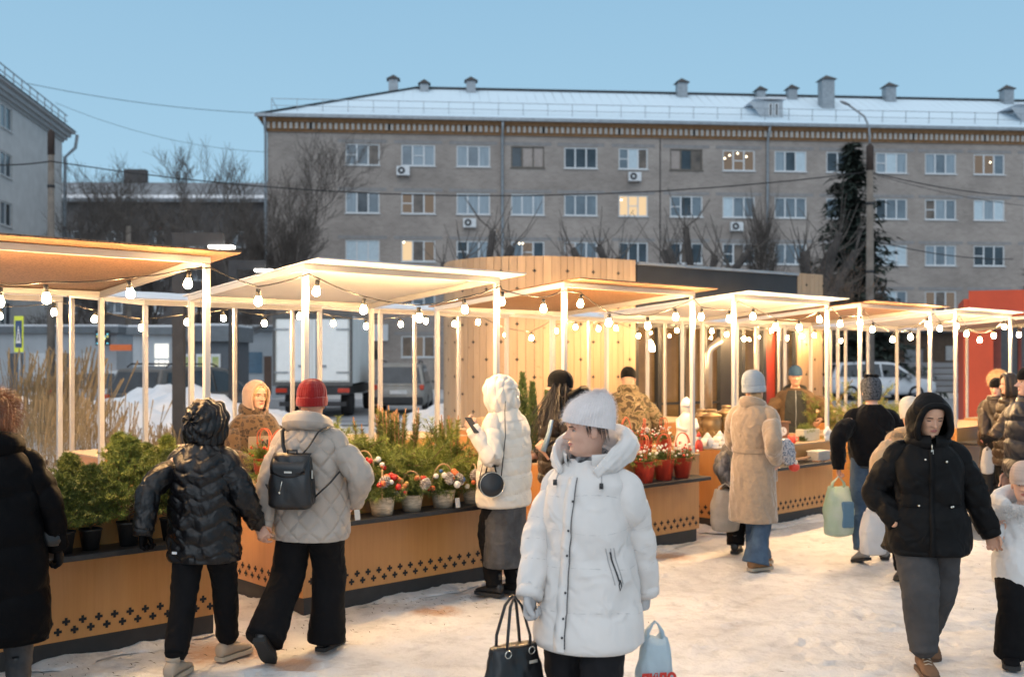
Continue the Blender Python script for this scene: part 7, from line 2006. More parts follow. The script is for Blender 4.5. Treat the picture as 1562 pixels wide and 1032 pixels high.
# bag on the back
bp_ = thing('backpack', 'small black leather backpack with flap on the quilted taupe jacket', 'backpack', (0, 0, 0)); bp_.location = P.root.location; bp_.rotation_euler = P.root.rotation_euler
yb = -.215
mb = MB(); rows = [(-.0, yb - .055, .965, .125, .050), (0, yb - .06, .98, .142, .066), (0, yb - .06, 1.10, .138, .066), (0, yb - .05, 1.24, .118, .055), (0, yb - .045, 1.265, .112, .048)]
Loft(rows, (0, 1, 0), 40, 60, folds(.004, 3., 14., 3.), 3.6).into(mb); mb.build('body', LEATHER, bp_)
Q = []
for i, f in enumerate(np.linspace(0, 1, 14)):
    z = 1.285 - .145 * f; yy = yb - .045 - .075 * math.sin(min(1, f * 1.6) * PI / 2); Q.append([(x * (1 - .1 * f), yy - .006 * (1 - abs(x / .12) ** 2), z + (.03 * abs(x / .12) ** 2 if f > .85 else 0)) for x in np.linspace(-.122, .122, 11)])
mb = MB(); mb.grid(np.array(Q), False); fl_ = mb.build('flap', LEATHER, bp_); sd = fl_.modifiers.new('s', 'SOLIDIFY'); sd.thickness = .006
mb = MB(); mb.box((.01, yb - .131, 1.175), (.05, .004, .012)); mb.build('badge', BRASSM, fl_)
mb = MB(); mb.tube([(-.03, yb - .05, 1.27), (-.03, yb - .05, 1.30), (.03, yb - .05, 1.30), (.03, yb - .05, 1.27)], .007, 6); mb.build('grab_handle', LEATHER, bp_)
for s_ in (-1, 1):
    mb = MB(); mb.tube([(s_ * .05, yb - .03, 1.27), (s_ * .085, yb - .0, 1.32), (s_ * .12, yb + .06, 1.405), (s_ * .15, yb + .16, 1.43)], .013, 8, flat=.35); mb.build('shoulder_strap', LEATHER, bp_)
    mb = MB(); mb.tube([(s_ * .12, yb - .04, 1.0), (s_ * .215, yb + .02, 1.10), (s_ * .245, yb + .09, 1.16)], .014, 8, flat=.4); mb.build('lower_strap', LEATHER, bp_)
mb = MB(); mb.tube([(-.03, yb - .128, 1.12), (-.045, yb - .128, 1.06)], .004, 5); mb.ball((-.047, yb - .128, 1.05), .009, 8, 6); mb.build('cord_stop', BRASSM, bp_)
mb = MB(); mb.box((.142, yb - .07, 1.16), (.006, .02, .05)); mb.build('buckle', BRASSM, bp_); mb = MB(); mb.box((-.142, yb - .07, 1.06), (.006, .02, .05)); mb.build('buckle', BRASSM, bp_)

# 4 ---- seller with leopard jacket
def leopard():
    m, nt, b = newmat('leopard_fleece'); L = nt.links; tc = nd(nt, 'ShaderNodeTexCoord')
    v = nd(nt, 'ShaderNodeTexVoronoi', Scale=34.); L.new(tc.outputs['Object'], v.inputs['Vector']); n = nd(nt, 'ShaderNodeTexNoise', Scale=40., Detail=2.); L.new(tc.outputs['Object'], n.inputs['Vector'])
    ad = nd(nt, 'ShaderNodeMath', _operation='MULTIPLY_ADD'); ad.inputs[1].default_value = .35; L.new(n.outputs['Fac'], ad.inputs[0]); L.new(v.outputs['Distance'], ad.inputs[2])
    r = ramp(nt, ad.outputs[0], [(.30, (.07, .037, .017)), (.42, (.014, .009, .007)), (.56, (.015, .01, .008)), (.66, (.085, .05, .025))]); L.new(r.outputs[0], b.inputs['Base Color']); b.inputs['Roughness'].default_value = .95; b.inputs['Sheen Weight'].default_value = .3
    bp = nd(nt, 'ShaderNodeBump', Strength=.5, Distance=.004); n3 = nd(nt, 'ShaderNodeTexNoise', Scale=220.); L.new(tc.outputs['Object'], n3.inputs['Vector']); L.new(n3.outputs['Fac'], bp.inputs['Height']); L.new(bp.outputs[0], b.inputs['Normal']); return m
P = Person('stallholder in a leopard fleece jacket, peach hood and thin glasses, facing right', FX(388, 8.75), 8.75, (.80, -.60), 1.66, 4, vox=.01)
L, R = feet((-.1, 0, .085), (.1, 0, .085)); P.legs(DKTROUS, L, R); P.shoes(LEATHER, SOLEB)
P.coat(scaled(JACK, 1.12, 1.15), leopard(), folds(.010, 4., 10., 3.), 'fleece_jacket', 90, 80)
P.arm(-1, (-.17, .33, 1.02), (-.7, -.4, -.4), (.10, .088, .07), folds(.008, 2., 18., 3.), hdir=(.3, 1, -.2), curl=.6)
P.arm(+1, (.19, .26, .98), (.7, -.5, -.4), (.10, .088, .07), folds(.008, 3., 18., 3.), hdir=(-.2, 1, -.3), curl=.6)
P.finish()
P.head(-.12, -.04)
PEACH = cloth('peach_fleece', (.40, .27, .20), .9, var=.08, bump=.5, bscale=150., sheen=.4)
P.hood(PEACH, 'hood', (.108, .118, .135), (0, -.008, .112), .86, 1.6, lambda al, be: .004 * math.sin(be * 4 + al * 3), .011)
wrap_collar(P, 1.45, (.10, .095), .12, bpy.data.materials['leopard_fleece'], 'collar', -.01, -.02, None, .028, .25)
mb = MB()
for s_ in (-1, 1):
    for i in range(7): mb.tube([P.hp(s_ * .012 + s_ * .008 * i, .085 - .004 * i, .19 - .001 * i), P.hp(s_ * (.045 + .004 * i), .078 - .004 * i, .15), P.hp(s_ * (.066 + .003 * i), .058 - .004 * i, .09), P.hp(s_ * .072, .045, .03)], .006, 6)
P.part(mb, 'hair', HAIRB)
mb = MB()
for s_ in (-1, 1):
    mb.tube([P.hp(s_ * .033 + .023 * math.cos(t), .108, .11 + .021 * math.sin(t)) for t in np.linspace(0, 2 * PI, 17)], .0014, 5); mb.tube([P.hp(s_ * .056, .107, .115), P.hp(s_ * .074, .02, .118)], .0014, 5)
mb.tube([P.hp(-.010, .109, .115), P.hp(.010, .109, .115)], .0014, 5); P.part(mb, 'glasses', M('thin_frame', (.30, .20, .12), .3, .8))
jk = [c for c in P.root.children if c.name.startswith('fleece_jacket')][0]
mb = MB(); Q = [[tuple(P.T.at(f, a, .012)) for a in np.linspace(-.75, .8, 12)] for f in np.linspace(.55, .72, 6)]; mb.grid(np.array(Q), False); yk = mb.build('chest_patch', M('grey_patch', (.22, .17, .13), .8), jk)
tm = text_mesh('NU', .085, .0015, bold=.002); tm.materials.append(CARPLASTIC); c_ = P.T.at(.635, .15, .022); place('lettering', tm, yk, c_, rot=(PI / 2, 0, PI - .15))
mb = MB(); mb.grid(np.array([[tuple(P.T.at(f, a, .02)) for a in np.linspace(-2., 2., 20)] for f in np.linspace(.12, .36, 6)]), False); P.part(mb, 'green_apron', cloth('green_knit', (.05, .13, .08), .9, var=.3, scale=18., bump=.8, bscale=60.), jk)

# 5 ---- woman in the cream hooded coat with phone
P = Person('woman in a long cream hooded puffer coat, looking down at a phone beside the branches', FX(771, 8.25), 8.25, (-.72, .52), 1.70, 5, vox=.01)
CREAM = cloth('cream_puffer', (.66, .60, .52), .5, var=.05, bump=.2, bscale=50.)
L, R = feet((-.08, .05, .085), (.09, -.02, .085)); P.legs(BLACKM, L, R, r=(.10, .08, .06)); P.shoes(LEATHER, SOLEB, shaft=.11)
mb = MB(); Loft([(0, 0, .235, .195, .155), (0, 0, .25, .198, .158), (0, 0, .5, .19, .155), (0, 0, .8, .175, .15), (0, 0, .98, .15, .13)], (0, 1, 0), 60, 60, folds(.008, 5., 5., 5.)).into(mb); P.part(mb, 'denim_skirt', GREYD)
P.coat([(.70, .245, .195, .02), (.72, .258, .205, .02), (.95, .258, .205, .01), (1.15, .25, .195, 0), (1.30, .235, .18, 0), (1.39, .20, .15, -.005), (1.44, .13, .11, -.01), (1.47, .085, .085, -.01)], CREAM, puffer(.135, .010, 6., .9), 'puffer_coat', 120, 90)
sl = puffer(.12, .008, 8., 1.)
S1 = P.arm(-1, P.pix(722, 655, 8.02), (-.5, -.3, -1.), (.10, .09, .068), sl, sh=.2, hdir=(.1, .7, .6), palm=(.9, .3, .3), curl=.55, cuff=.066)
P.arm(+1, P.pix(745, 668, 8.45), (.5, -.3, -1.), (.10, .09, .068), sl, sh=.2, hdir=(-.3, .8, .3), curl=.7)
P.finish([.01 + .155 * i for i in range(1, 6)], M('cream_thread', (.40, .35, .29), .9), (.3, .45, .6, .75))
P.head(.05, -.25)
P.hood(CREAM, 'hood', (.135, .128, .145), (0, -.008, .108), .95, 1.45, lambda al, be: .010 * (1 - abs(((al * 2.1) % 1) * 2 - 1) ** 3) + .005 * math.sin(be * 8 + al * 6), .024, nt=50, ns=64)
ph = thing('phone', 'dark phone held up by the woman in the cream hooded coat', 'phone', at(721, 648, 7.98), .9); mb = MB(); mb.box((0, 0, 0), (.072, .009, .15), rot=Matrix.Rotation(-.7, 3, 'X')); mb.build('case', CARPLASTIC, ph, bevel=.003); mb = MB(); mb.box((0, .006, .004), (.064, .002, .14), rot=Matrix.Rotation(-.7, 3, 'X')); mb.build('screen', emis('phone_screen', (.8, .85, .9), .5), ph)
rb_ = thing('handbag', 'round black crossbody bag hanging at the cream coat\'s side', 'handbag', at(749, 738, 7.98), .25)
mb = MB(); n = 28
mb.lathe([(.0, -.035), (.088, -.035), (.096, -.028), (.098, 0), (.096, .028), (.088, .035), (0, .035)], 32); Rx = Matrix.Rotation(PI / 2, 3, 'X'); mb.v = [tuple(Rx @ Vector(p)) for p in mb.v]; mb.build('body', LEATHER, rb_)
mb = MB(); mb.tube([(.094 * math.cos(t), -.036, .094 * math.sin(t)) for t in np.linspace(0, 2 * PI, 33)], .0035, 6); mb.build('zip', BRASSM, rb_)
mb = MB(); mb.tube([(-.04, 0, .085), (-.03, 0, .135), (.03, 0, .135), (.04, 0, .085)], .007, 6); mb.build('handle', LEATHER, rb_)
mb = MB(); a_ = Vector((.085, .03, .03)); tp = Vector(at(771, 612, 8.06)) - rb_.location; tp = Matrix.Rotation(-.25, 3, 'Z') @ tp
md = Vector(at(771, 665, 7.97)) - rb_.location; md = Matrix.Rotation(-.25, 3, 'Z') @ md
md2 = Vector(at(770, 628, 8.0)) - rb_.location; md2 = Matrix.Rotation(-.25, 3, 'Z') @ md2
mb.tube([a_, md, md2, tp], .0075, 7, flat=.5)
b_ = Vector((-.09, .02, .02)); m3 = Vector(at(740, 690, 8.02)) - rb_.location; m3 = Matrix.Rotation(-.25, 3, 'Z') @ m3; mb.tube([b_, m3], .0065, 6, flat=.5); mb.build('strap', LEATHER, rb_)

# 6 ---- woman with long shaggy dark hair, brown puffer
P = Person('woman with a dark knitted hat and long shaggy brown hair, holding a rolled blue paper', FX(856, 9.05), 9.05, (-.85, .10), 1.74, 6, vox=.011)
BROWNP = cloth('dark_brown_puffer', (.030, .021, .016), .38, var=.2, bump=.25, bscale=50.)
L, R = feet((-.1, 0, .085), (.1, .02, .085)); P.legs(BLACKM, L, R); P.shoes(LEATHER, SOLEB)
P.coat(scaled(JACK, 1.15, 1.12, hem=.78), BROWNP, puffer(.10, .014, 3.), 'puffer_jacket', 110, 80)
sl = puffer(.085, .010, 2.)
P.arm(-1, P.pix(833, 690, 8.75), (-.6, -.5, -.6), (.10, .09, .07), sl, hdir=(.15, .6, .8), palm=(.9, .1, -.2), curl=.8)
P.arm(+1, (.2, .25, 1.0), (.6, -.5, -.4), (.10, .09, .07), sl, hdir=(0, 1, 0), curl=.5)
P.finish(); P.head(-.1, .05)
P.shell(.10, 0, .014, .010, .016, BLACKW, 'hat', ztop=.25, disp=ribs(50, .003), ns=100)
V0 = np.array([tuple(P.hp(x, y, z)) for x in np.linspace(-.085, .085, 9) for y in (-.06, -.02, .03) for z in (.06, .1, .13) if True]); N0 = np.array([tuple(Vector((p[0] * 2.5, p[1] * .6, -.5)).normalized()) for p in V0])
P.strands(V0, N0, .50, 5200, HAIRD, 'hair', .0042, .22, .22, seg=6)
ringtube(P, [(.15, .02, 1.44), (.14, -.10, 1.50), (.05, -.19, 1.53), (-.06, -.19, 1.53), (-.14, -.10, 1.50), (-.15, .02, 1.44)], [(.03, .04), (.055, .07), (.07, .09), (.07, .09), (.055, .07), (.03, .04)], BLACKN, 'hood', None, 18, 6., .008)
rl = thing('paper_roll', 'pale blue rolled paper held by the woman with shaggy hair', 'paper', at(838, 662, 8.72), 0); mb = MB(); mb.tube([(.02, 0, .12), (0, 0, .02), (-.05, 0, -.14)], [.026, .032, .045], 14, flat=.6); mb.build('sheet', M('blue_paper', (.30, .40, .48), .6, var=.2, scale=8.), rl)

# 7 ---- camouflage man
def camo():
    m, nt, b = newmat('camouflage'); L = nt.links; tc = nd(nt, 'ShaderNodeTexCoord'); n = nd(nt, 'ShaderNodeTexNoise', Scale=9., Detail=2., Roughness=.5, Distortion=.6); L.new(tc.outputs['Object'], n.inputs['Vector'])
    r = ramp(nt, n.outputs['Fac'], [(0., (.06, .045, .025)), (.40, (.20, .15, .085)), (.49, (.10, .085, .04)), (.56, (.27, .21, .13)), (.64, (.05, .035, .02))], 'CONSTANT'); L.new(r.outputs[0], b.inputs['Base Color']); b.inputs['Roughness'].default_value = .85; return m
P = Person('man in a camouflage jacket and dark beanie seen from behind, by the wooden wall', FX(958, 11.9), 11.9, (.15, 1.), 1.76, 7, vox=.012)
L, R = feet((-.12, 0, .085), (.12, 0, .085)); P.legs(DKTROUS, L, R); P.shoes(LEATHER, SOLEB)
P.coat(scaled(JACK, 1.18, 1.1), camo(), folds(.010, 7., 9., 3.), 'camouflage_jacket', 80, 64)
P.arm(-1, (-.25, .26, .98), (-.8, -.5, 0), (.095, .085, .065), folds(.008, 3., 14., 3.)); P.arm(+1, (.26, .2, .95), (.8, -.5, 0), (.095, .085, .065), folds(.008, 4., 14., 3.)); P.finish(); P.head(0, -.35)
P.shell(.095, 0, .010, .008, .012, BLACKW, 'beanie', ztop=.245, disp=ribs(40, .002), ns=80)
wrap_collar(P, 1.45, (.10, .095), .10, bpy.data.materials['camouflage'], 'collar', -.01, -.02, None, .025)

# 8 ---- woman in the long beige coat
P = Person('woman in a long belted beige teddy coat, light blue beanie and flared jeans, looking right', FX(1149, 9.35), 9.35, (.62, .62), 1.71, 8, vox=.01)
TEDDY = cloth('beige_teddy', (.31, .23, .16), .95, var=.10, bump=.8, bscale=170., sheen=.6, scale=26.)
L, R = feet((-.03, .13, .085), (.09, -.10, .085), lt=(.1, 1), rt=(.25, 1)); P.legs(JEANS, L, R, r=(.10, .08, .085), flare=.03, hem=.05)
P.shoes(M('tan_suede', (.30, .16, .075), .85, var=.15, bump=.3, bscale=90.), SOLEL, shaft=.01, ln=.26)
P.coat([(.41, .225, .195, .0), (.43, .232, .20, 0), (.7, .222, .19, 0), (.93, .208, .178, 0), (1.03, .196, .165, 0), (1.08, .205, .172, 0), (1.25, .232, .180, 0), (1.36, .212, .155, -.005), (1.42, .15, .12, -.01), (1.46, .09, .09, -.01)], TEDDY, plus(folds(.007, 8., 5., 3.), folds(.003, 3., 16., 5.)), 'teddy_coat', 120, 90)
sl = plus(folds(.007, 2., 12., 2.), folds(.003, 5., 30., 4.))
P.arm(+1, P.pix(1181, 700, 9.25), (.6, -.9, -.3), (.096, .088, .085), sl, sh=.2, hdir=(.1, .5, -1), palm=(-1, 0, .2), curl=.8, cuff=.086)
P.arm(-1, (-.14, .30, 1.0), (-.7, -.5, -.4), (.096, .088, .08), sl, sh=.2, hdir=(.4, 1, -.2), curl=.7)
P.finish()
cb_ = [c for c in P.root.children if c.name.startswith('teddy_coat')][0]
mb = MB(); mb.grid(np.array([[tuple(P.T.at(f, a, .010 + .004 * math.cos((f - .60) * 60))) for a in np.linspace(0, 2 * PI, 60)] for f in np.linspace(.578, .625, 6)]), False); mb.build('belt', TEDDY, cb_)
mb = MB(); mb.tube([P.T.at(f, .75, .014) for f in np.linspace(.60, .33, 12)], .02, 8, flat=.3); mb.build('belt_end', TEDDY, cb_)
wrap_collar(P, 1.435, (.098, .095), .11, TEDDY, 'collar', -.005, -.03, lambda z, a: .008 * math.sin(a * 2 + 1), .026, .1)
P.head(-.22, .05)
LBLUE = cloth('light_blue_knit', (.33, .37, .41), .95, var=.1, bump=.9, bscale=110., sheen=.4)
P.shell(.075, 0, .014, .012, .018, LBLUE, 'beanie', ztop=.275, disp=ribs(60, .004), ns=120, back=.02, brim=(.058, .012, LBLUE, lambda q, a: .003 * abs(math.sin(a * 30))))
mb = MB()
for i in range(12): mb.tube([P.hp(.066 - .003 * i, -.0 - .008 * i, .085), P.hp(.08 - .003 * i, .01 - .008 * i, .03), P.hp(.085 - .002 * i, .03 - .008 * i, -.04)], .006, 6)
P.part(mb, 'hair', HAIRB)
cb2 = thing('cloth_bundle', 'blue and white checked cloth with a red and white mitten, beside the beige coat sleeve', 'cloth', at(1200, 690, 9.55), .4)
mb = MB(); Loft([(-.03, 0, .12, .04, .05), (-.01, 0, .05, .075, .06), (.02, 0, -.05, .07, .055), (.05, 0, -.09, .045, .045)], (0, 1, 0), 26, 26, folds(.012, 3., 30., 3.)).into(mb); mb.build('checked_cloth', M('checked_cloth', (.16, .20, .27), .9, var=.1, scale=70., col2=(.6, .6, .62), detail=0.), cb2)
mb = MB(); mb.ball((.085, 0, -.135), (.052, .045, .042), 14, 10); mb.ball((.055, -.02, -.115), (.022, .02, .028), 10, 8); mb.build('mitten', REDP, cb2); mb = MB(); mb.tube([(.055, 0, -.085), (.095, 0, -.10)], .036, 12, flat=.9); mb.build('cuff', CHINA, cb2)

# 9 ---- child half hidden behind the beige coat
P = Person('child in a dark patterned jacket half hidden behind the long beige coat', FX(1130, 10.05), 10.05, (.4, .9), 1.24, 9, vox=.012)
PATJ = M('dark_patterned_nylon', (.015, .015, .016), .4, var=.1, scale=26., col2=(.16, .15, .15), stretch=(1, 1, .35), detail=2.)
L, R = feet((-.05, .0, .08), (.13, .0, .08), rt=(.6, .8)); P.legs(BLACKM, L, R, r=(.095, .085, .08)); P.shoes(LEATHER, SOLEB, ln=.21)
P.coat(scaled(JACK, 1.12, 1.15, hem=.66), PATJ, puffer(.11, .012, 2.), 'jacket', 60, 50); P.arm(-1, P.pix(1113, 742, 9.95), (-.7, -.6, 0), (.095, .085, .065), puffer(.09, .010, 2.), curl=.9, gloved=BLACKM); P.arm(+1, (.25, .1, .72), (.7, -.6, 0), (.095, .085, .065), puffer(.09, .01, 2.)); P.finish(); P.head(0, 0)
P.shell(.08, 0, .012, .01, .014, BLACKW, 'hat', ztop=.25)
CLEARB = M('cloudy_plastic', (.58, .54, .49), .25, var=.15, scale=5., transl=.55, bump=.6, bscale=12., bdist=.03)
cbg = plastic_bag('plastic_bag', 'cloudy clear plastic bag with a round bundle inside, held low behind the beige coat', at(1106, 738, 9.9), .27, .2, .40, CLEARB, 5.5, 0., .05)
mb = MB(); mb.ball((.02, 0, -.31), (.115, .085, .13), 16, 12); mb.build('bundle', M('grey_bundle', (.22, .22, .23), .7), cbg)

# 10 ---- seller in the brown work jacket
P = Person('stallholder in an open brown work jacket, black vest and dark blue beanie', FX(1213, 13.9), 13.9, (-.22, -1.), 1.72, 10, sk=SKIN2, vox=.012)
L, R = feet((-.12, 0, .085), (.12, 0, .085)); P.legs(DKTROUS, L, R); P.shoes(LEATHER, SOLEB)
BRJ = cloth('brown_canvas', (.10, .062, .032), .85, var=.2); P.coat(scaled(JACK, 1.22, 1.12), BRJ, folds(.011, 2., 8., 3.), 'work_jacket', 80, 64)
P.arm(-1, P.pix(1252, 640, 13.6), (-.9, -.4, 0), (.105, .09, .07), folds(.01, 3., 14., 3.)); P.arm(+1, P.pix(1178, 645, 13.6), (.9, -.4, 0), (.105, .09, .07), folds(.01, 4., 14., 3.)); P.finish()
mb = MB(); mb.grid(np.array([[tuple(P.T.at(f, a, .012)) for a in np.linspace(-.52, .52, 14)] for f in np.linspace(.02, .93, 24)]), False); P.part(mb, 'vest', cloth('black_vest', (.025, .028, .026), .7)); mb = MB(); mb.tube([P.T.at(f, 0, .016) for f in np.linspace(.02, .93, 16)], .005, 5); P.part(mb, 'zip', METAL)
ringtube(P, [(.115, .07, 1.41), (.12, -.06, 1.45), (0, -.13, 1.47), (-.12, -.06, 1.45), (-.115, .07, 1.41)], [(.015, .02), (.035, .045), (.05, .055), (.035, .045), (.015, .02)], bpy.data.materials['black_vest'], 'hood', None, 14, 2.)
P.head(.05, -.06, eyes='down', dz=.02); P.shell(.128, 0, .012, .010, .014, cloth('dark_blue_knit', (.03, .07, .13), .95, bump=.8, bscale=100.), 'beanie', ztop=.262, disp=ribs(40, .003), ns=80)
for s_ in (-1, 1):
    mb = MB(); mb.grid(np.array([[tuple(P.T.at(f, s_ * a, .015)) for a in np.linspace(.75, 1.25, 6)] for f in (.62, .70, .76)]), False); P.part(mb, 'chest_pocket', BRJ)

# 11 ---- man in the black fleece with the green plastic bag
P = Person('man in a black fleece and jeans seen from behind, carrying a green bag', FX(1330, 9.72), 9.72, (.10, 1.), 1.66, 11, vox=.01)
L, R = feet((-.12, -.16, .10), (.13, .06, .085), lp=-.25, lt=(-.3, 1), rt=(.25, 1)); P.legs(JEANS, L, R, r=(.105, .088, .075), hem=.10)
P.shoes(M('grey_boot', (.26, .25, .24), .8, var=.2), SOLEB, shaft=.10)
P.coat([(.88, .185, .145, 0), (.90, .205, .16, 0), (1.0, .228, .18, 0), (1.15, .245, .188, 0), (1.28, .24, .178, 0), (1.37, .21, .155, -.005), (1.43, .15, .12, -.01), (1.47, .088, .088, -.01)], BLACKW, folds(.011, 11., 8., 3.), 'fleece', 90, 70)
sl = folds(.009, 12., 12., 2.)
P.arm(-1, P.pix(1279, 712, 9.62), (-.8, -.6, 0), (.10, .088, .066), sl, sh=.2, hdir=(0, .1, -1), palm=(1, 0, 0), curl=1.0, cuff=.062); P.arm(+1, (.27, .2, .95), (.8, -.5, 0), (.10, .088, .066), sl, sh=.2); P.finish()
P.head(0, -.08)
PATH = M('snow_patterned_knit', (.006, .007, .010), .9, var=.1, scale=70., col2=(.10, .11, .13), detail=1., stretch=(1, 1, 1))
P.shell(.03, 0, .018, .014, .018, PATH, 'hat', ztop=.262, disp=lambda q, a: .004 * math.sin(a * 4), ns=72, top=.7)
mb = MB()
for i in range(7): a = i * .9; mb.ball(P.hp(.05 * math.cos(a), .05 * math.sin(a) - .01, .258), (.024, .024, .018), 8, 6)
P.part(mb, 'hat_crown', BLACKW)
mb = MB(); Loft([(0, 0, .855, .185, .15), (0, 0, .905, .18, .145)], (0, 1, 0), 6, 40).into(mb); P.part(mb, 'belt', LEATHER)
GRB = M('green_clear_bag', (.70, .74, .74), .25, var=.2, scale=3.5, transl=.5, bump=.6, bscale=12., bdist=.03, col2=(.50, .64, .50))
gb2 = plastic_bag('plastic_bag', 'translucent green and white plastic bag full of shopping, held by the man in jeans', at(1279, 728, 9.58), .27, .17, .46, GRB, 8.2, .1, .08)
mb = MB(); mb.box((.055, -.075, -.33), (.12, .03, .24)); mb.build('blue_packet', M('blue_packet', (.10, .20, .30), .4), gb2, bevel=.015)

# 12 ---- person in the tan coat behind the black hooded one
P = Person('person in a tan coat with a fur-trimmed hood, almost hidden behind the black hooded jacket', FX(1390, 8.9), 8.9, (.05, 1.), 1.49, 12, vox=.012)
L, R = feet((-.11, -.12, .10), (.1, .05, .085), lp=-.4); P.legs(BLACKM, L, R); P.shoes(LEATHER, SOLEB)
TAN = cloth('tan_coat', (.42, .29, .17), .85, var=.1, sheen=.3); P.coat(scaled(COATL, .95, .95, hem=.70), TAN, folds(.009, 3., 8., 3.), 'tan_coat', 80, 60)
P.arm(-1, P.pix(1334, 742, 8.8), (-.8, -.6, 0), (.09, .08, .064), folds(.008, 5., 12., 2.), hdir=(0, .1, -1), curl=1.); P.arm(+1, (.26, .1, .8), (.8, -.6, 0), (.09, .08, .064), folds(.008, 6., 12., 2.)); P.finish(); P.head(0, -.1)
P.shell(.06, 0, .016, .014, .018, cloth('cream_knit', (.6, .55, .48), .95, bump=.8, bscale=100.), 'hat', ztop=.262, disp=ribs(40, .003), ns=80)
a = np.linspace(-2.6, 2.6, 60); pts = np.array([(math.sin(q) * .135, -.05 - math.cos(q) * .10, 1.37 * P.k + .03 * math.cos(q)) for q in a]); ns_ = np.array([(math.sin(q), -math.cos(q), .5) for q in a]); P.strands(np.repeat(pts, 6, 0) + nrs.normal(0, .018, (360, 3)), np.repeat(ns_, 6, 0), .06, 2600, M('tan_fur', (.50, .38, .25), .9, var=.3, scale=30.), 'fur_trim', .0012, .25, .5)
wrap_collar(P, 1.40, (.125, .105), .09, TAN, 'hood', -.03, -.02, None, .035)
plastic_bag('plastic_bag', 'plain white plastic bag between the jeans and the grey trousers', at(1332, 768, 8.75), .22, .15, .36, M('white_bag', (.62, .62, .63), .35, var=.05, transl=.35, bump=.6, bscale=12., bdist=.03), 2.7, .2, .07)

# 13 ---- woman in the black hooded jacket, walking towards the camera
P = Person('woman in a black hooded winter jacket and grey trousers walking forward, eyes lowered', FX(1414, 6.3), 6.3, (-.10, -1.), 1.62, 13, vox=.008, sk=SKIN2)
L, R = feet((-.085, -.30, .14), (.045, .10, .085), lp=-.45, rt=(.0, 1), lt=(-.1, 1)); P.legs(cloth('charcoal_sweatpants', (.055, .054, .056), .95, var=.15), L, R, r=(.118, .108, .080), cuff=.05, hem=.125)
P.shoes(M('brown_nubuck', (.16, .085, .045), .8, var=.2, bump=.3, bscale=80.), M('brown_sole', (.10, .06, .04), .8), shaft=.09, ln=.27, laces=SOLEL)
BJ = cloth('black_parka', (.0028, .0028, .0034), .65, var=.2, bump=.3, bscale=60., spec=.18)
P.coat([(.73, .27, .215, 0), (.75, .285, .228, 0), (.95, .262, .205, 0), (1.03, .238, .182, 0), (1.15, .25, .188, 0), (1.28, .238, .18, 0), (1.37, .205, .155, -.005), (1.42, .15, .12, -.01), (1.455, .085, .085, -.01)], BJ, plus(puffer(.33, .012, 3., .5), folds(.010, 3., 9., 3.)), 'jacket', 110, 90)
sl = plus(puffer(.15, .010, 5., .8), folds(.008, 7., 14., 2.))
P.arm(+1, (.175, .085, .865), (1., -.9, 0), (.096, .088, .076), sl, sh=.2, hdir=(-.9, -.35, -.3), curl=.6)
P.arm(-1, P.pix(1512, 815, 6.32), (-.6, -.9, -.2), (.10, .09, .072), sl, sh=.2, hdir=(-.25, 0, -1), palm=(.3, 1, 0), curl=.75, cuff=.072)
P.finish(); jk = [c for c in P.root.children if c.name.startswith('jacket')][0]
surf_strip(P, [(f, .10) for f in np.linspace(.02, .88, 30)], .12, .012, BJ, 'placket', jk, .010)
mb = MB()
for f, a in ((.80, .27), (.79, -.30), (.43, .42), (.43, -.42), (.42, -.48)): mb.ball(P.T.at(f, a, .012), .008, 8, 6)
mb.build('snap', BRASSM, jk); mb = MB(); c = P.T.at(.90, .02, .03); mb.tube([c, c + Vector((0, .004, -.03))], .004, 5); mb.box(c + Vector((0, .006, -.045)), (.014, .005, .026)); mb.build('zip_pull', BRASSM, jk)
for s_ in (-1, 1):
    mb = MB(); mb.tube([P.T.at(.42, s_ * q, .006) for q in np.linspace(.40, .9, 10)], .004, 5); mb.build('waist_cord', BJ, jk)
wrap_collar(P, 1.425, (.105, .10), .09, BJ, 'collar', .01, .0, None, .03, .1)
P.head(.08, -.28, eyes='down', nose=.8, fem=1., size=1.02)
P.hood(BJ, 'hood', (.130, .128, .158), (0, -.004, .094), .80, 1.30, lambda al, be: .006 * math.sin(be * 5 + al * 4), .020, nt=50, ns=64)

# 14 ---- child in the white jacket at the right edge
P = Person('child in a white jacket with white fur trim and black trousers at the right edge', FX(1562, 6.42), 6.42, (-.18, -1.), 1.14, 14, vox=.01)
L, R = feet((-.12, -.05, .085), (.10, .06, .085), rt=(.15, 1)); P.legs(BLACKM, L, R, r=(.10, .09, .088), hem=.045, width=.10); P.shoes(BLACKM, SOLEB, ln=.215, laces=SOLEW, shaft=.05)
WHJ = cloth('white_kid_jacket', (.64, .63, .62), .55, var=.05, bump=.2, bscale=40.); P.coat([(.715, .285, .235, 0), (.735, .30, .25, 0), (.95, .28, .235, 0), (1.15, .25, .20, 0), (1.28, .24, .185, 0), (1.37, .21, .16, 0), (1.44, .11, .10, 0)], WHJ, plus(puffer(.30, .010, 2., .6), folds(.006, 4., 12., 3.)), 'jacket', 90, 70)
sl = plus(puffer(.16, .010, 3.), folds(.006, 2., 16., 3.)); P.arm(+1, P.pix(1526, 812, 6.38), (.9, -.5, -.2), (.098, .088, .07), sl, sh=.2, hdir=(.25, .1, 1), palm=(-.3, 1, 0), curl=.7, cuff=.068); P.arm(-1, (-.25, .1, .6), (-.9, -.6, 0), (.098, .088, .07), sl, sh=.2); P.finish()
P.head(-.3, 0, size=1.08)
P.shell(.115, 0, .016, .014, .018, cloth('pink_beige_knit', (.50, .39, .33), .95, bump=.8, bscale=100.), 'hat', ztop=.27, disp=ribs(40, .003), ns=80)
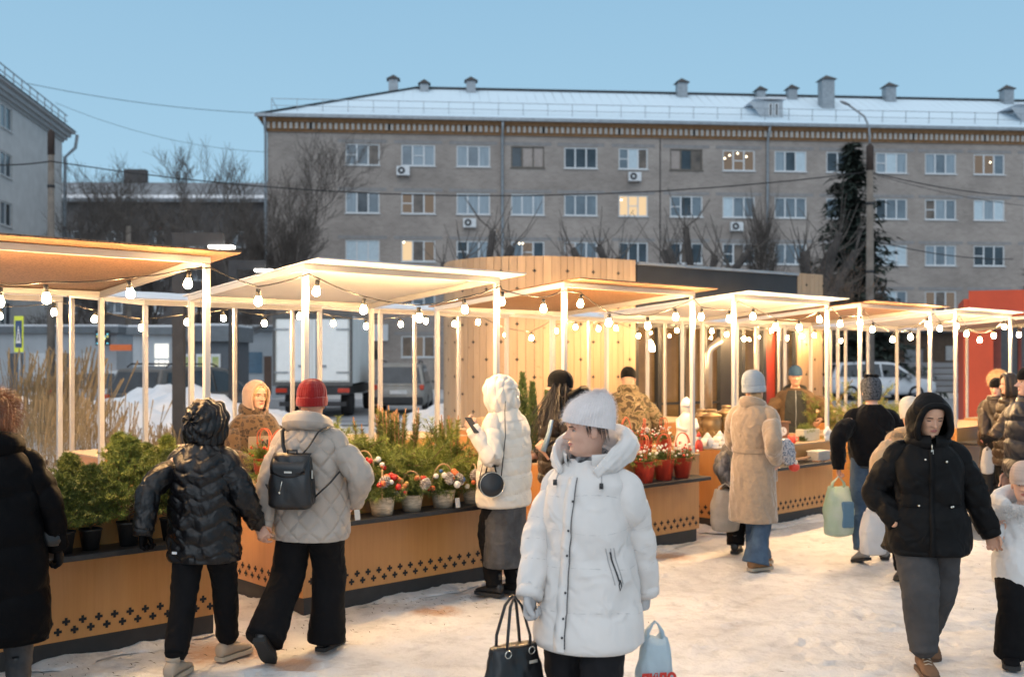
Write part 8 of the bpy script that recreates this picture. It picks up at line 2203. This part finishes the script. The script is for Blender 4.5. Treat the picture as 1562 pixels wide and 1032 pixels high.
a = np.linspace(0, 2 * PI, 60); pts = np.array([(math.sin(q) * .15, .02 + math.cos(q) * .12, 1.36 * P.k + .02 * math.cos(q)) for q in a]); nn = np.array([(math.sin(q), math.cos(q), .3) for q in a]); P.strands(np.repeat(pts, 6, 0) + nrs.normal(0, .022, (360, 3)), np.repeat(nn, 6, 0), .075, 4200, M('white_fur', (.72, .70, .68), .9, var=.1), 'fur_trim', .0011, .25, .55)
ringtube(P, [(.12, .08, .95), (.13, -.06, .98), (0, -.14, 1.), (-.13, -.06, .98), (-.12, .08, .95)], [(.035, .05), (.05, .06), (.06, .07), (.05, .06), (.035, .05)], WHJ, 'hood', None, 14, 2.)

# 15-18 ---- group at the right edge
P = Person('person in a big pale fur hat and dark coat standing at the far right counter', FX(1524, 14.9), 14.9, (-.35, .6), 1.62, 15, vox=.012)
L, R = feet((-.1, 0, .085), (.1, 0, .085)); P.legs(BLACKM, L, R); P.shoes(LEATHER, SOLEB); P.coat(scaled(COATL, .9, .95, hem=.62), BLACKN, folds(.01, 2., 8., 3.), 'coat', 70, 56)
P.arm(-1, (-.25, .1, .85), (-.8, -.6, 0), (.095, .085, .066), folds(.008, 3., 12., 3.)); P.arm(+1, (.25, .1, .85), (.8, -.6, 0), (.095, .085, .066), folds(.008, 4., 12., 3.)); P.finish(); P.head(.2, 0)
FURB = M('blond_fur', (.50, .33, .19), .9, var=.35, scale=25., col2=(.66, .48, .30)); P.shell(.09, 0, .04, .03, .04, FURB, 'fur_hat', ztop=.27, top=.7); pt, nm = P.grid_norm(P.lastP); P.strands(pt, nm, .055, 3600, FURB, 'fur', .0016, .2, .5, parent=[c for c in P.root.children if c.name.startswith('fur_hat')][0])
P = Person('woman in a dark coat and black beanie at right, holding a white bag', FX(1521, 13.6), 13.6, (-.62, -.78), 1.58, 16, vox=.012)
L, R = feet((-.1, 0, .085), (.1, .06, .085)); P.legs(DKTROUS, L, R); P.shoes(M('worn_boot', (.12, .09, .07), .8), SOLEB); P.coat(scaled(COATL, .92, .98, hem=.78), BROWNP, folds(.01, 5., 8., 3.), 'coat', 70, 56)
P.arm(+1, P.pix(1503, 668, 13.4), (.8, -.6, 0), (.098, .088, .068), folds(.008, 7., 12., 3.), hdir=(0, .1, -1), curl=.9, gloved=BLACKM); P.arm(-1, (-.25, .12, .85), (-.8, -.6, 0), (.098, .088, .068), folds(.008, 8., 12., 3.)); P.finish(); P.head(0, -.05)
P.shell(.125, 0, .012, .010, .014, BLACKW, 'beanie', ztop=.255, disp=ribs(40, .003), ns=80); wrap_collar(P, 1.44, (.10, .095), .09, BROWNP, 'collar', 0, 0, None, .03)
plastic_bag('plastic_bag', 'small white bag hanging from the dark-coated woman in the group at right', at(1506, 682, 13.35), .17, .10, .30, bpy.data.materials['white_bag'], 4.4, .3, .04)
P = Person('person in a ribbed dark brown puffer coat and hood in the group at right', FX(1543, 12.6), 12.6, (-.9, .25), 1.66, 17, vox=.012)
L, R = feet((-.1, 0, .085), (.1, 0, .085)); P.legs(BLACKM, L, R); P.shoes(LEATHER, SOLEB); P.coat(scaled(COATL, .98, 1.05, hem=.60), cloth('brown_gloss_puffer', (.035, .024, .017), .35, var=.2), puffer(.105, .02, 3., .7), 'puffer_coat', 110, 70)
P.arm(-1, P.pix(1512, 672, 12.3), (-.5, -.5, -.8), (.10, .09, .07), puffer(.09, .014, 4.), hdir=(.2, 1, -.3), curl=.7, gloved=BLACKM); P.arm(+1, (.24, .2, .9), (.7, -.5, -.4), (.10, .09, .07), puffer(.09, .014, 5.)); P.finish(); P.head(.1, -.05)
P.hood(bpy.data.materials['brown_gloss_puffer'], 'hood', (.125, .125, .14), (0, -.008, .11), 1.0, 1.45, lambda al, be: .010 * (1 - abs(((al * 2.4) % 1) * 2 - 1) ** 3), .02)
P = Person('man in a dark navy puffer and black beanie cut by the right edge, facing left', FX(1574, 8.9), 8.9, (-1., .05), 1.78, 18, vox=.01)
L, R = feet((-.1, 0, .085), (.1, 0, .085)); P.legs(BLACKM, L, R); P.shoes(LEATHER, SOLEB); NAVY = cloth('navy_puffer', (.012, .016, .026), .42, var=.2); P.coat(scaled(JACK, 1.12, 1.12, hem=.80), NAVY, puffer(.16, .02, 5., .8), 'puffer_jacket', 100, 70)
P.arm(-1, (-.24, .1, .86), (-.8, -.7, 0), (.10, .092, .07), puffer(.13, .014, 4.)); P.arm(+1, (.24, .1, .86), (.8, -.7, 0), (.10, .092, .07), puffer(.13, .014, 5.)); P.finish(); P.head(0, 0, nose=1.1)
P.shell(.118, 0, .010, .009, .013, BLACKW, 'beanie', ztop=.248, disp=ribs(40, .002), ns=80, tilt=.15); wrap_collar(P, 1.44, (.105, .10), .11, NAVY, 'collar', -.005, -.02, None, .03)

# 19 ---- woman at the left edge
P = Person('person in a long black padded coat with auburn hair, cut by the left edge', FX(-4, 5.62), 5.62, (-.35, 1.), 1.63, 19, vox=.012)
L, R = feet((-.1, -.1, .09), (.09, .10, .085)); P.legs(GREYD, L, R, r=(.10, .078, .062)); P.shoes(LEATHER, SOLEB, shaft=.16)
P.coat(scaled(COATL, 1.04, 1.05, hem=.36), BLACKN, puffer(.26, .014, 7., .7), 'padded_coat', 110, 80)
P.arm(-1, (-.26, .1, .82), (-.8, -.6, 0), (.10, .09, .07), puffer(.13, .010, 3.)); P.arm(+1, (.29, .10, .80), (.8, -.7, 0), (.10, .09, .072), puffer(.13, .010, 4.), gloved=BLACKM, curl=.8); P.finish(); P.head(.2, -.1)
P.shell(.05, 0, .014, .004, .020, HAIRA, 'hair', ztop=.245, disp=lambda q, a: .004 * math.sin(a * 22) + .004 * math.sin(a * 9 + q * 5), ns=120, top=.8)
pt, nm = P.grid_norm(P.lastP); P.strands(pt, nm, .10, 2400, HAIRA, 'loose_hair', .0009, .8, .2, parent=[c for c in P.root.children if c.name.startswith('hair')][0])
wrap_collar(P, 1.44, (.105, .10), .14, BLACKN, 'collar', -.01, -.02, lambda z, a: .004 * math.sin(z * 60), .036)
hb3 = thing('handbag', 'black handbag hanging at the side of the long black padded coat at left', 'handbag', at(72, 795, 5.75), .3); mb = MB(); Loft([(0, 0, -.13, .07, .05), (0, 0, -.1, .085, .06), (0, 0, .04, .07, .045), (0, 0, .09, .05, .03)], (0, 1, 0), 24, 30, folds(.004, 2., 20., 3.)).into(mb); mb.build('body', LEATHER, hb3); mb = MB(); mb.tube([(-.04, 0, .08), (-.02, 0, .2), (.02, 0, .2), (.04, 0, .08)], .007, 6); mb.build('handle', LEATHER, hb3)
